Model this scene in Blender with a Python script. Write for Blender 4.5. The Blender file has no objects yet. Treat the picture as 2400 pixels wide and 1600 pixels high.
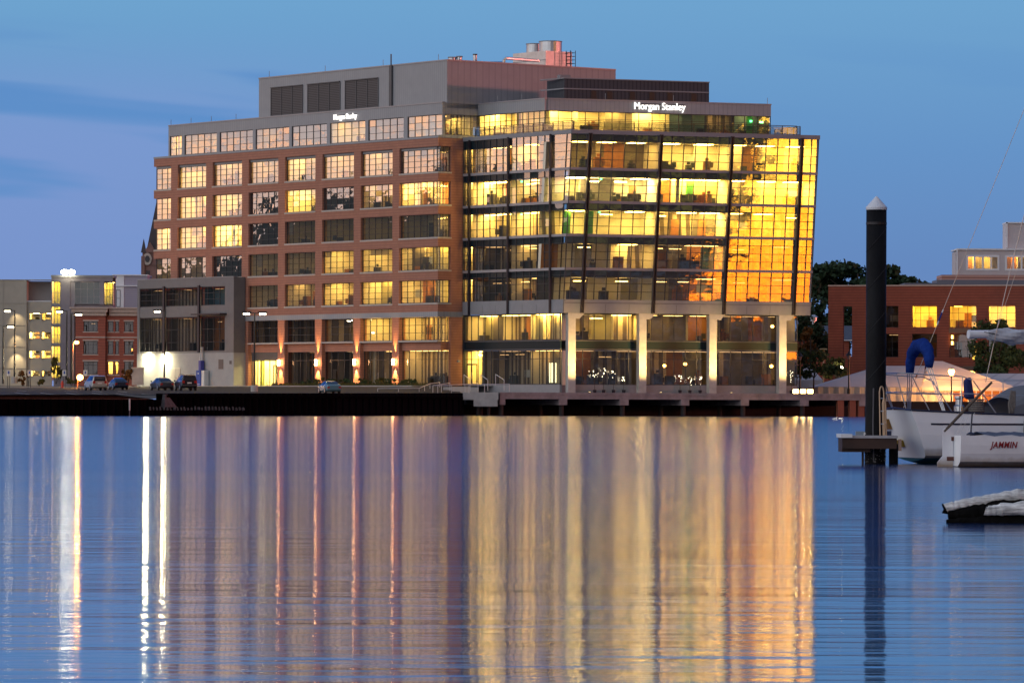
import bpy, bmesh, math, random
from mathutils import Vector, Matrix
random.seed(7)
C = bpy.context.scene
COL = C.collection
R_ = math.radians

# ------------------------------------------------------------------ camera (level, slight roll, vertical shift)
FPX, ROLL, VH, EYE = 10800.0, 0.0037, 947.0, 1.35
cam = bpy.data.cameras.new('camera'); camo = bpy.data.objects.new('camera', cam); COL.objects.link(camo)
cam.sensor_width = 36; cam.lens = FPX / 2400 * 36; cam.shift_y = (VH - 800) / 2400
cam.clip_start = 1; cam.clip_end = 20000
cr, sr = math.cos(ROLL), math.sin(ROLL)
camo.matrix_world = Matrix(((cr, -sr, 0, 0), (0, 0, -1, 0), (sr, cr, 0, EYE), (0, 0, 0, 1)))
C.camera = camo
C.view_settings.view_transform = 'Standard'; C.view_settings.look = 'None'
C.view_settings.exposure = 0.0; C.view_settings.gamma = 1.0; C.view_settings.use_curve_mapping = False
C.cycles.max_bounces = 7; C.cycles.glossy_bounces = 4; C.cycles.diffuse_bounces = 3
C.cycles.transparent_max_bounces = 10; C.cycles.transmission_bounces = 4
C.cycles.caustics_reflective = False; C.cycles.caustics_refractive = False
C.cycles.sample_clamp_indirect = 40.0
C.cycles.use_denoising = True
try: C.cycles.use_light_tree = True
except Exception: pass

# ------------------------------------------------------------------ sky (dusk) and low sun from the right
SUN_AZ, SUN_EL = R_(92), R_(2.2)          # azimuth clockwise from +Y
W = bpy.data.worlds.new('World'); C.world = W; W.use_nodes = True
nt = W.node_tree; nt.nodes.clear()
def N(t, **k):
    n = nt.nodes.new(t)
    for a, b in k.items(): setattr(n, a, b)
    return n
def LK(a, b): nt.links.new(a, b)
def M_(op, a, b=None, c=None):
    n = N('ShaderNodeMath', operation=op)
    for i, v in enumerate((a, b, c)):
        if v is None: continue
        if isinstance(v, (int, float)): n.inputs[i].default_value = v
        else: LK(v, n.inputs[i])
    return n.outputs[0]
def SS(v, a, b):                           # smoothstep
    n = N('ShaderNodeMapRange', interpolation_type='SMOOTHSTEP')
    LK(v, n.inputs[0]) if not isinstance(v, (int, float)) else None
    for i, q in ((1, a), (2, b)):
        if isinstance(q, (int, float)): n.inputs[i].default_value = q
        else: LK(q, n.inputs[i])
    return n.outputs[0]
def RAMP(v, stops):
    n = N('ShaderNodeValToRGB'); LK(v, n.inputs[0]); e = n.color_ramp.elements
    while len(e) < len(stops): e.new(0.5)
    for q, (p, c) in zip(e, stops): q.position = p; q.color = (*c, 1)
    return n.outputs[0]
def MIX(f, a, b, mode='MIX'):
    n = N('ShaderNodeMix', data_type='RGBA', blend_type=mode)
    for s, v in (('Factor', f), ('A', a), ('B', b)):
        i = [q for q in n.inputs if q.name == s and q.enabled][0] if s == 'Factor' else [q for q in n.inputs if q.name == s and q.type == 'RGBA'][0]
        if isinstance(v, tuple): i.default_value = (*v, 1)
        elif isinstance(v, (int, float)): i.default_value = v
        else: LK(v, i)
    return [o for o in n.outputs if o.type == 'RGBA'][0]
tc = N('ShaderNodeTexCoord'); sep = N('ShaderNodeSeparateXYZ'); LK(tc.outputs['Generated'], sep.inputs[0])
X, Y, Z = sep.outputs
EL = M_('ARCSINE', Z); AZ = M_('ARCTAN2', X, Y)
cb = N('ShaderNodeCombineXYZ'); LK(AZ, cb.inputs[0]); LK(M_('MULTIPLY', EL, 9.0), cb.inputs[1])
def NOISE(scale, detail=3, rough=.5, vec=None, dist=0):
    n = N('ShaderNodeTexNoise'); n.inputs['Scale'].default_value = scale; n.inputs['Detail'].default_value = detail
    n.inputs['Roughness'].default_value = rough; n.inputs['Distortion'].default_value = dist
    LK(vec or cb.outputs[0], n.inputs['Vector']); return n.outputs[0]
e5 = M_('MULTIPLY', EL, 2.0)
front = RAMP(e5, [(0.0, (.142, .230, .49)), (.06, (.122, .245, .52)), (.11, (.122, .285, .57)), (.175, (.148, .360, .62)), (.205, (.05, .21, .66)), (.26, (.018, .125, .58)), (.7, (.03, .13, .50)), (1, (.06, .17, .45))])
# long thin cloud bands low on the left of the view
cb2 = N('ShaderNodeCombineXYZ'); LK(M_('MULTIPLY', AZ, 6.0), cb2.inputs[0]); LK(M_('ADD', M_('MULTIPLY', EL, 75.0), M_('MULTIPLY', AZ, 6.0)), cb2.inputs[1])
band = NOISE(.95, 3, .5, cb2.outputs[0], .3)
bandw = M_('MULTIPLY', SS(EL, .034, .046), M_('SUBTRACT', 1.0, SS(EL, .072, .085)))
bandw = M_('MULTIPLY', bandw, M_('SUBTRACT', 1.0, M_('MULTIPLY', SS(AZ, .0, .05), .8)))
lav = M_('MULTIPLY', SS(M_('MULTIPLY', AZ, -1.0), -.02, .09), .6)
front = MIX(M_('MULTIPLY', lav, M_('SUBTRACT', 1.0, SS(EL, .055, .085))), front, (.225, .325, .66))
front = MIX(M_('MULTIPLY', M_('MULTIPLY', SS(band, .50, .60), bandw), .95), front, (.100, .265, .58))
# behind the camera: bright pale sky on the left, dim red dusk on the right
lm = M_('ADD', M_('MULTIPLY', X, -.86), M_('MULTIPLY', Y, -.51))
side = MIX(SS(lm, .12, .85), (.13, .085, .105), (1.40, 1.36, 1.42))
hi = SS(EL, .3, 1.3)
side = MIX(hi, side, (.22, .3, .5))
col = MIX(SS(Y, .72, .2), front, side) if False else MIX(M_('SUBTRACT', 1.0, SS(Y, .45, .85)), front, side)
# sunset clouds on the far left, over a low dark bank
ld = M_('ADD', M_('MULTIPLY', X, -.935), M_('MULTIPLY', Y, .355))
lmask = SS(ld, .93, .975)
cn = NOISE(16, 4, .55, None, .4)
peach = MIX(SS(cn, .38, .62), (1.02, .86, .84), (2.0, 1.12, .72))
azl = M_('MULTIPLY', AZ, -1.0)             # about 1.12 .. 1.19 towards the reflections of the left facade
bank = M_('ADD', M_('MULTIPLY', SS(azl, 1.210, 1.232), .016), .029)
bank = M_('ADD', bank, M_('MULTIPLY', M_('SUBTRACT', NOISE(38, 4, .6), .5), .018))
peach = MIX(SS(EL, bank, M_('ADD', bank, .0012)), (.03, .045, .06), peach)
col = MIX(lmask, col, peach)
# golden afterglow patch, seen only mirrored in the glass
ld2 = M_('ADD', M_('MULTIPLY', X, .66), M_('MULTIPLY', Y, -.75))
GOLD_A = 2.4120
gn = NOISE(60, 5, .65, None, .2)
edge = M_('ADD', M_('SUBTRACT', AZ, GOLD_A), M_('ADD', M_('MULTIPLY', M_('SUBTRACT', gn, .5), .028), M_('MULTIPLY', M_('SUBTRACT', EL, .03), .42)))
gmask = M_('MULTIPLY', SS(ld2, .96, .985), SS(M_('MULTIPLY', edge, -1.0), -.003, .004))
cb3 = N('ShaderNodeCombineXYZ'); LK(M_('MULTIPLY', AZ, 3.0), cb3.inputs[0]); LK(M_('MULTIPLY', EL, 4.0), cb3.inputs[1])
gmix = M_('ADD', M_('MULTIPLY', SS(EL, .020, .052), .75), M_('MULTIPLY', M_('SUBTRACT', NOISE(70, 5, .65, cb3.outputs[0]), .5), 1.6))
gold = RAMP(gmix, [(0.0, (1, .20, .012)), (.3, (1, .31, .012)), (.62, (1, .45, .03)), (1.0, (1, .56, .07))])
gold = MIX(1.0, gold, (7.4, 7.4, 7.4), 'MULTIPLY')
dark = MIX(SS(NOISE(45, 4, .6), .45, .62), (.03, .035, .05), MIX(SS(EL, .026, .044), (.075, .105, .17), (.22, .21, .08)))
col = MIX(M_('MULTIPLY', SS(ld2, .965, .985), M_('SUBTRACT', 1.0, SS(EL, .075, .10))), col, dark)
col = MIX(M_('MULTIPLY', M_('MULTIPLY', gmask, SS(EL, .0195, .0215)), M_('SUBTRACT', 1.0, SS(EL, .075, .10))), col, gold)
sky = N('ShaderNodeTexSky', sky_type='NISHITA'); sky.sun_disc = False
sky.sun_elevation = SUN_EL; sky.sun_rotation = SUN_AZ
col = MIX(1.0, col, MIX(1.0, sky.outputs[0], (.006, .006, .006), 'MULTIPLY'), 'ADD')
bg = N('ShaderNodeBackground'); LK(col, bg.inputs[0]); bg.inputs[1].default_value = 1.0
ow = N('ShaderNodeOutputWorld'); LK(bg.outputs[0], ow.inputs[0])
try: W.cycles.sampling_method = 'MANUAL'; W.cycles.sample_map_resolution = 1024
except Exception: pass

sl = bpy.data.lights.new('sun', 'SUN'); sl.energy = .95; sl.angle = R_(2); sl.color = (1, .27, .22)
so = bpy.data.objects.new('sun', sl); COL.objects.link(so)
sdir = Vector((math.sin(SUN_AZ) * math.cos(SUN_EL), math.cos(SUN_AZ) * math.cos(SUN_EL), math.sin(SUN_EL)))
so.rotation_euler = sdir.to_track_quat('Z', 'Y').to_euler()

# ------------------------------------------------------------------ materials
MATS = {}
def mat(name, color=None, rough=.6, metal=0., noise=None, spec=.5, bump=None, emit=None, estr=0., streak=None):
    if name in MATS: return MATS[name]
    m = bpy.data.materials.new(name); m.use_nodes = True; t = m.node_tree
    b = t.nodes['Principled BSDF']
    b.inputs['Base Color'].default_value = (*color, 1); b.inputs['Roughness'].default_value = rough
    b.inputs['Metallic'].default_value = metal; b.inputs['Specular IOR Level'].default_value = spec
    tcn = t.nodes.new('ShaderNodeTexCoord')
    last = None
    def mixc(fac, c2, prev, mode='MIX'):
        n = t.nodes.new('ShaderNodeMix'); n.data_type = 'RGBA'; n.blend_type = mode
        a = [q for q in n.inputs if q.name == 'A' and q.type == 'RGBA'][0]; bb = [q for q in n.inputs if q.name == 'B' and q.type == 'RGBA'][0]
        if prev is None: a.default_value = (*color, 1)
        else: t.links.new(prev, a)
        bb.default_value = (*c2, 1)
        t.links.new(fac, n.inputs[0]); return [o for o in n.outputs if o.type == 'RGBA'][0]
    if noise:
        sc, amt = noise[0], noise[1]
        nz = t.nodes.new('ShaderNodeTexNoise'); nz.inputs['Scale'].default_value = sc; nz.inputs['Detail'].default_value = 6; nz.inputs['Roughness'].default_value = .65
        mp = t.nodes.new('ShaderNodeMapping'); mp.inputs['Scale'].default_value = noise[2] if len(noise) > 2 else (1, 1, 1)
        t.links.new(tcn.outputs['Object'], mp.inputs[0]); t.links.new(mp.outputs[0], nz.inputs['Vector'])
        r = t.nodes.new('ShaderNodeMapRange'); r.inputs[1].default_value = .35; r.inputs[2].default_value = .7; r.inputs[3].default_value = 0; r.inputs[4].default_value = 1
        t.links.new(nz.outputs[0], r.inputs[0])
        last = mixc(r.outputs[0], tuple(c * (1 - amt) for c in color), last)
    if streak:                              # regular ribs / boards: (axis 0|1|2 of Object coords or 'XY', frequency, second colour, sharpness)
        ax, fr, c2, wd = streak
        sp = t.nodes.new('ShaderNodeSeparateXYZ'); t.links.new(tcn.outputs['Object'], sp.inputs[0])
        if ax == 'XY':
            ad = t.nodes.new('ShaderNodeMath'); ad.operation = 'ADD'; t.links.new(sp.outputs[0], ad.inputs[0]); t.links.new(sp.outputs[1], ad.inputs[1]); src = ad.outputs[0]
            sb = t.nodes.new('ShaderNodeMath'); sb.operation = 'MULTIPLY'; sb.inputs[1].default_value = -1; 
            t.links.new(sp.outputs[0], sb.inputs[0])
            ad2 = t.nodes.new('ShaderNodeMath'); ad2.operation = 'MULTIPLY_ADD'; t.links.new(sp.outputs[1], ad2.inputs[0]); ad2.inputs[1].default_value = .55; t.links.new(sb.outputs[0], ad2.inputs[2]); src = ad2.outputs[0]
        else: src = sp.outputs[ax]
        mu = t.nodes.new('ShaderNodeMath'); mu.operation = 'MULTIPLY'; t.links.new(src, mu.inputs[0]); mu.inputs[1].default_value = fr
        f = t.nodes.new('ShaderNodeMath'); f.operation = 'FRACT'; t.links.new(mu.outputs[0], f.inputs[0])
        g = t.nodes.new('ShaderNodeMath'); g.operation = 'LESS_THAN'; t.links.new(f.outputs[0], g.inputs[0]); g.inputs[1].default_value = wd
        last = mixc(g.outputs[0], c2, last)
    if last is not None: t.links.new(last, b.inputs['Base Color'])
    if bump:
        nz = t.nodes.new('ShaderNodeTexNoise'); nz.inputs['Scale'].default_value = bump[0]; nz.inputs['Detail'].default_value = 4
        t.links.new(tcn.outputs['Object'], nz.inputs['Vector'])
        bp = t.nodes.new('ShaderNodeBump'); bp.inputs['Strength'].default_value = bump[1]; bp.inputs['Distance'].default_value = bump[2] if len(bump) > 2 else .05
        t.links.new(nz.outputs[0], bp.inputs['Height']); t.links.new(bp.outputs[0], b.inputs['Normal'])
    if emit: b.inputs['Emission Color'].default_value = (*emit, 1); b.inputs['Emission Strength'].default_value = estr
    MATS[name] = m; return m
def lamp_mat(name, c, s): return mat(name, (.02, .02, .02), .6, emit=c, estr=s)

def glass(name, refl, tint=(1, 1, 1), wob=.0, wsc=.7, rough=.0):
    m = bpy.data.materials.new(name); m.use_nodes = True; t = m.node_tree; t.nodes.clear()
    o = t.nodes.new('ShaderNodeOutputMaterial'); tr = t.nodes.new('ShaderNodeBsdfTransparent'); gl = t.nodes.new('ShaderNodeBsdfGlossy')
    tr.inputs[0].default_value = (*tint, 1); gl.inputs['Color'].default_value = (.95, .95, .97, 1); gl.inputs['Roughness'].default_value = rough
    mx = t.nodes.new('ShaderNodeMixShader'); lw = t.nodes.new('ShaderNodeLayerWeight'); lw.inputs[0].default_value = .5
    r = t.nodes.new('ShaderNodeMapRange'); r.inputs[1].default_value = 0; r.inputs[2].default_value = 1; r.inputs[3].default_value = refl; r.inputs[4].default_value = 1
    pw = t.nodes.new('ShaderNodeMath'); pw.operation = 'POWER'; pw.inputs[1].default_value = 4
    t.links.new(lw.outputs['Facing'], pw.inputs[0]); t.links.new(pw.outputs[0], r.inputs[0])
    t.links.new(r.outputs[0], mx.inputs[0]); t.links.new(tr.outputs[0], mx.inputs[1]); t.links.new(gl.outputs[0], mx.inputs[2]); t.links.new(mx.outputs[0], o.inputs[0])
    if wob:
        tcn = t.nodes.new('ShaderNodeTexCoord'); nz = t.nodes.new('ShaderNodeTexNoise'); nz.inputs['Scale'].default_value = wsc; nz.inputs['Detail'].default_value = 1.5
        t.links.new(tcn.outputs['Object'], nz.inputs['Vector'])
        bp = t.nodes.new('ShaderNodeBump'); bp.inputs['Strength'].default_value = 1; bp.inputs['Distance'].default_value = wob
        t.links.new(nz.outputs[0], bp.inputs['Height']); t.links.new(bp.outputs[0], gl.inputs['Normal'])
    MATS[name] = m; return m

BRICK = mat('brick', (.41, .185, .12), .85, noise=(1.3, .22), streak=(2, 3.0, (.30, .135, .095), .3), bump=(14, .3, .01))
BRICKD = mat('brick_rough', (.42, .115, .07), .85, noise=(1.2, .25), streak=(2, 2.5, (.27, .08, .055), .3))
STONE = mat('limestone', (.52, .46, .40), .8, noise=(2.5, .2))
METAL = mat('ribbed_metal', (.30, .31, .325), .5, .0, noise=(.6, .12), streak=('XY', 2.2, (.245, .255, .27), .22))
METALD = mat('dark_metal', (.085, .09, .10), .45, .2, noise=(1, .2))
METALG = mat('grey_panel', (.25, .255, .27), .5, .0, noise=(.8, .15))
FRAME = mat('window_frame', (.045, .045, .052), .45, .3)
ALU = mat('beam_aluminium', (.34, .32, .33), .45, .2, noise=(1, .1))
FIN = mat('fin_metal', (.04, .035, .045), .35, .4)
LOUV = mat('louvre', (.075, .075, .082), .5, .2, streak=(2, 4.5, (.02, .02, .024), .45))
CONC = mat('concrete', (.42, .41, .39), .85, noise=(1.2, .25), bump=(5, .25, .03))
CONCW = mat('painted_concrete', (.33, .345, .345), .8, noise=(.5, .15))
CONCD = mat('weathered_concrete', (.29, .25, .25), .9, noise=(.9, .4), bump=(4, .4, .05))
BLACK = mat('tarred_steel', (.003, .003, .004), .95, spec=.0, noise=(.7, .5), streak=('XY', .55, (.005, .005, .007), .4))
ASPH = mat('asphalt', (.045, .043, .04), .9, spec=.2, noise=(.4, .3), bump=(9, .3, .01))
WALKM = mat('sidewalk', (.38, .37, .34), .85, noise=(1, .2))
PAINT = mat('white_paint', (.7, .7, .68), .7)
GROUND = mat('soil', (.07, .07, .05), .95, noise=(.2, .4))
GRAV = mat('gravel', (.26, .25, .25), .95, noise=(3.2, .85), bump=(6, .8, .1))
RCREAM = mat('room_cream', (.80, .74, .58), .8, noise=(.35, .12))
RSTRIPE = mat('room_blinds', (.66, .55, .40), .8, streak=('XY', 1.15, (.16, .12, .085), .48), noise=(.5, .3))
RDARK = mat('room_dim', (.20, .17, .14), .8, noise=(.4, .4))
RBLUE = mat('room_teal', (.16, .30, .36), .8, noise=(.4, .3))
ROLIVE = mat('room_olive', (.42, .38, .22), .8, noise=(.4, .2))
RFLOOR = mat('room_carpet', (.16, .14, .12), .9)
RCEIL = mat('room_ceiling', (.62, .60, .55), .9, noise=(.6, .2))
WOODO = mat('cabinet_wood', (.42, .17, .05), .5, noise=(1.5, .3, (1, 1, .2)))
DESK = mat('desk_dark', (.05, .045, .045), .6)
TRIMB = mat('board_pale', (.55, .56, .55), .6)
GREENP = mat('green_panel', (.12, .5, .10), .6)
LIMEP = mat('lime_panel', (.45, .5, .06), .6)
REDP = mat('red_panel', (.5, .05, .03), .6)
L_WARM = lamp_mat('lamp_warm', (1, .63, .13), 64)
L_MID = lamp_mat('lamp_mid', (1, .60, .13), 29)
L_DIM = lamp_mat('lamp_dim', (1, .57, .16), 8.0)
L_WHITE = lamp_mat('lamp_white', (1, .72, .26), 82)
L_LOW = lamp_mat('lamp_low', (1, .55, .22), 1.7)
L_EXIT = lamp_mat('exit_green', (.15, 1, .35), 6)
G_LEFT = glass('glass_grey', .40, (.82, .84, .82), .0030, 1.0)
G_CURT = glass('glass_curtain', .22, (.80, .82, .78), .0025, .6)
G_RIGHT = glass('glass_leaning', .26, (.82, .82, .76), .0016, .9)
G_DARK = glass('glass_dark', .08, (.5, .52, .55), .003, .6)
G_SPAN = mat('spandrel_glass', (.010, .022, .028), .2, 0, spec=.35)
G_PLAIN = glass('glass_plain', .07, (.9, .9, .88))

# ------------------------------------------------------------------ mesh and object helpers
def thing(name, label, cat, loc=(0, 0, 0), rot=0., group=None):
    o = bpy.data.objects.new(name, None); COL.objects.link(o); o.empty_display_size = .3
    o.location = loc; o.rotation_euler = (0, 0, rot); o['label'] = label; o['category'] = cat
    if group: o['group'] = group
    return o
def tag(o, label, cat, group=None):
    o['label'] = label; o['category'] = cat
    if group: o['group'] = group
    return o
def world_of(o):
    v = Vector((0, 0, 0))
    while o is not None: v = v + o.location; o = o.parent
    return v
class MB:
    def __init__(s): s.v = []; s.f = []; s.m = []
    def quad(s, p, m=0):
        b = len(s.v); s.v += [Vector(q) for q in p]; s.f.append(tuple(range(b, b + len(p)))); s.m.append(m)
    def hexa(s, p, m=0):                    # p: 4 bottom, 4 top
        b = len(s.v); s.v += [Vector(q) for q in p]
        for f in ((0, 3, 2, 1), (4, 5, 6, 7), (0, 1, 5, 4), (1, 2, 6, 5), (2, 3, 7, 6), (3, 0, 4, 7)):
            s.f.append(tuple(b + i for i in f)); s.m.append(m)
    def fbox(s, fr, s0, s1, d0, d1, z0, z1, m=0):
        s.hexa([fr(s0, d0, z0), fr(s1, d0, z0), fr(s1, d1, z0), fr(s0, d1, z0), fr(s0, d0, z1), fr(s1, d0, z1), fr(s1, d1, z1), fr(s0, d1, z1)], m)
    def box(s, x0, x1, y0, y1, z0, z1, m=0):
        s.hexa([(x0, y0, z0), (x1, y0, z0), (x1, y1, z0), (x0, y1, z0), (x0, y0, z1), (x1, y0, z1), (x1, y1, z1), (x0, y1, z1)], m)
    def tube(s, pts, r, n=8, m=0, cap=True):
        pts = [Vector(p) for p in pts]; rr = r if isinstance(r, (list, tuple)) else [r] * len(pts)
        b = len(s.v); up = None
        for i, p in enumerate(pts):
            d = ((pts[min(i + 1, len(pts) - 1)] - pts[max(i - 1, 0)])).normalized()
            if up is None:
                up = Vector((0, 0, 1)) if abs(d.z) < .9 else Vector((1, 0, 0))
            a = d.cross(up).normalized(); c = a.cross(d).normalized(); up = c
            for k in range(n):
                t = 2 * math.pi * k / n; s.v.append(p + (a * math.cos(t) + c * math.sin(t)) * rr[i])
        for i in range(len(pts) - 1):
            for k in range(n):
                s.f.append((b + i * n + k, b + i * n + (k + 1) % n, b + (i + 1) * n + (k + 1) % n, b + (i + 1) * n + k)); s.m.append(m)
        if cap:
            s.f.append(tuple(b + k for k in range(n))); s.m.append(m)
            e = b + (len(pts) - 1) * n; s.f.append(tuple(e + k for k in reversed(range(n)))); s.m.append(m)
    def lathe(s, cx, cy, prof, n=16, m=0):
        s.tube([(cx, cy, z) for r, z in prof], [max(r, .001) for r, z in prof], n, m)
    def loft(s, rings, m=0, cap=True, closed=True):
        b = len(s.v); n = len(rings[0])
        for r in rings: s.v += [Vector(q) for q in r]
        for i in range(len(rings) - 1):
            for k in range(n if closed else n - 1):
                s.f.append((b + i * n + k, b + i * n + (k + 1) % n, b + (i + 1) * n + (k + 1) % n, b + (i + 1) * n + k)); s.m.append(m)
        if cap:
            s.f.append(tuple(b + k for k in range(n))); s.m.append(m)
            e = b + (len(rings) - 1) * n; s.f.append(tuple(e + k for k in reversed(range(n)))); s.m.append(m)
    def build(s, name, mats, parent=None, smooth=False, local=False, fix=True):
        off = world_of(parent) if (parent is not None and not local) else Vector((0, 0, 0))
        me = bpy.data.meshes.new(name); me.from_pydata([v - off for v in s.v], [], s.f)
        if not isinstance(mats, (list, tuple)): mats = [mats]
        for m in mats: me.materials.append(m)
        me.polygons.foreach_set('material_index', s.m)
        if fix:
            bm = bmesh.new(); bm.from_mesh(me); bmesh.ops.recalc_face_normals(bm, faces=bm.faces); bm.to_mesh(me); bm.free()
        if smooth:
            for p in me.polygons: p.use_smooth = True
        me.update()
        o = bpy.data.objects.new(name, me); COL.objects.link(o)
        if parent is not None: o.parent = parent
        return o
def copy_tree(o, parent=None):
    c = o.copy(); COL.objects.link(c)
    if parent is not None: c.parent = parent
    for ch in list(o.children): copy_tree(ch, c)
    return c
def light(kind, loc, power, color, parent=None, name='lamp_light', aim=None, size=R_(60), blend=.6, rad=.08):
    l = bpy.data.lights.new(name, kind); l.energy = power; l.color = color; l.shadow_soft_size = rad
    if kind == 'SPOT': l.spot_size = size; l.spot_blend = blend
    o = bpy.data.objects.new(name, l); COL.objects.link(o)
    off = world_of(parent) if parent is not None else Vector((0, 0, 0))
    o.location = Vector(loc) - off
    if parent is not None: o.parent = parent
    if aim is not None: o.rotation_euler = (Vector(loc) - Vector(aim)).to_track_quat('Z', 'Y').to_euler()
    return o
def text_mb(s, size, depth=.08, bold=.0, shear=0., xs=1., sp=1.0):
    cu = bpy.data.curves.new('lettering', 'FONT'); cu.body = s; cu.size = size; cu.extrude = depth; cu.offset = bold; cu.shear = shear; cu.resolution_u = 3
    cu.space_character = sp
    o = bpy.data.objects.new('lettering', cu); COL.objects.link(o)
    bpy.context.view_layer.update()
    me = bpy.data.meshes.new_from_object(o.evaluated_get(bpy.context.evaluated_depsgraph_get()))
    vs = [Vector((v.co.x * xs, v.co.y, v.co.z)) for v in me.vertices]; fs = [tuple(p.vertices) for p in me.polygons]
    bpy.data.objects.remove(o); bpy.data.curves.remove(cu); bpy.data.meshes.remove(me)
    w = max(v.x for v in vs) - min(v.x for v in vs)
    return vs, fs, w

# ------------------------------------------------------------------ site geometry (metres; camera at the origin looks along +Y)
def ray(u, v):
    x, y = u - 1200, VH - v
    return Vector(((x * cr - y * sr) / FPX, 1, (x * sr + y * cr) / FPX))
def at(u, v, y): return Vector((0, 0, EYE)) + ray(u, v) * y
class Frame:
    """s along the wall, d outward, z up (world); q = horizontal drift per metre of height above zb (a leaning wall)"""
    def __init__(f, o, a, n, q=(0, 0), zb=0.):
        f.o = Vector((o[0], o[1], 0)); f.a = Vector((a[0], a[1], 0)); f.n = Vector((n[0], n[1], 0)); f.q = Vector((q[0], q[1], 0)); f.zb = zb
    def __call__(f, s, d, z): return f.o + f.a * s + f.n * d + f.q * (z - f.zb) + Vector((0, 0, z))
    def hit(f, u, v, d=0.):
        r = ray(u, v)
        m = Matrix(((f.a.x, f.q.x, -r.x), (f.a.y, f.q.y, -r.y), (0, 1, -r.z)))
        b = Vector((0, 0, EYE)) - (f.o + f.n * d - f.q * f.zb)
        x = m.inverted() @ b
        return x[0], x[1]
La = Vector((-.596666, .80249)); Ln = Vector((-.80249, -.596666))       # left walls: direction away to the left, outward normal
Ra = Vector((.941883, .335942)); Rn = Vector((.335942, -.941883))       # right walls
Pa = -Ln; Pn = -La                                                       # walls square to the left walls, facing right
GC = (6.148, 557.0); ZB = 12.41
FGL = Frame(GC, La, Ln); FGR = Frame(GC, Ra, Rn, -La * .0734, ZB)
FGRV = Frame(GC, Ra, Rn)
BQ = (-9.245, 571.334)
FB = Frame(BQ, La, Ln); FBr = Frame(BQ, Pa, Pn)
GZ = 3.6

# ------------------------------------------------------------------ water and ground
wm = bpy.data.materials.new('harbour_water'); wm.use_nodes = True; t = wm.node_tree
tcn = t.nodes.new('ShaderNodeTexCoord')
b = t.nodes['Principled BSDF']; b.inputs['Base Color'].default_value = (.004, .03, .12, 1); b.inputs['Roughness'].default_value = .135; b.inputs['IOR'].default_value = 2.0
# calm lee close to the near bank, ruffled further out, with drifting cat's-paws
spw = t.nodes.new('ShaderNodeSeparateXYZ'); t.links.new(tcn.outputs['Object'], spw.inputs[0])
mpr = t.nodes.new('ShaderNodeMapping'); mpr.inputs['Scale'].default_value = (.012, .05, 1); t.links.new(tcn.outputs['Object'], mpr.inputs[0])
nzr = t.nodes.new('ShaderNodeTexNoise'); nzr.inputs['Scale'].default_value = 1; nzr.inputs['Detail'].default_value = 4; t.links.new(mpr.outputs[0], nzr.inputs['Vector'])
yy = t.nodes.new('ShaderNodeMath'); yy.operation = 'MULTIPLY_ADD'; t.links.new(nzr.outputs[0], yy.inputs[0]); yy.inputs[1].default_value = 60; t.links.new(spw.outputs[1], yy.inputs[2])
mr = t.nodes.new('ShaderNodeMapRange'); t.links.new(yy.outputs[0], mr.inputs[0]); mr.inputs[1].default_value = 55; mr.inputs[2].default_value = 130; mr.inputs[3].default_value = .070; mr.inputs[4].default_value = .112
t.links.new(mr.outputs[0], b.inputs['Roughness'])
b.inputs['Anisotropic'].default_value = .86
tg = t.nodes.new('ShaderNodeCombineXYZ'); tg.inputs[1].default_value = 1.0; t.links.new(tg.outputs[0], b.inputs['Tangent'])   # swell runs towards the quay
def wnoise(scale, sx, sy, dist):
    mp = t.nodes.new('ShaderNodeMapping'); mp.inputs['Scale'].default_value = (sx, sy, 1)
    nz = t.nodes.new('ShaderNodeTexNoise'); nz.inputs['Scale'].default_value = scale; nz.inputs['Detail'].default_value = 3
    t.links.new(tcn.outputs['Object'], mp.inputs[0]); t.links.new(mp.outputs[0], nz.inputs['Vector'])
    return nz.outputs[0]
bp = t.nodes.new('ShaderNodeBump'); bp.inputs['Strength'].default_value = 1; bp.inputs['Distance'].default_value = .014
t.links.new(wnoise(1, .40, 1.5, 0), bp.inputs['Height'])
bp2 = t.nodes.new('ShaderNodeBump'); bp2.inputs['Strength'].default_value = 1; bp2.inputs['Distance'].default_value = .045
t.links.new(wnoise(1, .03, .12, 0), bp2.inputs['Height']); t.links.new(bp.outputs[0], bp2.inputs['Normal'])
bp3 = t.nodes.new('ShaderNodeBump'); bp3.inputs['Strength'].default_value = 1; bp3.inputs['Distance'].default_value = .010
t.links.new(wnoise(1, .045, .38, 0), bp3.inputs['Height']); t.links.new(bp2.outputs[0], bp3.inputs['Normal'])
t.links.new(bp3.outputs[0], b.inputs['Normal'])
mb = MB(); mb.quad([(-3000, -2500, 0), (3000, -2500, 0), (3000, 900, 0), (-3000, 900, 0)])
o = mb.build('water', wm, fix=False); o['kind'] = 'structure'

QA = Vector((-51.5, 464)); QD = Vector((.4785, .878)).normalized()       # quay edge: passes left frame edge towards the pier
def quay(tt): p = QA + QD * tt; return p
QT = 95.7                                                                 # end of the sheet-pile wall at the pier
def qz(tt): return 2.12 + .42 * max(0, min(1, tt / QT))
mb = MB()
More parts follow.
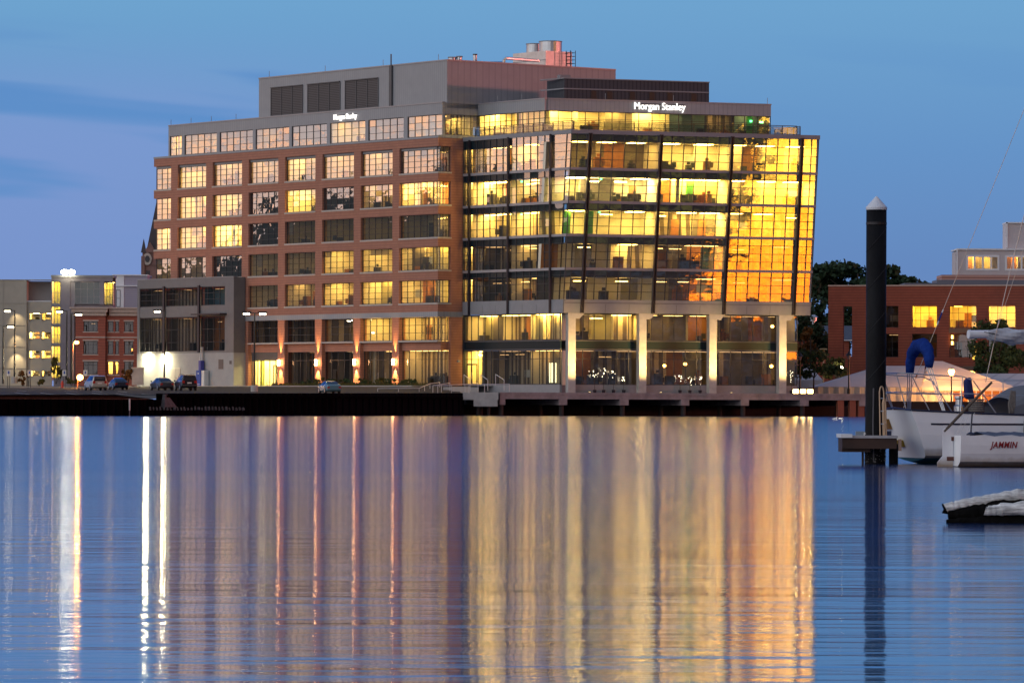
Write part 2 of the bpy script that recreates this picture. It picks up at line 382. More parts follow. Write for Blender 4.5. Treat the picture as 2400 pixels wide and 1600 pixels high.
# lot sheet: from quay edge to building line, then beyond
fr_ = [(-180, ), (-60, ), (0, ), (16, ), (30, ), (45, ), (60, ), (75, ), (QT, )]
front_pts = [quay(a[0]) for a in fr_]
bl = [Vector((-330, 760)), Vector((-150, 680)), Vector((-80, 640)), Vector((-56, 626)), Vector((-44.2, 616)), Vector((-35, 604)), Vector((-27.2, 593.5)), Vector((-18, 581)), Vector((-7.5, 567))]
def lot_z(k, u):
    z0 = qz(fr_[k][0]); z1 = GZ
    return z0 + (z1 - z0) * (u ** 1.15)
NK = 12
for k in range(len(fr_) - 1):
    for j in range(NK):
        u0, u1 = j / NK, (j + 1) / NK
        P = []
        for kk, u in ((k, u0), (k + 1, u0), (k + 1, u1), (k, u1)):
            q = front_pts[kk].lerp(bl[kk], u); P.append((q.x, q.y, lot_z(kk, u)))
        mb.quad(P)
o = mb.build('parking_lot', ASPH, fix=False); o['kind'] = 'structure'
def lot_height(x, y):
    best = None
    p = Vector((x, y))
    for k in range(len(fr_) - 1):
        for i in range(25):
            f = i / 24
            a = front_pts[k].lerp(front_pts[k + 1], f); c = bl[k].lerp(bl[k + 1], f); ac = c - a
            u = max(0, min(1, (p - a).dot(ac) / ac.length_squared)); dd = (a + ac * u - p).length
            if best is None or dd < best[0]:
                z0 = qz(fr_[k][0] + (fr_[k + 1][0] - fr_[k][0]) * f); best = (dd, z0 + (GZ - z0) * u ** 1.15)
    return best[1]
def lot_at(u, v):                                                         # where a sight line meets the lot
    r = ray(u, v); y = 470.
    while y < 640:
        p = Vector((0, 0, EYE)) + r * y
        if p.z <= lot_height(p.x, p.y): return Vector((p.x, p.y, lot_height(p.x, p.y)))
        y += 1.5
    return Vector((0, 0, EYE)) + r * 600
mb = MB()
far = [(-3000, 5000, 6), (3000, 5000, 6)]
pts = [(p.x, p.y, GZ) for p in bl]
pts += [(9, 572, GZ), (30, 602, 2.7), (55, 630, 2.7), (140, 640, 2.7), (3000, 700, 3.0)]
mb.quad([(-3000, 900, GZ)] + pts + far[::-1])
o = mb.build('ground', GROUND, fix=False); o['kind'] = 'structure'
# sidewalk strip along the brick front, 0.12 m kerb
mb = MB()
mb.hexa([FB(1, .3, GZ - .4), FB(62, .3, GZ - .4), FB(62, 5.5, GZ - .4), FB(1, 3.2, GZ - .4), FB(1, .3, GZ + .05), FB(62, .3, GZ + .05), FB(62, 5.5, GZ + .02), FB(1, 3.2, GZ + .02)])
o = mb.build('sidewalk', WALKM); o['kind'] = 'structure'

# ------------------------------------------------------------------ windows and rooms
BLIND = mat('roller_blind', (.5, .47, .4), .9)
_t = BLIND.node_tree; _b = _t.nodes['Principled BSDF']; _o = [n for n in _t.nodes if n.type == 'OUTPUT_MATERIAL'][0]
_tl = _t.nodes.new('ShaderNodeBsdfTranslucent'); _tl.inputs[0].default_value = (.35, .30, .2, 1); _mx = _t.nodes.new('ShaderNodeMixShader'); _mx.inputs[0].default_value = .5
_t.links.new(_b.outputs[0], _mx.inputs[1]); _t.links.new(_tl.outputs[0], _mx.inputs[2]); _t.links.new(_mx.outputs[0], _o.inputs[0])
def window(root, fr, s0, s1, z0, z1, nc, nr, d=-.30, gl=None, tilt=.003, sill=True, lintel=False, fw=.07, name='window', zs=None, depth=.12, fm=None, blind=0):
    mb = MB(); w = fw
    top = z1 - (.30 if lintel else 0)
    mb.fbox(fr, s0, s1, d - depth, d, z0, z0 + w); mb.fbox(fr, s0, s1, d - depth, d, top - w, top)
    mb.fbox(fr, s0, s0 + w, d - depth, d, z0 + w, top - w); mb.fbox(fr, s1 - w, s1, d - depth, d, z0 + w, top - w)
    S = [s0 + (s1 - s0) * i / nc for i in range(nc + 1)]
    Zs = zs or [z0 + (top - z0) * j / nr for j in range(nr + 1)]
    for x in S[1:-1]: mb.fbox(fr, x - w * .45, x + w * .45, d - depth + .01, d - .01, z0 + w, top - w)
    for z in Zs[1:-1]:
        for i in range(nc): mb.fbox(fr, S[i] + w * (.45 if i else 1), S[i + 1] - w * (.45 if i < nc - 1 else 1), d - depth + .02, d - .02, z - w * .35, z + w * .35)
    f = mb.build(name, fm or FRAME, root)
    pb = MB()
    for i in range(nc):
        for j in range(len(Zs) - 1):
            r = [random.uniform(-tilt, tilt) for _ in range(4)]; k = d - depth * .55
            pb.quad([fr(S[i], k + r[0], Zs[j]), fr(S[i + 1], k + r[1], Zs[j]), fr(S[i + 1], k + r[2] , Zs[j + 1]), fr(S[i], k + r[1] + r[2] - r[0] if False else k + r[0] + r[2] - r[1], Zs[j + 1])])
    pane = pb.build('pane', gl or G_LEFT, f, fix=False)
    if blind and random.random() < blind:
        k0 = random.randrange(nc); k1 = random.randint(k0 + 1, nc); dz = random.choice([.45, .7, .7, 1.2, 1.7])
        bl_ = MB(); bl_.quad([fr(S[k0] + .03, d - depth - .1, top - dz), fr(S[k1] - .03, d - depth - .1, top - dz), fr(S[k1] - .03, d - depth - .1, top - .04), fr(S[k0] + .03, d - depth - .1, top - .04)]); bl_.build('blind', BLIND, f, fix=False)
    if sill:
        sb = MB(); sb.fbox(fr, s0 - .08, s1 + .08, d, .07, z0 - .2, z0); sb.build('sill', STONE, f)
    if lintel:
        sb = MB(); sb.fbox(fr, s0, s1, d - depth, d + .02, top, z1); sb.build('lintel', METAL, f)
    return f
def room(root, fr, s0, s1, z0, z1, depth=4.5, d0=-.5, back=None, side=None, lamp=None, nl=2, furn=2, seed=0, open0=False, open1=False, splits=None, corner=None, drop=.4, ll=1.5, name='room', pend=.12):
    rnd = random.Random(seed * 7919 + 13)
    back = back or RCREAM; side = side or back
    ms = [back, side, RFLOOR, RCEIL, RSTRIPE, ROLIVE, RDARK, WOODO, RBLUE]
    mb = MB(); dd = d0 - depth
    A = lambda s, d, z: fr(s, d, z)
    if corner is None:
        f0 = [(s0, d0), (s1, d0), (s1, dd), (s0, dd)]
    else:
        f0 = [(s0, d0), (s1, d0), (s1, dd), (corner, dd)]
    for z, m in ((z0, 2), (z1, 3)): mb.quad([A(s, d, z) for s, d in f0], m)
    # back wall in bays of differing finish
    b0 = f0[3][0]; n = splits or 1
    cuts = [b0 + (s1 - b0) * i / n for i in range(n + 1)]
    for i in range(n):
        m = 0 if n == 1 else rnd.choice([0, 0, 0, 4, 5, 6, 7])
        off = 0 if n == 1 else rnd.choice([0, 0, .9, 1.7])
        q = dd + off
        mb.quad([A(cuts[i], q, z0), A(cuts[i + 1], q, z0), A(cuts[i + 1], q, z1), A(cuts[i], q, z1)], m)
        if off: 
            mb.quad([A(cuts[i], dd, z0), A(cuts[i], q, z0), A(cuts[i], q, z1), A(cuts[i], dd, z1)], 1)
            mb.quad([A(cuts[i + 1], dd, z0), A(cuts[i + 1], q, z0), A(cuts[i + 1], q, z1), A(cuts[i + 1], dd, z1)], 1)
    if not open0 and corner is None: mb.quad([A(s0, d0, z0), A(s0, dd, z0), A(s0, dd, z1), A(s0, d0, z1)], 1)
    if not open1: mb.quad([A(s1, d0, z0), A(s1, dd, z0), A(s1, dd, z1), A(s1, d0, z1)], 1)
    o = mb.build(name, ms, root, fix=False)
    if depth > 2.5 and n <= 3:
        for k in range(rnd.choice([1, 1, 2])):
            c = rnd.uniform(s0 + .9, s1 - .9); q = dd + (.06 if n == 1 else 1.78); fb = MB(); kind = rnd.random()
            if kind < .45: fb.fbox(fr, c - .5, c + .5, q - .05, q, z0 + .01, z0 + 2.2); fb.build('room_door', WOODO if rnd.random() < .6 else DESK, o)
            elif kind < .8: fb.fbox(fr, c - .7, c + .7, q - .04, q, z0 + 1.0, z0 + 1.9); fb.build('wall_board', DESK if rnd.random() < .4 else TRIMB, o)
            else: fb.fbox(fr, c - .22, c + .22, d0 - .9, d0 - .5, z0 + .01, z1 - .02); fb.build('round_pier', back, o)
    if lamp is not None:
        for k in range(nl):
            lb = MB(); c = s0 + (s1 - s0) * (k + .5) / nl + rnd.uniform(-.3, .3); q = d0 - depth * rnd.uniform(.25, .6)
            if rnd.random() < pend: lb.fbox(fr, c - ll / 2, c + ll / 2, q - .14, q + .14, z1 - drop - .07, z1 - drop)
            else: w_ = min(ll * 1.35, (s1 - s0) * .8 / nl); e_ = min(.75, depth * .3); lb.fbox(fr, c - w_ / 2, c + w_ / 2, d0 - depth * .45 - e_, d0 - depth * .45 + e_, z1 - .05, z1 - .012)
            lb.build('ceiling_light', lamp, o)
    for k in range(furn):
        fb = MB(); c = rnd.uniform(s0 + .8, s1 - .8); w = rnd.uniform(.5, 1.4); h = rnd.choice([.75, .8, 1.1, 1.2, 1.5]); q = d0 - rnd.uniform(.7, depth * .6)
        fb.fbox(fr, c - w / 2, c + w / 2, q - .6, q, z0 + .01, z0 + h)
        if rnd.random() < .6: fb.fbox(fr, c - .25, c + .2, q - .34, q - .3, z0 + h + .06, z0 + h + .42)
        if rnd.random() < .5: fb.fbox(fr, c + w * .1, c + w * .1 + .45, q + .12, q + .5, z0 + .4, z0 + 1.02)
        fb.build('cabinet' if h > 1 else 'desk', WOODO if rnd.random() < .25 else DESK, o)
    return o

# ------------------------------------------------------------------ the office building
OFF = thing('office_building', 'long eight storey office block with red brick wing and leaning glass corner wing', 'office building', (GC[0], GC[1], GZ))
ROWS = [(30.15, 33.3), (26.1, 28.97), (22.05, 24.9), (18.0, 20.85), (13.9, 16.75)]
BAYS = [(61.7, 65.85), (53.0, 60.0), (44.3, 51.4), (35.7, 42.7), (27.1, 34.1), (18.4, 25.5), (9.85, 16.85), (0.0, 8.35)]   # left to right in the picture
PIERS = [(8.35, 9.85), (16.85, 18.4), (25.5, 27.1), (34.1, 35.7), (42.7, 44.3), (51.4, 53.0), (60.0, 61.7)]
T = .5
mb = MB()
bands = [(33.3, 34.35), (28.97, 29.95), (24.9, 25.9), (20.85, 21.85), (16.75, 17.8), (12.8, 13.7)]
for a, b_ in bands: mb.fbox(FB, 0, 66, -T, 0, a, b_)
for i, (z0, z1) in enumerate(ROWS):
    lo = z0 - .2
    for a, b_ in PIERS: mb.fbox(FB, a, b_, -T, 0, lo, z1)
    for a, b_ in BAYS:                                       # brick under the sills
        mb.fbox(FB, a, b_, -T, -.31, lo, z0)
for a, b_ in PIERS: mb.fbox(FB, a, b_, -1.0, 0, GZ - .5, 12.15)
for a, b_ in BAYS[3:]: mb.fbox(FB, a, b_ , -T - .35, -.45, 8.0, 9.05)
# short return wall facing right
for a, b_ in bands: mb.fbox(FBr, T, 3.8, -T, 0, a, b_)
for z0, z1 in ROWS:
    mb.fbox(FBr, 1.95, 3.8, -T, 0, z0 - .2, z1); mb.fbox(FBr, T, 1.95, -T, -.31, z0 - .2, z0)
mb.fbox(FBr, 2.0, 3.8, -T, 0, GZ - .5, 12.15); mb.fbox(FBr, T, 2.0, -.85, -.45, 8.0, 9.05)
mb.fbox(FB, 65.86, 66, -22, -T, GZ, 34.35)
mb.build('brick_wall', BRICK, OFF)
mb = MB()
mb.fbox(FB, 0, 66.05, -.55, .05, 34.35, 34.6); mb.fbox(FBr, .55, 3.85, -.55, .05, 34.35, 34.6)
mb.build('coping', METAL, OFF)
mb = MB(); mb.fbox(FB, -.06, 43.4, -.1, .06, 12.15, 12.8); mb.fbox(FBr, .1, 3.8, -.1, .06, 12.15, 12.8); mb.build('metal_band', METAL, OFF)
mb = MB(); mb.fbox(FB, .6, 65.8, -22, -.6, 34.0, 34.3); mb.build('roof', METALD, OFF)

K = dict
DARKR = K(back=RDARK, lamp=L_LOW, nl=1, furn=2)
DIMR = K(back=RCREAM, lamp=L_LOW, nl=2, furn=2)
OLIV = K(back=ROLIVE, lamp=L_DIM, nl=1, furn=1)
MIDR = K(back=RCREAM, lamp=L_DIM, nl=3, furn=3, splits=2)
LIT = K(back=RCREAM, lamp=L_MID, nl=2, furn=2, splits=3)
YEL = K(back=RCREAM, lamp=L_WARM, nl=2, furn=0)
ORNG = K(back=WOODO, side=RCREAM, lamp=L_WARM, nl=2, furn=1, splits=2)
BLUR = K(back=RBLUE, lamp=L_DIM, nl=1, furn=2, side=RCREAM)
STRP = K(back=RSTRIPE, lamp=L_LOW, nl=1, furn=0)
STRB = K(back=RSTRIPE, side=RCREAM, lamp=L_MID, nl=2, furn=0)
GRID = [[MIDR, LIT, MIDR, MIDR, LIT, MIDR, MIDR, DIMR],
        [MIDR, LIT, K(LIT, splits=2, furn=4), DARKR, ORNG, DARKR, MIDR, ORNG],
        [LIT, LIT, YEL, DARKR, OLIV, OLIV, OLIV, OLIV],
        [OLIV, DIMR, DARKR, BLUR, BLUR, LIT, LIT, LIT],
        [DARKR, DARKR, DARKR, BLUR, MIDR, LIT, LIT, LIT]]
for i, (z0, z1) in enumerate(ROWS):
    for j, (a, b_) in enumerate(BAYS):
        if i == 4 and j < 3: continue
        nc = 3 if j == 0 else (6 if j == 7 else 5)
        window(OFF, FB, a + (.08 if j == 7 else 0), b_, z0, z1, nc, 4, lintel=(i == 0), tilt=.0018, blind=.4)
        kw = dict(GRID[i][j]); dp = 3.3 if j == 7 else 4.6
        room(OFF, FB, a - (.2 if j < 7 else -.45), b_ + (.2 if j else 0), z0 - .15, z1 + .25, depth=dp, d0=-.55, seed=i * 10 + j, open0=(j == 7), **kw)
    window(OFF, FBr, .06, 1.95, z0, z1, 2, 4, gl=G_CURT, lintel=False)
# second and ground floor of the brick wing, set back between the piers
UP = [None, None, None, STRP, STRP, K(STRP, lamp=L_DIM), STRB, STRB]
GR = [None, None, None, K(back=LIMEP, side=RCREAM, lamp=L_WHITE, nl=3, furn=0), STRP, STRP, K(STRP, lamp=L_DIM, furn=3), K(STRB, furn=4, lamp=L_DIM, nl=3)]
for j in range(3, 8):
    a, b_ = BAYS[j]
    window(OFF, FB, a + (.08 if j == 7 else 0), b_, 9.25, 12.12, 5 if j < 7 else 6, 3, d=-.55, gl=G_DARK if j < 5 else G_CURT, tilt=.005)
    room(OFF, FB, a - (.2 if j < 7 else -.5), b_ + .2, 9.1, 12.4, depth=3.0 if j == 7 else 4.2, d0=-.9, seed=60 + j, open0=(j == 7), **UP[j])
    window(OFF, FB, a + (.08 if j == 7 else 0), b_, GZ + .1, 8.12, 5 if j < 7 else 6, 2, d=-.6, gl=G_DARK if j in (4, 5) else G_CURT, sill=False, tilt=.004, zs=[GZ + .1, 6.9, 8.12])
    room(OFF, FB, a - (.2 if j < 7 else -.5), b_ + .2, GZ + .05, 8.0, depth=3.0 if j == 7 else 4.6, d0=-.95, seed=70 + j, open0=(j == 7), **GR[j])
window(OFF, FBr, .5, 1.9, 9.25, 12.12, 2, 3, d=-.5, gl=G_CURT, sill=False); window(OFF, FBr, .5, 1.9, GZ + .1, 8.12, 2, 2, d=-.5, gl=G_CURT, sill=False, zs=[GZ + .1, 6.9, 8.12])
# entrance under bay 3: lit opaque head panel, doors
a, b_ = BAYS[3]
mb = MB(); mb.fbox(FB, a + .1, b_ - .1, -.58, -.5, 6.95, 8.05); mb.build('door_head_panel', METALD, OFF)
mb = MB(); mb.fbox(FB, a + .15, a + 1.75, -.59, -.5, GZ + .1, GZ + .35)
for q in (a + .15, a + 1.65, a + .9): mb.fbox(FB, q, q + .1, -.58, -.48, GZ + .35, 6.2)
mb.fbox(FB, a + .15, a + 1.75, -.59, -.47, 6.2, 6.35)
dr = mb.build('door', FRAME, OFF); mb = MB(); mb.fbox(FB, a + .8, a + .86, -.48, -.40, 4.4, 5.2); mb.build('handle', ALU, dr)

# metal-clad top storey of the brick wing
DM = -.6
ML = FB.hit(395, 295, DM)[0]; MT = 38.69
MU = [(398, 426), (432.6, 508), (515, 592.5), (599, 677.5), (684, 766), (773.5, 856), (863, 946), (955, 1036)]
mwin = []
for u0, u1 in MU:
    s1_ = FB.hit(u0, 330, DM)[0]; s0_ = FB.hit(u1, 300, DM)[0]; mwin.append((max(s0_, .08), s1_))
mb = MB(); mb.fbox(FB, 0.0, ML, DM - .4, DM, 37.3, MT); 
edges = [ML] + [e for w_ in mwin for e in (w_[1], w_[0])] + [0.0]
for k in range(0, len(edges), 2): mb.fbox(FB, min(edges[k + 1], edges[k]), max(edges[k], edges[k + 1]), DM - .4, DM, 34.6, 37.3)
mb.build('metal_wall', METAL, OFF)
mb = MB(); mb.fbox(FB, -.05, ML + .05, DM - .45, DM + .06, MT, MT + .14); mb.build('roof_edge', ALU, OFF)
for k, (a, b_) in enumerate(mwin):
    window(OFF, FB, a, b_, 34.65, 37.28, 2 if k == 0 else 5, 3, d=DM - .06, gl=G_LEFT, tilt=.0025, sill=False)
    room(OFF, FB, max(a - .2, .2), b_ + .2, 34.5, 37.6, depth=4.4, d0=DM - .45, seed=80 + k, back=RCREAM, lamp=(L_MID, L_DIM, L_LOW, L_DIM, L_LOW, L_MID, L_LOW, L_DIM)[k], nl=2, furn=1, splits=2, open0=(k == 7), ll=.8)
# its end wall, facing right, then the set-back glass storey
KU = (3.88, 563.9)
FUL = Frame(KU, La, Ln); FUR = Frame(KU, Ra, Rn)
FMr = Frame((FB(0, DM, 0).x, FB(0, DM, 0).y), Pa, Pn)
RETL = 5.45
mb = MB(); mb.fbox(FMr, .4, RETL, -.4, 0, 37.3, MT); mb.build('end_wall', METAL, OFF)
mb = MB(); mb.fbox(FMr, .4, RETL, -.4, -.02, 34.35, 34.75); mb.build('base_panel', METAL, OFF)
window(OFF, FMr, .42, RETL, 34.75, 37.3, 5, 3, d=-.05, gl=G_CURT, sill=False)
ULEN = 13.8; URLEN = FUR.hit(1807, 250)[0]
mb = MB(); mb.fbox(FUL, 0, ULEN, -.4, 0, 37.3, MT); mb.fbox(FUR, 0.4, URLEN, -.4, 0, 37.3, MT); mb.build('fascia', METAL, OFF)
mb = MB(); mb.fbox(FUL, -.06, ULEN, -.5, .06, MT, MT + .14); mb.fbox(FUR, .5, URLEN + .06, -.5, .06, MT, MT + .14); mb.build('roof_edge', ALU, OFF)
mb = MB(); mb.hexa([FUL(0, -.4, 38.1), FUR(URLEN, -.4, 38.1), FUR(URLEN, -16, 38.1), FUL(ULEN, -8, 38.1), FUL(0, -.4, 38.4), FUR(URLEN, -.4, 38.4), FUR(URLEN, -16, 38.4), FUL(ULEN, -8, 38.4)]); mb.build('roof', METALD, OFF)
window(OFF, FUL, .05, ULEN, 34.5, 37.3, 12, 3, d=-.05, gl=G_CURT, sill=False, fw=.09)
window(OFF, FUR, .05, URLEN, 34.5, 37.3, 17, 3, d=-.05, gl=G_CURT, sill=False, fw=.09)
cc = 5 / .956
room(OFF, FUL, cc, ULEN, 34.45, 37.75, depth=5, d0=-.3, seed=101, lamp=L_WARM, nl=4, furn=2, splits=4)
cut = URLEN * .55
room(OFF, FUR, .1, cut, 34.45, 37.75, depth=5, d0=-.3, seed=102, lamp=L_WARM, nl=4, furn=4, splits=5, corner=-1.6)
room(OFF, FUR, cut, URLEN - .1, 34.45, 37.75, depth=5, d0=-.3, seed=103, back=RBLUE, side=RDARK, lamp=L_DIM, nl=3, furn=4, splits=4)
mb = MB(); mb.fbox(FUR, URLEN - 2.4, URLEN - 1.7, -2.2, -1.9, 34.5, 37.6); mb.build('green_wall', GREENP, OFF)
mb = MB(); mb.fbox(FUR, URLEN - 2.2, URLEN - 1.9, -1.6, -1.5, 36.6, 36.85); mb.fbox(FUR, URLEN - .9, URLEN - .4, -1.6, -1.5, 36.5, 36.75); mb.build('exit_sign', L_EXIT, OFF)
mb = MB(); mb.fbox(FMr, 2.2, 2.9, -3.0, -2.6, 34.5, 36.3); mb.build('red_screen', REDP, OFF)
room(OFF, FMr, .3, RETL, 34.45, 37.7, depth=3.5, d0=-.5, seed=104, lamp=L_WARM, nl=2, furn=2, splits=2, open1=True)

# mechanical penthouse
DP = -1.3
PL, PT = FB.hit(607, 180.7, DP); PR = .0
PT = 43.95
FPr = Frame((FB(PR, DP, 0).x, FB(PR, DP, 0).y), Pa, Pn)
PRL = FPr.hit(1443, 167)[0]
mb = MB()
SE = FB.hit(918, 160, DP)[0]
mb.hexa([FB(PR, DP, MT - .6), FB(PL, DP, MT - .6), FB(PL, DP - PRL, MT - .6), FB(PR, DP - PRL, MT - .6), FB(PR, DP, PT), FB(PL, DP, PT), FB(PL, DP - PRL, PT), FB(PR, DP - PRL, PT)])
pent = mb.build('penthouse', METAL, OFF)
mb = MB(); mb.fbox(FB, PR - .05, PL + .05, DP - .3, DP + .07, PT, PT + .16); mb.fbox(FPr, .3, PRL, -.3, .07, PT, PT + .16); mb.build('roof_edge', ALU, pent)
mb = MB(); mb.fbox(FB, SE - .3, SE + .25, DP, DP + .25, MT + .14, PT + .05); mb.tube([FB(SE, DP + .1, PT), FB(SE, DP + .1, PT + 1.5)], .1, 6); mb.build('downpipe', METALD, pent)
for u0, u1, vt, vb in ((636, 710, 199.5, 274), (722, 797.6, 191.5, 267), (810, 887, 183.5, 259)):
    s1_, zt = FB.hit(u0, vt + 1.5, DP); s0_, _ = FB.hit(u1, vt, DP); zb_ = MT + .3
    mb = MB(); mb.fbox(FB, s0_, s1_, DP, DP + .05, zb_, 42.55)
    lv = mb.build('louvre', LOUV, pent)
    mb = MB()
    for k in range(4): c = s0_ + (s1_ - s0_) * k / 3; mb.fbox(FB, c - .06, c + .06, DP + .052, DP + .1, zb_, 42.55)
    mb.fbox(FB, s0_, s1_, DP + .052, DP + .2, 42.56, 42.68); mb.build('louvre_frame', METALD, lv)
# lightning rods on the parapets
rodm = METAL
for fr, ss, d, z in ((FB, [2, 14, 27, 40], DP - .1, PT + .16), (FB, [47, 53, 58, 63], DM - .2, MT + .14), (FUL, [.3, 5, 10], -.2, MT + .14), (FUR, [8, 17, URLEN - .4], -.2, MT + .14)):
    for s_ in ss:
        mb = MB(); p = fr(s_, d, z); mb.tube([p, p + Vector((0, 0, .75))], .035, 5); mb.build('lightning_rod', rodm, OFF)
# dark clad plant room behind the glass storey
KB = at(1323, 181, 567.0)
FKL = Frame((KB.x, KB.y), La, Ln); FKR = Frame((KB.x, KB.y), Ra, Rn); KT = 41.4
kl = FKL.hit(1267, 184)[0]; kr = FKR.hit(1662, 190)[0]
PLNT = mat('plant_cladding', (.048, .055, .068), .6, .1, streak=('XY', 2.6, (.022, .026, .034), .3))
mb = MB(); mb.hexa([FKL(0, 0, 38), FKR(kr, 0, 38), FKR(kr, -7, 38), FKL(kl, -1, 38), FKL(0, 0, KT), FKR(kr, 0, KT), FKR(kr, -7, KT), FKL(kl, -1, KT)])
pl_ = mb.build('plant_room', PLNT, OFF)
mb = MB(); mb.fbox(FKR, 0, kr, 0, .08, 40.1, 40.25); mb.fbox(FKR, 0, kr + .05, -.2, .1, KT, KT + .12); mb.fbox(FKL, 0, kl, 0, .08, 40.1, 40.25); mb.fbox(FKL, -.05, kl, -.2, .1, KT, KT + .12); mb.build('trim', METALG, pl_)
for c in (3.5, 5.6, 8.6, 11.2, 13.6, 16.8):
    mb = MB(); mb.fbox(FKR, c, c + .7, .0, .03, 38.7, 40.0); mb.build('vent_panel', FIN, pl_)
mb = MB(); mb.fbox(FKR, 0.0, 1.4, -2.6, -1.6, KT, KT + .6); mb.build('roof_unit', METALG, pl_)

# ------------------------------------------------------------------ leaning glass corner wing
DK0 = 2.7
BEAM = [13.9, 17.75, 21.8, 25.8, 29.8, 34.15]
def csL(z): return -.0734 * (z - ZB)                      # where the leaning corner cuts the left wall plane
LC = [2.43 + (11.05 - 2.43) * i / 6 for i in range(7)] + [11.05 + (19.1 - 11.05) * i / 6 for i in range(1, 7)] + [19.85, 20.6]
RC = [0, .77, 2.31] + [2.31 + 9.22 * i / 6 for i in range(1, 7)] + [11.53 + 9.3 * i / 6 for i in range(1, 7)] + [20.83 + 9.27 * i / 6 for i in range(1, 7)] + [31.5, 32.4]
def zrows(k):
    a, b_ = BEAM[k] + .16, BEAM[k + 1] - .16
    return [a, a + .97, a + 1.94, a + 2.95, b_]
GSTATE = [  # per storey from the bottom: left near corner.., left far, right three bays
    dict(l=(K(lamp=L_DIM, nl=3, furn=2, splits=4, back=RSTRIPE, side=RCREAM), K(lamp=L_LOW, nl=3, furn=1, splits=4, back=RDARK)), r=(K(lamp=L_MID, nl=2, furn=3, splits=6, side=RCREAM), K(lamp=L_DIM, nl=3, furn=3, splits=5, side=RBLUE), K(lamp=L_LOW, nl=2, furn=1, splits=3, back=RSTRIPE))),
    dict(l=(K(lamp=L_DIM, nl=3, furn=2, splits=4, back=RSTRIPE, side=RCREAM), K(lamp=L_LOW, nl=3, furn=2, splits=4, back=RDARK)), r=(K(lamp=L_MID, nl=2, furn=2, splits=6), K(lamp=L_DIM, nl=4, furn=3, splits=5, back=RBLUE, side=RCREAM), K(lamp=L_LOW, nl=2, furn=1, splits=3, back=RSTRIPE))),
    dict(l=(K(lamp=L_MID, nl=3, furn=0, splits=3), K(lamp=L_MID, nl=3, furn=1, splits=4)), r=(K(lamp=L_WARM, nl=3, furn=0, splits=5), K(lamp=L_WARM, nl=3, furn=0, splits=3), K(lamp=L_MID, nl=3, furn=1, splits=3))),
    dict(l=(K(lamp=L_MID, nl=4, furn=4, splits=2), K(lamp=L_WARM, nl=4, furn=5, splits=3)), r=(K(lamp=L_WHITE, nl=4, furn=7, splits=3), K(lamp=L_WARM, nl=4, furn=8, splits=3), K(lamp=L_WARM, nl=3, furn=5, splits=2))),
    dict(l=(K(lamp=L_MID, nl=2, furn=3, splits=3), K(lamp=L_MID, nl=3, furn=4, splits=4, back=RDARK)), r=(K(lamp=L_MID, nl=3, furn=3, splits=5, back=RDARK, side=RCREAM), K(lamp=L_WARM, nl=2, furn=4, splits=3), K(lamp=L_MID, nl=3, furn=3, splits=4)))]
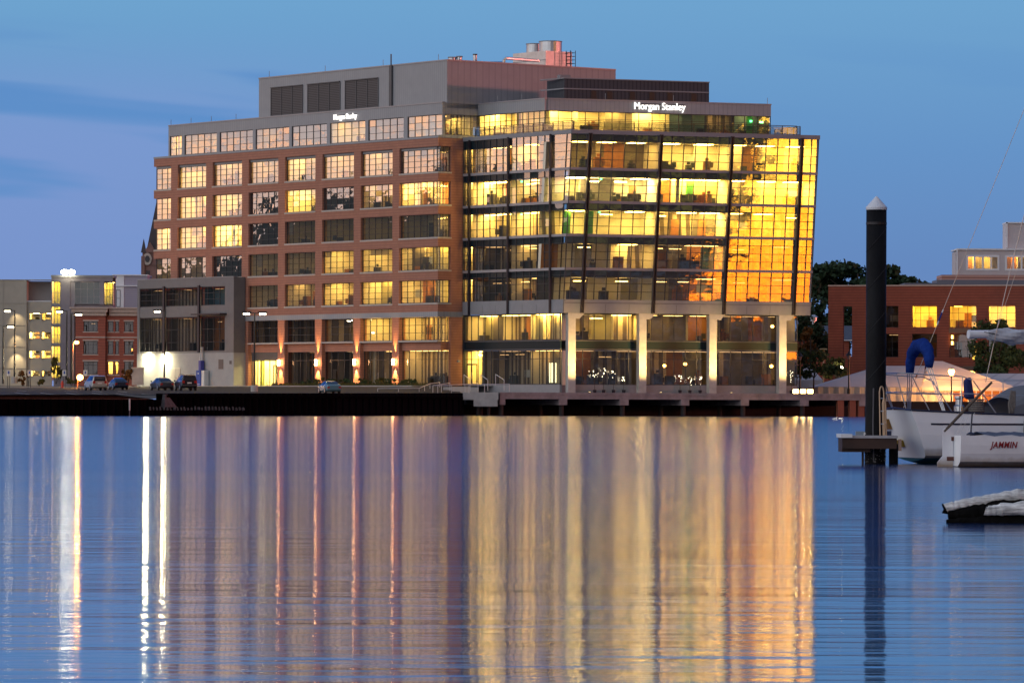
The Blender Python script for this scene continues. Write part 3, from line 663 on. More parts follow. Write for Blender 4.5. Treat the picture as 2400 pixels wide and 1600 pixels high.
for k in range(5):
    Zr = zrows(k); z0, z1 = Zr[0], Zr[-1]
    # left wall
    mb = MB(); zz = (z0 - .16, z1 + .16)
    for s_ in LC[1:]: mb.fbox(FGL, s_ - .035, s_ + .035, -.12, .03, z0, z1)
    mb.hexa([FGL(csL(z) + o_, d, z) for z in (z0, z1) for o_, d in ((.95, -.12), (1.02, -.12), (1.02, .03), (.95, .03))])
    for z in Zr[1:-1]: mb.hexa([FGL(csL(z), -.1, z - .025), FGL(20.6, -.1, z - .025), FGL(20.6, .015, z - .025), FGL(csL(z), .015, z - .025), FGL(csL(z), -.1, z + .025), FGL(20.6, -.1, z + .025), FGL(20.6, .015, z + .025), FGL(csL(z), .015, z + .025)])
    cw = mb.build('curtain_wall', FRAME, OFF)
    pb = MB(); sp = MB()
    cols = [('c', 0), ('c', .985)] + [('s', x) for x in LC]
    def PX(c, z): return csL(z) + c[1] if c[0] == 'c' else c[1]
    for i in range(len(cols) - 1):
        for j in range(4):
            za, zb_ = Zr[j], Zr[j + 1]; r = [random.uniform(-.006, .006) for _ in range(3)]; d = -.05
            q = [FGL(PX(cols[i], za), d + r[0], za), FGL(PX(cols[i + 1], za), d + r[1], za), FGL(PX(cols[i + 1], zb_), d + r[1] + r[2], zb_), FGL(PX(cols[i], zb_), d + r[0] + r[2], zb_)]
            (sp if (j == 3 and i > 7) else pb).quad(q)
    pb.build('pane', G_CURT if k < 4 else G_LEFT, cw, fix=False); sp.build('spandrel', G_SPAN, cw, fix=False)
    # right, leaning wall: every pane hangs upright in its tilted grid
    mb = MB()
    for s_ in RC: mb.fbox(FGR, s_ - .04, s_ + .04, -.12, .04, z0, z1)
    for z in Zr[1:-1]: mb.fbox(FGR, 0, 32.4, -.1, .02, z - .03, z + .03)
    cw = mb.build('curtain_wall', FRAME, OFF)
    pb = MB()
    for i in range(len(RC) - 1):
        for j in range(4):
            za, zb_ = Zr[j], Zr[j + 1]; r = [random.uniform(-.0016, .0016) for _ in range(3)]; lean = .956 * .0734 * (zb_ - za)
            d = -.03
            pb.quad([FGR(RC[i], d + r[0], za), FGR(RC[i + 1], d + r[1], za), FGR(RC[i + 1], d + r[1] + r[2] - lean, zb_), FGR(RC[i], d + r[0] + r[2] - lean, zb_)])
    pb.build('pane', G_RIGHT, cw, fix=False)
    # floor beams
    mb = MB(); zb_ = BEAM[k]
    if k > 0:
        mb.hexa([FGL(csL(z), d, z) if c else FGL(20.6, d, z) for z in (zb_ - .16, zb_ + .16) for c, d in ((1, -.3), (0, -.3), (0, .10), (1, .10))])
        mb.fbox(FGR, .02, 32.45, -.3, .12, zb_ - .16, zb_ + .16)
        mb.build('floor_beam', ALU, OFF)
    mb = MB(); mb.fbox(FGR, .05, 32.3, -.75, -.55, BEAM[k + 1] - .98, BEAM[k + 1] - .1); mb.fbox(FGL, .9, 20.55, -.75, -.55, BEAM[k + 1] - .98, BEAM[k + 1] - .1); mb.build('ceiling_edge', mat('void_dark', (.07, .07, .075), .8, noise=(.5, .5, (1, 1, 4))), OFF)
    g = GSTATE[k]; zf, zc = BEAM[k] + .1, BEAM[k + 1] - .95
    for q_ in list(g['l']) + list(g['r']): q_['pend'] = .75 if k < 2 else .15
    kw = dict(g['l'][0]); room(OFF, FGL, 5.4, 11.0, zf, zc, depth=5, d0=-.35, seed=200 + k, **kw)
    kw = dict(g['l'][1]); room(OFF, FGL, 11.1, 19.0, zf, zc, depth=5, d0=-.35, seed=210 + k, **kw)
    room(OFF, FGL, 19.1, 20.55, zf, zc, depth=2, d0=-.35, seed=215 + k, lamp=L_MID, nl=1, furn=0, ll=.6)
    for q, (a, b_) in enumerate(((.05, 11.5), (11.6, 20.8), (20.9, 32.2))):
        kw = dict(g['r'][q]); room(OFF, FGR, a, b_, zf, zc, depth=5, d0=-.35, seed=220 + 10 * q + k, corner=-1.6 if q == 0 else None, **kw)
    if k in (2, 3):
        mb = MB()
        for c in ((.3, -2.2), (3.0, -1.6)) if k == 2 else ((16.2, -2.5),): mb.fbox(FGR, c[0], c[0] + .9, c[1] - .15, c[1], zf + .01, zc - .05)
        mb.build('green_wall', GREENP, OFF)
        mb = MB(); mb.fbox(FGL, 9.8, 10.2, -1.2, -1.1, zc - .3, zc - .1); mb.fbox(FGR, 4.2, 4.6, -1.2, -1.1, zc - .3, zc - .1); mb.build('exit_sign', L_EXIT, OFF)
# coping, bottom band, soffit, fins, corner post
def bandL(mb, z0, z1, d0, d1, s1=20.6):
    mb.hexa([FGL(csL(z) - (d if d > 0 else 0) * .3, d, z) if c else FGL(s1, d, z) for z in (z0, z1) for c, d in ((1, d0), (0, d0), (0, d1), (1, d1))])
mb = MB(); bandL(mb, 33.99, 34.5, -.5, .12); mb.fbox(FGR, .02, 32.5, -.5, .14, 33.99, 34.5); mb.build('coping', METALG, OFF)
mb = MB(); bandL(mb, 12.41, 14.05, -.3, .08); mb.fbox(FGR, .01, 32.45, -.3, .10, 12.41, 14.05)
bb = mb.build('bottom_band', METALG, OFF)
mb = MB()
for c in [RC[i] for i in range(2, len(RC), 2)]: mb.fbox(FGR, c - .015, c + .015, .10, .108, 12.43, 13.5)
for c in LC[::2]: mb.fbox(FGL, c - .015, c + .015, .08, .088, 12.43, 13.5)
mb.fbox(FGR, .1, 32.4, .10, .115, 13.62, 13.66); mb.build('panel_joint', FRAME, bb)
mb = MB(); P4 = [FGR(.1, -.31, 12.45), FGR(32.4, -.31, 12.45), FGR(32.4, -14, 12.45), FGL(20.4, -2, 12.45), FGL(20.4, -.31, 12.45)]; mb.quad(P4); mb.build('soffit', CONCW, OFF)
for s_ in (2.31, 11.53, 20.83, 30.1):
    mb = MB(); mb.fbox(FGR, s_ - .2, s_ - .07, .0, .42, 12.42, 34.1); mb.fbox(FGR, s_ + .07, s_ + .2, .0, .42, 12.42, 34.1); mb.build('fin', FIN, OFF)
for s_ in (2.43, 11.05, 19.1):
    mb = MB(); mb.fbox(FGL, s_ - .12, s_ - .03, .0, .30, 12.42, 34.1); mb.fbox(FGL, s_ + .03, s_ + .12, .0, .30, 12.42, 34.1); mb.build('fin', FIN, OFF)
mb = MB(); mb.tube([FGR(0, 0, 12.45), FGR(0, 0, 34)], .07, 6); mb.build('corner_post', FRAME, OFF)
mb = MB(); mb.fbox(FGR, 32.2, 32.44, -12, .0, 12.45, 34.3); mb.build('end_wall', METALG, OFF)
mb = MB(); zt = 34.3; mb.quad([FGR(0.1, -.3, zt), FGR(32.4, -.3, zt), FGR(32.4, -14, zt), FGL(20, -6, zt), FGL(20, -.3, zt)]); mb.build('terrace', CONC, OFF)
def railing(fr, ss, d, z, parent):
    mb = MB()
    mb.fbox(fr, ss[0], ss[-1], d - .04, d + .04, z + 1.08, z + 1.16); mb.fbox(fr, ss[0], ss[-1], d - .02, d + .02, z + .93, z + .98); mb.fbox(fr, ss[0], ss[-1], d - .02, d + .02, z + .1, z + .15)
    r = mb.build('railing', FIN, parent)
    for s_ in ss:
        mb = MB(); mb.fbox(fr, s_ - .04, s_ + .04, d - .05, d + .05, z, z + 1.08); mb.build('post', FIN, r)
    mb = MB()
    mb.quad([fr(ss[0], d, z + .15), fr(ss[-1], d, z + .15), fr(ss[-1], d, z + .93), fr(ss[0], d, z + .93)]); mb.build('glass_infill', G_DARK, r, fix=False)
mb = MB(); mb.fbox(FGL, 20.61, 21.6, -1.2, -.1, DK0, 34.3); mb.build('corner_panel', mat('navy_panel', (.03, .036, .05), .5), OFF)
RT = Frame((FGR(0, 0, 34.5).x, FGR(0, 0, 34.5).y), Ra, Rn)
railing(FGL, [-.9 + i * 2.0 for i in range(11)], -.7, 34.5, OFF)
railing(RT, [.5 + i * 1.95 for i in range(16)], -.7, 34.5, OFF)
RTE = Frame((RT(30.3, -.7, 0).x, RT(30.3, -.7, 0).y), (-Rn.x, -Rn.y), Ra)
railing(RTE, [.3 + i * 2 for i in range(5)], 0, 34.5, OFF)

# lower two storeys behind the columns
DK = 2.75                                                   # pier deck level
GL0 = -.25; GR0 = -1.7
def lowwall(fr, s0, s1, n, d, gl, cap):
    window(OFF, fr, s0, s1, 9.15, 12.35, n, 1, d=d, gl=gl, sill=False, fw=.09, tilt=.004)
    window(OFF, fr, s0, s1, 3.75, 8.0, n, 2, d=d, gl=gl, sill=False, fw=.09, tilt=.004, zs=[3.75, 6.9, 8.0])
    mb = MB(); mb.fbox(fr, s0, s1, d - .2, d - .02, 8.12, 9.03); mb.build('spandrel', G_SPAN, OFF)
    mb = MB(); mb.fbox(fr, s0, s1, d - .2, d + .05, 8.0, 8.12); mb.fbox(fr, s0, s1, d - .2, d + .05, 9.03, 9.15); mb.build('floor_beam', METALD, OFF)
    mb = MB(); mb.fbox(fr, s0, s1, d - .3, d + .08, DK - .1, 3.75); mb.build('plinth', METALG, OFF)
lowwall(FGL, .9, 20.6, 14, GL0, G_CURT, 0)
lowwall(FGRV, .2, 31.5, 21, GR0, G_CURT, 0)
LST = [K(back=RSTRIPE, side=RCREAM, lamp=L_MID, nl=3, furn=0, splits=4), K(back=RSTRIPE, lamp=L_DIM, nl=3, furn=1, splits=4)]
room(OFF, FGL, 7.5, 20.5, 9.1, 12.3, depth=4, d0=-.7, seed=301, back=RSTRIPE, side=RCREAM, lamp=L_MID, nl=3, furn=2, splits=6)
room(OFF, FGL, 1.2, 7.4, 9.1, 12.3, depth=1.6, d0=-.7, seed=302, back=RSTRIPE, side=RCREAM, lamp=L_WARM, nl=2, furn=0, splits=4)
room(OFF, FGL, 7.5, 17.4, 3.7, 7.9, depth=4, d0=-.7, seed=303, back=RSTRIPE, lamp=L_LOW, nl=4, furn=3, splits=1)
room(OFF, FGL, 17.5, 20.5, 3.7, 7.9, depth=3, d0=-.7, seed=304, back=LIMEP, side=RCREAM, lamp=L_WARM, nl=2, furn=0)
room(OFF, FGL, 1.2, 7.4, 3.7, 7.9, depth=1.6, d0=-.7, seed=305, back=RSTRIPE, side=RCREAM, lamp=L_DIM, nl=2, furn=1)
for q, (a, b_, mz, lo) in enumerate(((.6, 11, L_MID, L_LOW), (11.1, 21, L_DIM, L_LOW), (21.1, 31.3, L_LOW, L_LOW))):
    room(OFF, FGRV, a, b_, 9.1, 12.3, depth=4.5, d0=GR0 - .4, seed=310 + q, back=RSTRIPE if q < 1 else RDARK, side=RCREAM, lamp=mz, nl=3, furn=2, splits=4)
    room(OFF, FGRV, a, b_, 3.7, 7.9, depth=5.5, d0=GR0 - .4, seed=320 + q, back=RSTRIPE, side=RDARK, lamp=lo, nl=4, furn=5, splits=4, drop=.7)
mb = MB()
for c, w_ in ((2.9, .12), (3.5, .3), (4.1, .12)): mb.fbox(FGL, c, c + w_, -1.2, -1.1, 4.0, 6.4)
mb.build('light_strip', lamp_mat('lamp_strip', (1, .86, .45), 3.0), OFF)
# glass entrance doors by the brick corner
mb = MB()
for c in (17.9, 18.9, 19.9): mb.fbox(FGL, c, c + .1, GL0, GL0 + .06, 3.8, 6.2)
mb.fbox(FGL, 17.9, 20.0, GL0, GL0 + .07, 6.2, 6.35); dr = mb.build('door', FRAME, OFF)
mb = MB(); mb.fbox(FGL, 18.85, 18.95, GL0 + .07, GL0 + .13, 4.5, 5.3); mb.build('handle', ALU, dr)
# concrete columns with flared heads
for u in (1349, 1515, 1679.5, 1843):
    c1 = FGRV.hit(u, 880, 0)[0]; c0 = c1 - .95
    mb = MB(); mb.fbox(FGRV, c0, c1, -.95, 0, DK - .2, 11.75)
    cl = mb.build('column', CONC, OFF)
    mb = MB(); mb.hexa([FGRV(c0 - .05, -1.0, 11.75), FGRV(c1 + .5, -1.0, 11.75), FGRV(c1 + .5, .05, 11.75), FGRV(c0 - .05, .05, 11.75), FGRV(c0 - .05, -1.0, 12.44), FGRV(c1 + 1.15, -1.0, 12.44), FGRV(c1 + 1.15, .05, 12.44), FGRV(c0 - .05, .05, 12.44)])
    mb.build('capital', CONC, cl)

# ------------------------------------------------------------------ lit signs and wall lamps on the office building
SIGNM = lamp_mat('sign_white', (1, .95, .88), 2.2)
def sign(fr, sc, z, size, d, label, name='building_sign', flip=True, xs=.88):
    vs, fs, w = text_mb('Morgan Stanley', size, .06, .0, 0, xs)
    rt = thing(name, label, 'sign', fr(sc, d, z), 0)
    mb = MB(); x0 = min(v.x for v in vs)
    dirn = -1 if flip else 1
    mb.v = [fr(sc + dirn * (v.x - x0 - w / 2), d + .14 + v.z, z + v.y) for v in vs]; mb.f = fs; mb.m = [0] * len(fs)
    mb.build('lettering', SIGNM, rt, fix=False)
    mb = MB(); mb.fbox(fr, sc - w / 2, sc + w / 2, d + .0, d + .05, z + size * .12, z + size * .2); mb.fbox(fr, sc - w / 2, sc + w / 2, d + .0, d + .05, z + size * .5, z + size * .58); mb.build('mounting_rail', FRAME, rt)
    return rt
s0_, zz = FUR.hit(1546, 257.5)
sign(FUR, s0_, zz - .02, 1.25, 0, 'long white lit letters on the red brown fascia above the glass corner', flip=False)
s0_, zz = FB.hit(811, 279, DM)
sign(FB, s0_, zz, .95, DM, 'small white lit letters on the grey metal wall over the brick wing', flip=True)

def wall_lamp(fr, s_, z, label, d=.0):
    p = fr(s_, d, z)
    rt = thing('wall_lamp', label, 'wall lamp', p, 0, 'wall lamps on the brick piers')
    mb = MB(); mb.fbox(fr, s_ - .06, s_ + .06, d, d + .18, z - .1, z + .1); mb.build('bracket', FRAME, rt)
    c = fr(s_, d + .36, z); mb = MB(); mb.lathe(c.x, c.y, [(.16, z - .36), (.17, z + .38)], 10); mb.build('shade', lamp_mat('lamp_sconce', (1, .50, .20), 60), rt)
    mb = MB(); mb.lathe(c.x, c.y, [(.2, z + .38), (.2, z + .46)], 10); mb.lathe(c.x, c.y, [(.19, z - .44), (.19, z - .36)], 10); mb.build('cap', FRAME, rt)
    col_ = (1, .49, .14)
    q = fr(s_, d + .26, z + .55); light('SPOT', q, 5200, col_, rt, aim=fr(s_, d - .05, z + 6), size=R_(34), blend=.9)
    q = fr(s_, d + .26, z - .55); light('SPOT', q, 3600, col_, rt, aim=fr(s_, d + .02, z - 4), size=R_(56), blend=.7)
WLB = ['against the grey annex corner', 'right of the lit entrance', 'between the dark ground floor windows', 'above the teal car roof line', 'nearest the brick corner']
for (a, b_), tx in zip((PIERS[4], PIERS[3], PIERS[2], PIERS[1], PIERS[0]), ['beside the grey annex wall', 'just right of the lit entrance doors', 'left of the window above the teal car', 'right of the window above the teal car', 'nearest the brick corner and steps']):
    wall_lamp(FB, (a + b_) / 2, 6.6, 'orange lit cylinder lamp on the brick pier ' + tx)
for k, s_ in enumerate((2.4, )):
    pass
mb = MB(); mb.fbox(FBr, 3.0, 3.35, 0, .2, 6.55, 6.8); tag(mb.build('camera_box', CONCW, None), 'small white box fixed high on the brick return wall by the glass corner', 'security camera')
# uplights in front of the columns
for k, u in enumerate((1349, 1515, 1679.5, 1843)):
    c1 = FGRV.hit(u, 880, 0)[0]; s_ = c1 - .45
    p = FGRV(s_ + .7, 4.2, DK + .02)
    rt = thing('ground_light', 'small floodlight on the pier deck at the foot of the %s concrete column' % ('corner', 'second', 'third', 'far right')[k], 'ground light', p, 0, 'uplights along the columns')
    mb = MB(); mb.lathe(p.x, p.y, [(.16, DK), (.18, DK + .1)], 10); mb.build('housing', FIN, rt)
    mb = MB(); mb.lathe(p.x, p.y, [(.12, DK + .1), (.12, DK + .12)], 10); mb.build('lens', lamp_mat('lamp_up', (1, .7, .3), 4), rt)
    light('SPOT', (p.x, p.y, DK + .25), 11500, (1, .60, .20), rt, aim=FGRV(s_ + .1, -.1, 8.0), size=R_(68), blend=1)

# ------------------------------------------------------------------ rooftop equipment
SILV = mat('galvanised', (.55, .56, .57), .38, .75, noise=(1.2, .25))
RP = PT
cx, cz = at(1279, 119, 584.0), 0
FCt = Frame((cx.x, cx.y), La, Ln); FCr = Frame((cx.x, cx.y), Ra, Rn)
ct = thing('cooling_tower', 'silver box cooling unit with two round fan drums on the penthouse roof', 'cooling unit', (cx.x, cx.y, RP))
zt = cx.z; l1 = FCt.hit(1202.5, 128)[0]; r1 = Frame((cx.x, cx.y), Pa, Pn).hit(1340.6, 121)[0]
FC2 = Frame((cx.x, cx.y), Pa, Pn)
def ctp(a, b_, z): return Vector((cx.x, cx.y, z)) + FCt.a * a + FC2.a * b_
mb = MB(); mb.hexa([ctp(0, 0, RP + .1), ctp(l1, 0, RP + .1), ctp(l1, r1, RP + .1), ctp(0, r1, RP + .1), ctp(0, 0, zt), ctp(l1, 0, zt), ctp(l1, r1, zt), ctp(0, r1, zt)]); mb.build('casing', SILV, ct)
mb = MB(); mb.hexa([ctp(-.05, -.04, zt - 1.2), ctp(l1, -.04, zt - 1.2), ctp(l1, -.01, zt - 1.2), ctp(-.05, -.01, zt - 1.2), ctp(-.05, -.04, zt - 1.1), ctp(l1, -.04, zt - 1.1), ctp(l1, -.01, zt - 1.1), ctp(-.05, -.01, zt - 1.1)])
mb.build('seam', METALG, ct)
for a, rad, h in ((4.9, 1.05, 1.15), (1.5, 1.45, 1.25)):
    c = ctp(a, r1 * .45, 0); mb = MB(); mb.lathe(c.x, c.y, [(rad, zt), (rad, zt + h)], 24); f_ = mb.build('fan_drum', SILV, ct)
    mb = MB(); mb.lathe(c.x, c.y, [(rad + .05, zt + h), (rad + .05, zt + h + .1)], 24); mb.build('rim', METALG, f_)
mb = MB()
for a in (0, .8):
    for b_ in (.35, 1.25):
        p = ctp(-b_, r1 - 1.2 + a, 0); mb.tube([(p.x, p.y, RP - .6), (p.x, p.y, zt + .1)], .045, 5)
for z in [RP + .2 + .45 * i for i in range(int((zt - RP) / .45) + 1)]:
    for b_ in (.35, 1.25):
        mb.tube([ctp(-b_, r1 - 1.2, z), ctp(-b_, r1 - .4, z)], .03, 5)
    for a in (0, .8): mb.tube([ctp(-.35, r1 - 1.2 + a, z), ctp(-1.25, r1 - 1.2 + a, z)], .025, 5)
mb.build('ladder_cage', FRAME, ct)
def roof_pt(u, v, y): return at(u, v, y)
pip = thing('roof_pipe', 'pair of blue grey pipes running along the penthouse roof to the silver unit', 'pipe', roof_pt(1180, 150, 580))
mb = MB(); a = at(1181, 147, 580); b_ = at(1262, 145.5, 584); z = RP + .9
mb.tube([(a.x, a.y, RP + .1), (a.x, a.y, z - .25), (a.x + .25, a.y, z), (b_.x, b_.y, z)], .2, 8); mb.build('pipe', SILV, pip)
mb = MB(); a = at(1144, 147, 585); b_ = at(1180, 147, 585); z = RP + .65
mb.tube([(a.x, a.y, RP + .1), (a.x + .2, a.y, z), (b_.x, b_.y, z)], .2, 8); mb.build('pipe', mat('blue_pipe', (.05, .1, .3), .4), pip)
for u, v0, w_, lab in ((1060, 134, 1.0, 'short wide silver roof vent left of the grey flue'), (1076.5, 132, .75, 'short reddish roof vent beside the wide silver vent'), (1113.5, 127, .52, 'tall thin grey flue with dark cap on the penthouse roof')):
    p = at(u, v0, 582); rt = thing('roof_vent', lab, 'roof vent', (p.x, p.y, RP))
    mb = MB(); mb.lathe(p.x, p.y, [(w_ / 2 * 1.0, RP), (w_ / 2, p.z - .15)], 14); mb.build('pipe', SILV, rt)
    mb = MB(); mb.lathe(p.x, p.y, [(w_ / 2 * 1.15, p.z - .15), (w_ / 2 * 1.15, p.z)], 14); mb.build('cap', METALG if w_ > .6 else FRAME, rt)

# ------------------------------------------------------------------ grey annex at the left end
ANP = mat('annex_panel', (.15, .155, .165), .5, .1, noise=(.7, .15))
DA = 1.9
a0 = FB.hit(548, 649, DA); a1 = FB.hit(322, 657, DA); AS0, AS1, AZT = a0[0], a1[0], a0[1]
zm = FB.hit(548, 826, DA)[1]
ANX = thing('annex_building', 'low dark grey panelled annex with two window bands on a pale concrete base', 'annex', FB(AS0, DA, GZ))
zw = [FB.hit(527, v, DA)[1] for v in (822, 740, 714.5, 670)]
sR = FB.hit(527, 700, DA)[0]; sL = FB.hit(327, 700, DA)[0]
mb = MB()
mb.fbox(FB, AS0, AS1, DA - .5, DA, zw[3], AZT); mb.fbox(FB, sL, AS1, DA - .5, DA, zm, zw[3]); mb.fbox(FB, AS0, sR, DA - .5, DA, zm, zw[3])
mb.fbox(FB, sR, sL, DA - .5, DA - .05, zw[1], zw[2]); mb.fbox(FB, sR, sL, DA - .5, DA - .05, zm, zw[0])
mb.fbox(FB, AS0, AS0 + .5, .1, DA - .5, zm, AZT)
mb.fbox(FB, AS0 + .5, AS1, -6, DA - .5, AZT - .5, AZT - .2); mb.fbox(FB, AS1 - .5, AS1, -6, DA - .5, zm, AZT - .5)
mb.build('panel_wall', ANP, ANX)
mb = MB(); mb.fbox(FB, AS0 - .05, AS1 + .05, DA - .55, DA + .06, AZT, AZT + .12); mb.build('coping', METALG, ANX)
mb = MB(); mb.fbox(FB, AS0 + .02, AS1 + .1, -.2, DA - .03, GZ - 1.2, zm); mb.build('base_wall', CONCW, ANX)
us = [(80, 240), (262, 480), (505, 668)]
for q, (x0, x1) in enumerate(us):
    s1_ = FB.hit(300 + x0 / 2.94, 700, DA)[0]; s0_ = FB.hit(300 + x1 / 2.94, 700, DA)[0]
    window(ANX, FB, s0_, s1_, zw[2] + .02, zw[3] - .02, (4, 5, 4)[q], 3, d=DA - .1, gl=G_DARK, sill=False)
    room(ANX, FB, s0_ + .02, s1_ - .02, zw[2] - .1, zw[3] - .3, depth=1.3, d0=DA - .55, seed=400 + q, back=(RDARK, RSTRIPE, RBLUE)[q], lamp=L_LOW, nl=1, furn=0, ll=.6, drop=.2)
    window(ANX, FB, s0_, s1_, zw[0] + .02, zw[1] - .02, (5, 6, 4)[q], 3, d=DA - .1, gl=G_DARK, sill=False, zs=[zw[0] + .02, zw[0] + 1.2, zw[0] + 2.9, zw[1] - .02])
    room(ANX, FB, s0_ + .02, s1_ - .02, zw[0] + .05, zw[1] - .2, depth=1.3, d0=DA - .55, seed=410 + q, back=RSTRIPE if q < 2 else WOODO, side=RDARK, lamp=L_LOW, nl=1, furn=1, ll=.6, drop=.5)
for x in (251, 492):
    s_ = FB.hit(300 + x / 2.94, 700, DA)[0]; mb = MB(); mb.fbox(FB, s_ - .2, s_ + .2, DA, DA + .2, zw[0] - .2, zw[3] + .2); mb.build('fin', FIN, ANX)
s0_, s1_ = FB.hit(300 + 680 / 2.94, 740, DA)[0], FB.hit(300 + 480 / 2.94, 740, DA)[0]
mb = MB(); mb.fbox(FB, s0_, s1_, DA, DA + 1.1, zw[1] + .15, zw[1] + .35); mb.build('canopy', FIN, ANX)
s0_, s1_ = FB.hit(423, 880, DA)[0], FB.hit(402, 880, DA)[0]; gz = FB.hit(412, 905, DA)[1]; gt = FB.hit(412, 864, DA)[1]
DOORG = mat('door_grey', (.30, .29, .27), .6)
for q in (0, 1):
    a, b_ = s0_ + (s1_ - s0_) * q / 2, s0_ + (s1_ - s0_) * (q + 1) / 2
    mb = MB(); mb.fbox(FB, a + .02, b_ - .02, DA - .03, DA + .03, gz, gt); dd_ = mb.build('door', DOORG, ANX)
    mb = MB(); c = b_ - .15 if q == 0 else a + .15; mb.fbox(FB, c - .04, c + .04, DA + .03, DA + .1, gz + 1.0, gz + 1.2); mb.build('handle', ALU, dd_)
mb = MB(); mb.fbox(FB, s0_ - .1, s1_ + .1, DA - .03, DA + .06, gt, gt + .12); mb.build('door_frame', STONE, ANX)
for u0, u1, v0, v1 in ((512.5, 523, 842, 864.5), (538, 542.5, 845, 853)):
    s0_, z1_ = FB.hit(u1, v0, DA); s1_, z0_ = FB.hit(u0, v1, DA); mb = MB(); mb.fbox(FB, s0_, s1_, DA - .03, DA + .04, z0_, z1_); mb.build('louvre', mat('louvre_brown', (.16, .13, .12), .6, streak=(2, 7, (.06, .05, .05), .4)), ANX)
for u, tx in ((347, 'left of the two on the pale concrete wall of the annex'), (388.5, 'right of the two on the pale concrete wall, beside the lamp post')):
    s_, z = FB.hit(u, 843, DA); p = FB(s_, DA, z)
    rt = thing('floodlight', 'glaring white floodlight, ' + tx, 'floodlight', p, 0, 'floodlights on the annex wall')
    mb = MB(); mb.fbox(FB, s_ - .3, s_ + .3, DA - .03, DA + .28, z - .25, z + .3); mb.build('housing', FRAME, rt)
    mb = MB(); mb.quad([FB(s_ + .62 * math.cos(a_), DA + .32, z + .03 + .5 * math.sin(a_)) for a_ in [2 * math.pi * i_ / 16 for i_ in range(16)]]); mb.build('lens', lamp_mat('lamp_flood', (1, .86, .48), 480), rt)
    light('SPOT', FB(s_, DA + 2.2, z + .1), 1100, (1, .86, .5), rt, aim=FB(s_, DA - .02, z - 2.0), size=R_(150), blend=1, rad=.3)
# blue dispenser machine and bin by the annex
s_, z = FB.hit(478, 905, DA); bp_ = FB(s_, DA + .7, z)
pay = thing('pay_station', 'tall blue machine with a white side cabinet against the annex wall', 'pay station', bp_)
BLUE = mat('blue_enamel', (.012, .06, .32), .35); WHT = mat('white_enamel', (.6, .61, .6), .45)
mb = MB(); mb.fbox(FB, s_ - .55, s_ + .55, DA + .1, DA + .9, z + .05, z + 2.1); mb.build('cabinet', BLUE, pay)
mb = MB(); mb.fbox(FB, s_ - .28, s_ + .28, DA + .15, DA + .7, z + 2.1, z + 3.4); mb.build('header', mat('violet_enamel', (.06, .06, .28), .4), pay)
mb = MB(); mb.fbox(FB, s_ - 1.3, s_ - .6, DA + .1, DA + .8, z, z + 2.1); mb.build('side_cabinet', WHT, pay)
mb = MB(); mb.fbox(FB, s_ - .02, s_ + .12, DA + .1, DA + .3, z + 3.4, z + 5.2); mb.tube([FB(s_ + .8, DA + .6, z), FB(s_ + .55, DA + .5, z + 2.4), FB(s_ + .25, DA + .3, z + 5.2)], .06, 6); mb.build('mast', SILV, pay)
mb = MB(); c = FB(s_ - .05, DA + .905, z + 1.75); mb.fbox(FB, s_ - .12, s_ + .12, DA + .905, DA + .92, z + 1.6, z + 1.8); mb.fbox(FB, s_ - .4, s_ + .35, DA + .905, DA + .915, z + .25, z + .3); mb.build('white_mark', PAINT, pay)
p = lot_at(323, 902); p = Vector((p.x, min(p.y, 612), p.z))
bn = thing('planter_box', 'square pale concrete bollard block at the annex corner', 'concrete block', p)
mb = MB(); mb.box(p.x - .75, p.x + .75, p.y - .4, p.y + .4, p.z, p.z + 2.15); mb.build('block', CONC, bn)
mb = MB(); mb.box(p.x - .82, p.x + .82, p.y - .47, p.y + .47, p.z + 2.15, p.z + 2.3); mb.build('cap', STONE, bn)

# ------------------------------------------------------------------ quay wall, stubs, pier
qw = thing('quay_wall', 'long black sheet pile harbour wall on the left, gravel edged at its lower end', 'harbour wall', (QA.x, QA.y, 0))
JT = 30.0                                                    # where the wall steps up
QN = Vector((QD.y, -QD.x))                                   # towards the water
FQ = Frame((QA.x, QA.y), QD, QN)
CORR = mb = MB()
n0 = -160
s_ = n0
while s_ < QT:
    zt_ = 1.72 if s_ < JT else qz(s_) + .12
    i = int(round((s_ - n0) / .75)); d = .25 if i % 2 else .05
    if abs(s_ - JT) < .4: pass
    mb.fbox(FQ, s_, s_ + .75, -1.2, d, -1.5, zt_)
    s_ += .75
mb.build('sheet_pile', BLACK, qw)
mb = MB(); mb.fbox(FQ, JT + .2, QT, -.3, .42, 1.95, 2.2); mb.build('waler', BLACK, qw)
mb = MB(); mb.hexa([FQ(n0, -6, 1.6), FQ(JT, -6, 1.6), FQ(JT, -1.2, 1.6), FQ(n0, -1.2, 1.6), FQ(n0, -6, 2.13), FQ(JT, -6, 2.2), FQ(JT, -1.2, 1.76), FQ(n0, -1.2, 1.76)])
o = mb.build('gravel_strip', GRAV); o['kind'] = 'structure'
mb = MB(); q = FQ(JT - .1, .25, 0)
mb.hexa([FQ(JT - .6, .1, .9), FQ(JT + 2.6, .1, .9), FQ(JT + 2.0, .5, .9), FQ(JT - .4, .5, .9), FQ(JT - .2, .1, 2.3), FQ(JT + .5, .1, 2.3), FQ(JT + .4, .3, 2.3), FQ(JT - .1, .3, 2.3)])
mb.build('mortar_patch', mat('mortar', (.09, .09, .1), .9, noise=(2, .5)), qw)
mp = mat('old_timber', (.10, .105, .11), .9, noise=(4, .7))
mb0 = None
s_ = JT - 3.5
stub0 = None
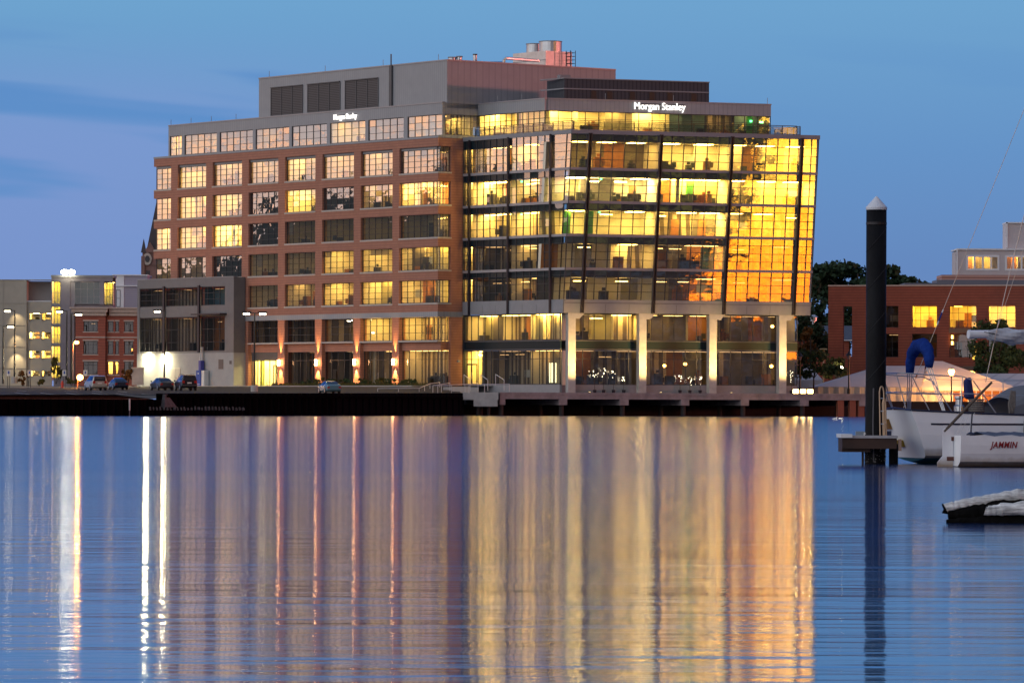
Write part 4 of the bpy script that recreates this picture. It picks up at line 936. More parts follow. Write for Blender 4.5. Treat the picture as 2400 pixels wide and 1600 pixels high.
for k in range(28):
    u = 352 + k * 8.1
    # intersect the wall
    r = ray(u, 955); m_ = Matrix(((QD.x, -r.x), (QD.y, -r.y))); sol = m_.inverted() @ Vector((-QA.x - QN.x * .55, -QA.y - QN.y * .55)); ss = sol[0]
    mb = MB(); w_ = random.uniform(.10, .2); h0 = random.uniform(.55, .62); h1 = random.uniform(.85, 1.0)
    mb.tube([FQ(ss, .55, h0), FQ(ss + random.uniform(-.1, .1), .5, h1)], [w_, w_ * .8], 6)
    tag(mb.build('fender_stub', mp), 'short pale weathered timber stub fixed along the foot of the black quay wall', 'timber stub', 'timber stubs along the quay wall')
r = ray(303.5, 950); m_ = Matrix(((QD.x, -r.x), (QD.y, -r.y))); ss = (m_.inverted() @ Vector((-QA.x - QN.x * .45, -QA.y - QN.y * .45)))[0]
mp_ = thing('marker_post', 'slim white post standing against the black quay wall', 'post', FQ(ss, .45, 0))
mb = MB(); mb.tube([FQ(ss, .45, -.5), FQ(ss, .45, .55)], .055, 6); mb.build('lower_pole', mat('dull_pole', (.2, .2, .22), .6), mp_)
mb = MB(); mb.tube([FQ(ss, .45, .55), FQ(ss, .45, 1.8)], .085, 8); mb.build('upper_pole', PAINT, mp_)

PO = Vector((8.2, 551.3)); FP = Frame((PO.x, PO.y), Ra, Rn)
ps0 = FP.hit(1172, 940)[0]; ps1 = FP.hit(2062, 940)[0]
pier = thing('pier', 'long weathered concrete pier deck on square pile caps over the water', 'pier', FP(ps0, 0, 0))
mb = MB(); mb.fbox(FP, ps0, ps1, -26, 0, 1.98, DK); mb.build('deck', CONCD, pier)
mb = MB(); mb.fbox(FP, ps0, ps1, -.15, .05, DK - .28, DK + .02); mb.build('edge_beam', CONCD, pier)
for u0, u1 in ((1172, 1184), (1310, 1329), (1452, 1473), (1596, 1615), (1736, 1755), (1875, 1895), (2014, 2034)):
    c0 = FP.hit(u0, 945)[0]; c1 = FP.hit(u1, 945)[0]
    mb = MB(); mb.fbox(FP, c0, c1, -24, .06, 1.28, 1.98); cp = mb.build('pile_cap', CONCD, pier)
    for d in (-.6, -8):
        p = FP((c0 + c1) / 2, d, 0); mb = MB(); mb.tube([(p.x, p.y, -2), (p.x, p.y, 1.28)], .3, 10); mb.build('pile', mat('pile_dark', (.02, .018, .018), .8), cp)
for u in (1970, 1998, 2018):
    c0 = FP.hit(u, 960)[0]; mb = MB(); mb.fbox(FP, c0 - .3, c0 + .5, -.7, -.1, -1, 1.98); mb.build('timber_post', mat('post_rust', (.22, .07, .04), .8), pier)
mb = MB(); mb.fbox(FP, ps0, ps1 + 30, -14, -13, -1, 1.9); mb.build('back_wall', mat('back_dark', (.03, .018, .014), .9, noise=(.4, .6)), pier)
# concrete abutment block between quay wall and pier
ab = thing('abutment', 'pale concrete stepped block between the black quay wall and the pier', 'concrete block', at(1140, 940, 549))
F0 = Frame((at(1085, 930, 547.0).x, 547.0), (1, 0), (0, -1))
def fx(u): return F0.hit(u, 935)[0]
mb = MB(); mb.fbox(F0, fx(1085), fx(1168), -6, 0, F0.hit(1120, 936.5)[1], F0.hit(1120, 919)[1]); mb.build('upper_block', CONC, ab)
mb = MB(); mb.fbox(F0, fx(1110), fx(1166), -6, .1, F0.hit(1120, 952)[1], F0.hit(1120, 936.5)[1]); mb.build('lower_block', CONC, ab)
for u in (1120, 1145):
    p = F0(fx(u), -1, 0); mb = MB(); mb.tube([(p.x, p.y, -2), (p.x, p.y, 1.1)], .2, 8); mb.build('pile', MATS['pile_dark'], ab)
# ramp and stair handrails
RAILM = mat('rail_white', (.5, .5, .5), .4, .2)
def handrail(pts, every, h, label):
    rt = thing('handrail', label, 'handrail', pts[0], 0, 'pale handrails by the steps')
    up = Vector((0, 0, h)); mb = MB()
    mb.tube([p + up for p in pts], .045, 6); mb.build('rail', RAILM, rt)
    for i in range(len(pts) - 1):
        n = max(1, int((pts[i + 1] - pts[i]).length / every))
        for k in range(n + (1 if i == len(pts) - 2 else 0)):
            p = pts[i].lerp(pts[i + 1], k / n); mb = MB(); mb.tube([p, p + up], .04, 6); mb.build('post', RAILM, rt)
def A2(x, y, yy): return at(860 + x / 6.533, 860 + y / 6.533, yy)
for pts, lab in (([A2(165, 405, 548), A2(800, 400, 549)], 'low long handrail along the quay wall top, left of the steps'),
                 ([A2(800, 400, 549), A2(965, 330, 553), A2(1115, 310, 556)], 'handrail climbing the steps below the brick corner window'),
                 ([A2(1010, 405, 548), A2(1270, 365, 551)], 'short sloping handrail in the middle of the steps'),
                 ([A2(1085, 405, 547), A2(1500, 385, 549), A2(1700, 370, 551)], 'long rising handrail in front of the brick pier at the glass entrance'),
                 ([A2(1560, 400, 546.5), A2(1800, 385, 547), A2(2180, 380, 548)], 'nearest handrail above the pale concrete abutment block')):
    handrail(pts, 1.7, .95 if 'low' not in lab else .6, lab)
for x0, y0, x1, y1, lab in ((1485, 200, 1580, 262, 'left'), (1740, 200, 1850, 262, 'middle'), (1970, 195, 2100, 262, 'right')):
    pts = [A2(x0, y0 + 80, 557), A2(x1, y1 + 100, 554)]; handrail(pts, 3, 1.3, 'sloping stair rail by the lit glass entrance, %s' % {'left': 'nearest the brick pier', 'middle': 'middle of three', 'right': 'the one nearest the pier'}[lab])
st = thing('entrance_steps', 'broad stone steps rising from the quay to the glass entrance', 'steps', at(1110, 912, 556))
for k in range(5):
    mb = MB(); mb.fbox(F0, fx(1035), fx(1120), -9 - k * .9, -8.1 - k * .9, 2.0, 2.6 + k * .2); mb.build('step', CONC, st)
mb = MB(); mb.fbox(F0, fx(1058), fx(1100), -8, -7.5, 2.0, 3.45); mb.build('cheek_wall', STONE, st)

# ------------------------------------------------------------------ car park: markings, planter strip, lamps, signs
mb = MB()
for u0, v0, u1, v1 in ((34, 920, 70, 924), (95, 921, 130, 926), (155, 921.5, 187, 925.5), (215, 921, 252, 926), (272, 922, 312, 926), (332, 923, 362, 926.5), (216, 916, 240, 919), (276, 917, 298, 919.5), (40, 915.5, 62, 917), (150, 916, 180, 918)):
    a, b_ = lot_at(u0, v0), lot_at(u1, v1); d = Vector((.08, .06, 0)); n_ = (b_ - a).cross(Vector((0, 0, 1))).normalized() * .07
    n = 10; 
    for k in range(n):
        p0, p1 = a.lerp(b_, k / n), a.lerp(b_, (k + 1) / n)
        q = [p0 - n_, p0 + n_, p1 + n_, p1 - n_]; mb.quad([(w_.x, w_.y, lot_height(w_.x, w_.y) + .02) for w_ in q])
o = mb.build('parking_markings', PAINT, fix=False); o['kind'] = 'structure'
kb = MB()
for u0, v0, u1, v1 in ((0, 900, 318, 902),):
    n = 24
    for k in range(n):
        a = lot_at(u0 + (u1 - u0) * k / n, v0 + (v1 - v0) * k / n); b_ = lot_at(u0 + (u1 - u0) * (k + 1) / n, v0 + (v1 - v0) * (k + 1) / n)
        a.y = min(a.y, 604); b_.y = min(b_.y, 604)
        za, zb_ = lot_height(a.x, a.y), lot_height(b_.x, b_.y)
        kb.hexa([(a.x, a.y, za - .3), (b_.x, b_.y, zb_ - .3), (b_.x, b_.y + 5, zb_ - .3), (a.x, a.y + 5, za - .3), (a.x, a.y, za + .14), (b_.x, b_.y, zb_ + .14), (b_.x, b_.y + 5, zb_ + .16), (a.x, a.y + 5, za + .16)])
o = kb.build('kerb', WALKM); o['kind'] = 'structure'

POLE = mat('pole_black', (.015, .015, .017), .45, .2)
LHEAD = lamp_mat('lamp_head', (1, .86, .55), 22)
LORG = lamp_mat('lamp_sodium', (1, .42, .08), 40)
def foot(u, v, ymax=612):
    p = lot_at(u, v); return p if p.y < ymax else Vector((p.x * ymax / p.y, ymax, lot_height(p.x * ymax / p.y, ymax)))
def lamp_post(u, vtop, vbase, arms, label, y=None, base=True, group='tall black lamp posts in the car park', emitter=None, power=260):
    p = foot(u, vbase); ztop = EYE + ray(u, vtop).z * p.y
    rt = thing('lamp_post', label, 'lamp post', p, 0, group)
    mb = MB(); mb.tube([p, (p.x, p.y, ztop)], [.13, .08], 8); mb.build('pole', POLE, rt)
    if base: mb = MB(); mb.lathe(p.x, p.y, [(.42, p.z - .1), (.42, p.z + .75)], 12); mb.build('base', CONC, rt)
    for s_ in arms:
        mb = MB(); mb.tube([(p.x, p.y, ztop - .05), (p.x + s_ * .45, p.y, ztop)], .05, 6); mb.box(min(p.x + s_ * .4, p.x + s_ * 1.45), max(p.x + s_ * .4, p.x + s_ * 1.45), p.y - .25, p.y + .25, ztop - .05, ztop + .16)
        h = mb.build('lamp_head', POLE, rt)
        mb = MB(); mb.box(p.x + s_ * .95 - .36, p.x + s_ * .95 + .36, p.y - .26, p.y + .2, ztop - .22, ztop - .055); mb.build('lens', emitter or LHEAD, h)
        if power: light('SPOT', (p.x + s_ * .95, p.y, ztop - .3), power, (1, .82, .5), rt, aim=(p.x + s_ * .95, p.y, 0), size=R_(120), blend=.8, rad=.2)
    return rt
lamp_post(34, 727, 896, [-1], 'tall black lamp post on a concrete base before the pale garage wall')
lamp_post(7, 764, 899, [1], 'shorter black lamp post nearest the left edge, its lamp to the right', base=False)
lamp_post(156, 728, 889, [-1], 'dark lamp post beside the lit stair tower, lamp to the left', base=False)
lamp_post(167, 735, 889, [1], 'lamp post against the corner of the small red brick building, lamp to the right', base=False)
lamp_post(385, 728, 901, [-1], 'black lamp post before the annex, next to the right floodlight', base=False)
lamp_post(596, 733, 918, [-1, 1], 'twin headed black lamp post on a concrete footing before the lit entrance')
p = foot(171, 905, 606)
rt = thing('street_light', 'small orange glowing street light on a bent pole by the red brick building', 'street light', p)
zt = EYE + ray(171, 806).z * p.y
mb = MB(); mb.tube([p, (p.x, p.y, zt), (p.x + .35, p.y, zt + .2)], .06, 6); mb.build('pole', mat('pole_rust', (.2, .08, .04), .5), rt)
mb = MB(); mb.lathe(p.x + .45, p.y, [(.1, zt + .0), (.3, zt + .12), (.3, zt + .3), (.08, zt + .4)], 10); mb.build('globe', LORG, rt)
light('POINT', (p.x + .6, p.y - .5, zt), 1800, (1, .36, .08), rt)
p = foot(182, 909, 600); rt = thing('bollard_light', 'low orange globe light on a short post by the pale minivan', 'bollard light', p)
zt = EYE + ray(182, 888).z * p.y
mb = MB(); mb.tube([p, (p.x, p.y, zt)], .06, 6); mb.build('post', MATS['pole_rust'], rt)
mb = MB(); mb.lathe(p.x + .3, p.y, [(.05, zt - .2), (.36, zt), (.42, zt + .25), (.3, zt + .5), (.05, zt + .6)], 12); mb.build('globe', lamp_mat('lamp_globe', (1, .5, .14), 16), rt)
light('POINT', (p.x + .3, p.y - .8, zt + .2), 900, (1, .4, .1), rt)
for u, tx in ((20, 'nearest the left edge lamp post'), (69, 'in front of the garage openings'), (150.5, 'left of the pale minivan'), (200, 'behind the pale minivan')):
    p = foot(u, 903, 598); zt = EYE + ray(u, 867).z * p.y
    rt = thing('parking_sign', 'small white accessible parking sign on a double post, ' + tx, 'sign', p, 0, 'accessible parking signs')
    mb = MB()
    for q in (-.12, .14): mb.tube([(p.x + q, p.y, p.z), (p.x + q, p.y, zt)], .04, 5)
    mb.build('post', POLE, rt)
    mb = MB(); mb.box(p.x - .24, p.x + .26, p.y - .09, p.y - .05, zt - .75, zt); pl = mb.build('plate', WHT, rt)
    mb = MB(); mb.box(p.x - .09, p.x + .13, p.y - .1, p.y - .092, zt - .5, zt - .2); mb.box(p.x - .02, p.x + .06, p.y - .1, p.y - .092, zt - .2, zt - .1); mb.build('symbol', BLUE, pl)

# ------------------------------------------------------------------ foliage
def leafm(name, c, amt=.5): return mat(name, c, .8, noise=(.9, amt), spec=.2)
LF_DARK = leafm('leaf_dark', (.030, .060, .030)); LF_MID = leafm('leaf_mid', (.055, .09, .035)); LF_OLIVE = leafm('leaf_olive', (.10, .10, .03)); LF_LAMPLIT = leafm('leaf_lamplit', (.16, .075, .02))  # the last, orange one has lamplight put into the leaf colour
BARK = mat('bark', (.06, .045, .035), .9)
def crown(mb, c, rx, ry, rz, n, leaf, rnd, clumps=9):
    cl = []
    for k in range(clumps):
        while True:
            q = Vector((rnd.uniform(-1, 1), rnd.uniform(-1, 1), rnd.uniform(-1, 1)))
            if q.length < 1: break
        cl.append((q, rnd.uniform(.22, .42)))
    for k in range(n):
        q, r = rnd.choice(cl)
        d = Vector((rnd.gauss(0, 1), rnd.gauss(0, 1), rnd.gauss(0, .8))).normalized() * r * rnd.uniform(.5, 1.05)
        p = q + d
        p = Vector((c[0] + p.x * rx, c[1] + p.y * ry, c[2] + p.z * rz))
        a = Vector((rnd.gauss(0, 1), rnd.gauss(0, 1), rnd.gauss(0, 1))).normalized(); b_ = a.cross(Vector((rnd.gauss(0, 1), rnd.gauss(0, 1), rnd.gauss(0, 1)))).normalized()
        s_ = leaf * rnd.uniform(.6, 1.3)
        mb.quad([p - a * s_ - b_ * s_ * .6, p + a * s_ * .2 - b_ * s_ * .9, p + a * s_ + b_ * s_ * .5, p - a * s_ * .3 + b_ * s_ * .9])
def tree(name, label, base, h, rx, ry, rz, n, leaf, m, seed, cat='tree', group=None, trunk_r=.22, clumps=11, limbs=5):
    rnd = random.Random(seed); base = Vector(base)
    if base.z > 3.4: h += base.z - 3.4; base.z = 3.4
    rt = thing(name, label, cat, base, 0, group)
    mb = MB(); top = base + Vector((rnd.uniform(-.3, .3), 0, h - rz * .4)); fork = base + Vector((0, 0, h - rz * 1.7))
    mb.tube([base, fork, top], [trunk_r, trunk_r * .75, trunk_r * .25], 7)
    for k in range(limbs):
        a = 2 * math.pi * k / limbs + rnd.uniform(-.3, .3); e = Vector((base.x + math.cos(a) * rx * .7, base.y + math.sin(a) * ry * .7, base.z + h - rz + rnd.uniform(-.3, .7) * rz))
        mb.tube([fork, fork.lerp(e, .5) + Vector((0, 0, .3)), e], [trunk_r * .5, trunk_r * .3, trunk_r * .1], 5)
    mb.build('trunk', BARK, rt)
    mb = MB(); crown(mb, (base.x, base.y, base.z + h - rz), rx, ry, rz, n, leaf, rnd, clumps)
    mb.build('crown', m, rt, fix=False)
    return rt
def shrub(u, v, w_, h, m, label, seed, ymax=606, n=260, leaf=.13, group=None):
    p = foot(u, v, ymax); rnd = random.Random(seed)
    rt = thing('shrub', label, 'shrub', p, 0, group)
    mb = MB()
    for k in range(4): mb.tube([p, (p.x + rnd.uniform(-.4, .4) * w_, p.y + rnd.uniform(-.3, .3), p.z + h * rnd.uniform(.5, .9))], [.04, .01], 4)
    mb.build('stem', BARK, rt)
    mb = MB(); crown(mb, (p.x, p.y, p.z + h * .55), w_ / 2, .6, h * .5, n, leaf, rnd, 7); mb.build('foliage', m, rt, fix=False)
shrub(54, 903, 1.7, 2.0, LF_LAMPLIT, 'shrub with orange lamplight in its leaf colour before the garage wall, leftmost of the lot edge shrubs', 1)
shrub(131, 901, 1.7, 3.3, LF_OLIVE, 'tall yellowish shrub at the foot of the lit stair tower', 2, n=420)
shrub(92, 904, 1.2, .9, LF_OLIVE, 'low green shrub between the garage openings and the stair tower', 3)
shrub(168, 903, 1.5, 1.2, LF_OLIVE, 'low green shrub beside the orange globe light', 4)
shrub(300, 901, 1.5, 2.6, LF_LAMPLIT, 'tall shrub with orange lamplight in its leaf colour between the dark sedan and the annex', 5, n=360)
shrub(291, 903, .9, 1.3, LF_LAMPLIT, 'small shrub with orange lamplight in its leaf colour just right of the dark sedan', 6)
mb = MB(); rnd = random.Random(5)
for k in range(1500):
    s_ = rnd.uniform(1.0, 36); d = .4 + rnd.random() ** 1.4 * 2.6; hh = rnd.uniform(.15, .55)
    if 33.5 < s_ < 43: continue
    p = FB(s_, d, GZ - .1); a = Vector((rnd.uniform(-.25, .25), rnd.uniform(-.2, .2), hh)); w_ = Vector((.07, .02, 0))
    mb.quad([p - w_, p + w_, p + a + w_ * .4, p + a - w_ * .4])
o = mb.build('ground_cover', leafm('leaf_ground', (.11, .10, .03)), fix=False); o['kind'] = 'stuff'; o['label'] = 'low green and yellow planting along the foot of the brick wing'
mb = MB(); mb.fbox(FB, 1.2, 33, .8, 3.4, GZ - 1.0, GZ - .12); o = mb.build('planting_bed', GROUND); o['kind'] = 'structure'
for k in range(16):
    s_ = 3.0 + k * 1.55 + rnd.uniform(-.4, .4); p = FB(s_, 1.1 + rnd.uniform(0, .8), GZ - .12)
    rt = thing('shrub', 'small leafy bush in the planted bed under the ground floor windows', 'shrub', p, 0, 'small bushes in the planted bed')
    mb = MB(); mb.tube([p, p + Vector((0, 0, .5))], [.03, .01], 4); mb.build('stem', BARK, rt)
    mb = MB(); crown(mb, (p.x, p.y, p.z + .6), .75, .5, .5, 90, .14, random.Random(900 + k), 5); mb.build('foliage', LF_OLIVE if k % 3 else LF_MID, rt, fix=False)

# ------------------------------------------------------------------ buildings at the left end
def FX(y, u0=1200): return Frame((0, y), (1, 0), (0, -1))
YB = 650.0
FW = FX(YB)
def hx(f, u): return f.hit(u, 800)[0]
def hz(f, u, v): return f.hit(u, v)[1]
GB = 3.7
rb = thing('brick_building', 'small three storey red brick building with pale cornice and dark sash windows', 'brick building', (hx(FW, 245), YB, GB))
x0, xm, x1 = hx(FW, 178), hx(FW, 248), hx(FW, 332); zc0 = hz(FW, 250, 740); zc1 = hz(FW, 250, 722)
zb_ = [hz(FW, 250, 600 + y / 3.92) for y in (1090, 968, 905, 780, 696, 600)]
BW1 = [(771, 902)]; BW2 = [(993, 1042), (1060, 1092), (1142, 1226), (1264, 1300)]
def zz_(y): return hz(FW, 250, 600 + y / 3.92)
rows = [(zz_(1088), zz_(968)), (zz_(902), zz_(780)), (zz_(694), zz_(600))]
def wallgrid(mb, f, s0, s1, z0, z1, wins, rows, d0, d1):
    zs = [z0] + [q for r in rows for q in r] + [z1]
    for i in range(0, len(zs), 2): mb.fbox(f, s0, s1, d0, d1, zs[i], zs[i + 1])
    for za, zb2 in rows:
        c = s0
        for a, b_ in wins + [(s1, s1)]:
            if a > c: mb.fbox(f, c, a, d0, d1, za, zb2)
            c = b_
mb = MB()
W1 = [(hx(FW, a / 3.92), hx(FW, b_ / 3.92)) for a, b_ in BW1]; W2 = [(hx(FW, a / 3.92), hx(FW, b_ / 3.92)) for a, b_ in BW2[:3]]
wallgrid(mb, FW, x0, xm, GB - .5, zc0, W1, rows, .2, .7); wallgrid(mb, FW, xm, x1 + 1, GB - .5, zc0, W2, rows, -.4, .1)
mb.fbox(FW, x0, x1 + 1, -7, -3.2, GB, zc0)
mb.build('wall', BRICKD, rb)
PINK = mat('cornice_stone', (.60, .46, .38), .8, noise=(2, .15))
mb = MB(); mb.fbox(FW, x0 - .3, xm + .1, -7, .95, zc0, zc0 + .5); mb.fbox(FW, x0 - .55, xm + .3, -7, 1.2, zc0 + .5, zc1 - .1); mb.fbox(FW, x0 - .8, xm + .5, -7, 1.4, zc1 - .1, zc1 + .1)
mb.fbox(FW, xm + .5, x1 + 1, -7, .4, zc0, zc0 + .5); mb.fbox(FW, xm + .5, x1 + 1, -7, .65, zc0 + .5, zc1 - .1); mb.fbox(FW, xm + .5, x1 + 1, -7, .9, zc1 - .1, zc1 + .1); mb.build('cornice', PINK, rb)
mb = MB(); zb1 = zz_(752); mb.fbox(FW, x0 - .02, xm + .02, .7, .76, zb1, zb1 + .18); mb.fbox(FW, xm, x1, .1, .16, zb1, zb1 + .18); mb.build('stone_band', PINK, rb)
for i, (za, zb2) in enumerate(rows):
    for j, (a, b_) in enumerate(W1 + W2):
        d = .62 if j == 0 else .02
        lit = (i == 0 and j in (1, 2)) 
        f_ = window(rb, FW, a, b_, za, zb2, 3 if j == 0 else (1 if j < 3 else 2), 2, d=d - .1, gl=G_DARK if not lit else G_PLAIN, sill=False, fw=.09, zs=[za, za + (zb2 - za) * .72, zb2])
        sb = MB(); sb.fbox(FW, a - .1, b_ + .1, d - .1, d + .14, za - .15, za); sb.build('sill', PINK, f_)
        sb = MB(); sb.fbox(FW, a - .1, b_ + .1, d - .1, d + .14, zb2, zb2 + .2); sb.build('lintel', PINK, f_)
        room(rb, FW, a, b_, za - .1, zb2 + .1, depth=2, d0=d - .5, seed=500 + i * 5 + j, back=RCREAM if lit else RDARK, lamp=L_WARM if lit else L_LOW, nl=1, furn=0, ll=.5)
# lit stair tower with dark glass block
YT = 655.0; FT = FX(YT)
TWR = mat('tower_block', (.27, .25, .28), .8, noise=(.8, .2)); TWD = mat('tower_grey', (.24, .25, .26), .7, noise=(.6, .15))
tw = thing('stair_tower', 'grey block stair tower with tall yellow lit glazing and a dark glass upper room', 'stair tower', (hx(FT, 180), YT, GB))
def tx(u): return hx(FT, u)
def tz(y): return hz(FT, 190, 600 + y / 3.92)
mb = MB(); zt0 = tz(195)
mb.fbox(FT, tx(120), tx(264), -.4, 0, tz(232), zt0); mb.fbox(FT, tx(142), tx(164), -.4, 0, GB, tz(232)); mb.fbox(FT, tx(164), tx(264), -3.4, -.5, GB, tz(448)); mb.fbox(FT, tx(164), tx(174), -.5, -.1, GB, tz(232)); mb.fbox(FT, tx(234), tx(243), -.4, 0, tz(448), tz(232)); mb.fbox(FT, tx(119), tx(264), -5, -4.2, GB, zt0)
mb.build('wall', TWR, tw)
mb = MB(); mb.fbox(FT, tx(119), tx(266), -5, .1, zt0, zt0 + .3); mb.build('roof_edge', METALG, tw)
rr = [(445, 232), (626, 462), (805, 645), (985, 825), (1110, 1003)]
for k, (ya, yb) in enumerate(rr):
    window(tw, FT, tx(120), tx(142), tz(ya), tz(yb), 3, 2, d=-.05, gl=G_PLAIN, sill=False, fw=.08, fm=METALG)
    mb = MB(); mb.fbox(FT, tx(119.5), tx(142), -.4, .05, tz(yb), tz(yb) + .4) if k else None
    if k: mb.build('floor_band', METALG, tw)
    room(tw, FT, tx(120) + .05, tx(142) - .05, tz(ya) - .1, tz(yb) + .05, depth=2.5, d0=-.45, seed=520 + k, back=LIMEP, side=RCREAM, lamp=L_MID, nl=1, furn=0, ll=.6, drop=.3)
window(tw, FT, tx(174), tx(234), tz(440), tz(235), 4, 3, d=-.1, gl=G_DARK, sill=False, fw=.09, fm=METALG)
room(tw, FT, tx(174), tx(234), tz(440), tz(235), depth=2.2, d0=-.5, seed=530, back=RBLUE, lamp=L_LOW, nl=1, furn=0)
window(tw, FT, tx(243), tx(264), tz(445), tz(240), 3, 3, d=-.05, gl=G_PLAIN, sill=False, fw=.08)
room(tw, FT, tx(243), tx(264), tz(445), tz(240), depth=2, d0=-.5, seed=531, back=LIMEP, side=RCREAM, lamp=L_MID, nl=1, furn=0, ll=.6)
rl = thing('roof_floodlight', 'bright white floodlight bar on top of the stair tower', 'floodlight', at(160, 646, YT))
p = at(160, 646, YT); mb = MB(); mb.box(p.x - .7, p.x + .7, p.y - .3, p.y + .1, zt0 + .62, zt0 + .9); mb.tube([(p.x - .5, p.y, zt0 + .2), (p.x - .5, p.y, zt0 + .8)], .06, 5); mb.tube([(p.x + .5, p.y, zt0 + .2), (p.x + .5, p.y, zt0 + .8)], .06, 5); mb.build('housing', POLE, rl)
mb = MB()
for q_ in (-.5, .5): mb.quad([(p.x + q_ + .52 * math.cos(a_), p.y - .34, zt0 + .72 + .34 * math.sin(a_)) for a_ in [2 * math.pi * i_ / 14 for i_ in range(14)]])
mb.build('lens', lamp_mat('lamp_roof', (1, .93, .7), 45), rl)
light('POINT', (p.x, p.y - 1.2, zt0 + .4), 120, (1, .9, .55), rl)
# white clapboard house
YH = 690.0; FH = FX(YH)
hs = thing('clapboard_house', 'white cornered lavender clapboard upper house behind the red brick building', 'house', (hx(FH, 300), YH, GB))
CLAP = mat('clapboard', (.36, .34, .42), .7, streak=(2, 3.2, (.27, .26, .33), .2)); TRIMW = mat('trim_white', (.76, .79, .82), .7)
mb = MB(); mb.fbox(FH, hx(FH, 290), hx(FH, 345), -8, 0, GB, hz(FH, 300, 646)); mb.build('wall', CLAP, hs)
mb = MB(); mb.fbox(FH, hx(FH, 264), hx(FH, 290), -8, .1, GB, hz(FH, 277, 645.5)); mb.build('corner_bay', TRIMW, hs)
mb = MB(); mb.fbox(FH, hx(FH, 263), hx(FH, 346), -8, .25, hz(FH, 290, 646), hz(FH, 290, 645) + .1); mb.fbox(FH, hx(FH, 264), hx(FH, 335), 0.1, .3, hz(FH, 290, 671), hz(FH, 290, 668.5)); mb.build('roof_edge', TRIMW, hs)
window(hs, FH, hx(FH, 272), hx(FH, 282), hz(FH, 277, 719), hz(FH, 277, 679), 1, 2, d=.14, gl=mat('window_black', (.01, .015, .02), .1), sill=False)
# garage
YG = 660.0; FG = FX(YG)
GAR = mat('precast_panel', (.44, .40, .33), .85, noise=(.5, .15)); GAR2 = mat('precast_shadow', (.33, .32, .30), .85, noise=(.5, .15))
ga = thing('parking_garage', 'pale precast parking garage with lit slot openings at the left edge', 'parking garage', (hx(FG, 40), YG, GB))
def gx(u): return hx(FG, u)
def gz_(y): return hz(FG, 60, 600 + y / 3.92)
mb = MB(); mb.fbox(FG, gx(-60), gx(62), -10, 0, GB - .5, gz_(222)); mb.build('wall', GAR, ga)
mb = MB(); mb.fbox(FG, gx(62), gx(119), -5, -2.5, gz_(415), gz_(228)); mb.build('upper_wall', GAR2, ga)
mb = MB()
for y in (434, 634, 832, 1030): mb.fbox(FG, gx(-60), gx(62.2), 0, .06, gz_(y) - .06, gz_(y) + .06)
mb.fbox(FG, gx(6), gx(8.4), 0, .05, GB, gz_(222)); mb.fbox(FG, gx(-60), gx(121), -2.4, .1, gz_(222), gz_(216)); mb.build('panel_joint', mat('joint', (.36, .33, .28), .8), ga)
gr = [(600, 525), (775, 700), (952, 872), (1118, 1056)]
gw = [(gx(68), gx(92)), (gx(97), gx(118))]
mb = MB(); rws = [(gz_(a), gz_(b_)) for a, b_ in gr][::-1]
wallgrid(mb, FG, gx(62), gx(121), GB - .5, gz_(418), gw, rws, -.9, -.4); mb.build('deck_wall', GAR, ga)
mb = MB(); mb.fbox(FG, gx(62), gx(121), -2.6, -.35, gz_(418), gz_(410)); mb.build('ledge', TRIMW, ga)
for k, (za, zb2) in enumerate(rws):
    for j, (a, b_) in enumerate(gw):
        mb = MB(); mb.fbox(FG, a, b_, -.85, -.75, za, za + .3); mb.fbox(FG, a + (b_ - a) * .35, b_, -1.6, -1.4, za + (zb2 - za) * .55, za + (zb2 - za) * .85); mb.build('barrier', GAR, ga)
        room(ga, FG, a - .1, b_ + .1, za - .3, zb2 + .6, depth=6, d0=-.95, seed=540 + k * 2 + j, back=RCREAM, lamp=L_WHITE if j == 0 else L_WARM, nl=1, furn=0 if k else 1, drop=.5, ll=1.0)
for z in (gz_(600), gz_(800), gz_(960)):
    pass
p = FG(gx(44), 0, gz_(560))
for y, w_ in ((560, 500), (760, 500), (930, 900)):
    q = FG(gx(36), 1.2, gz_(y - 60)); light('SPOT', q, w_ * .5, (1, .75, .4), ga, aim=FG(gx(40), 0, gz_(y + 60)), size=R_(80), blend=.8)
# church tower and spire beyond
YC = 860.0; FCu = FX(YC)
ch = thing('church_tower', 'brown stone church tower with round window and steep dark spire behind the brick wing', 'church tower', (hx(FCu, 347), YC, 5))
BROWN = mat('brownstone', (.26, .15, .13), .85, noise=(.7, .3)); SLATE = mat('slate', (.05, .04, .05), .6, noise=(.8, .3))
def cx_(u): return hx(FCu, u)
def cz_(v): return hz(FCu, 345, v)
tx0, tx1 = cx_(333), cx_(374); zt_ = cz_(590)
mb = MB(); mb.fbox(FCu, tx0, tx1, -3.2, 0, 4, zt_); 
for u in (333, 371): mb.fbox(FCu, cx_(u) - .2, cx_(u) + .45, 0, .4, 4, cz_(600))
mb.fbox(FCu, tx0 - .1, tx1 + .1, 0, .15, cz_(621), cz_(618)); mb.build('tower', BROWN, ch)
mb = MB(); a = cx_(353); z0 = cz_(590); ap = (cx_(371), YC + 1.6, cz_(440))
mb.hexa([(cx_(340), YC - .0, cz_(600)), (tx1 - .3, YC - .0, cz_(600)), (tx1 - .3, YC + 3.2, cz_(600)), (cx_(340), YC + 3.2, cz_(600))] + [(ap[0] + dx, ap[1] + dy, ap[2]) for dx, dy in ((-.05, -.05), (.05, -.05), (.05, .05), (-.05, .05))])
mb.build('spire', SLATE, ch)
for u in (336, 366):
    mb = MB(); c = cx_(u); mb.hexa([(c - .5, YC - .35, cz_(592)), (c + .5, YC - .35, cz_(592)), (c + .5, YC + .5, cz_(592)), (c - .5, YC + .5, cz_(592)), (c - .03, YC, cz_(560)), (c + .03, YC, cz_(560)), (c + .03, YC + .1, cz_(560)), (c - .03, YC + .1, cz_(560))]); mb.build('pinnacle', SLATE, ch)
mb = MB()
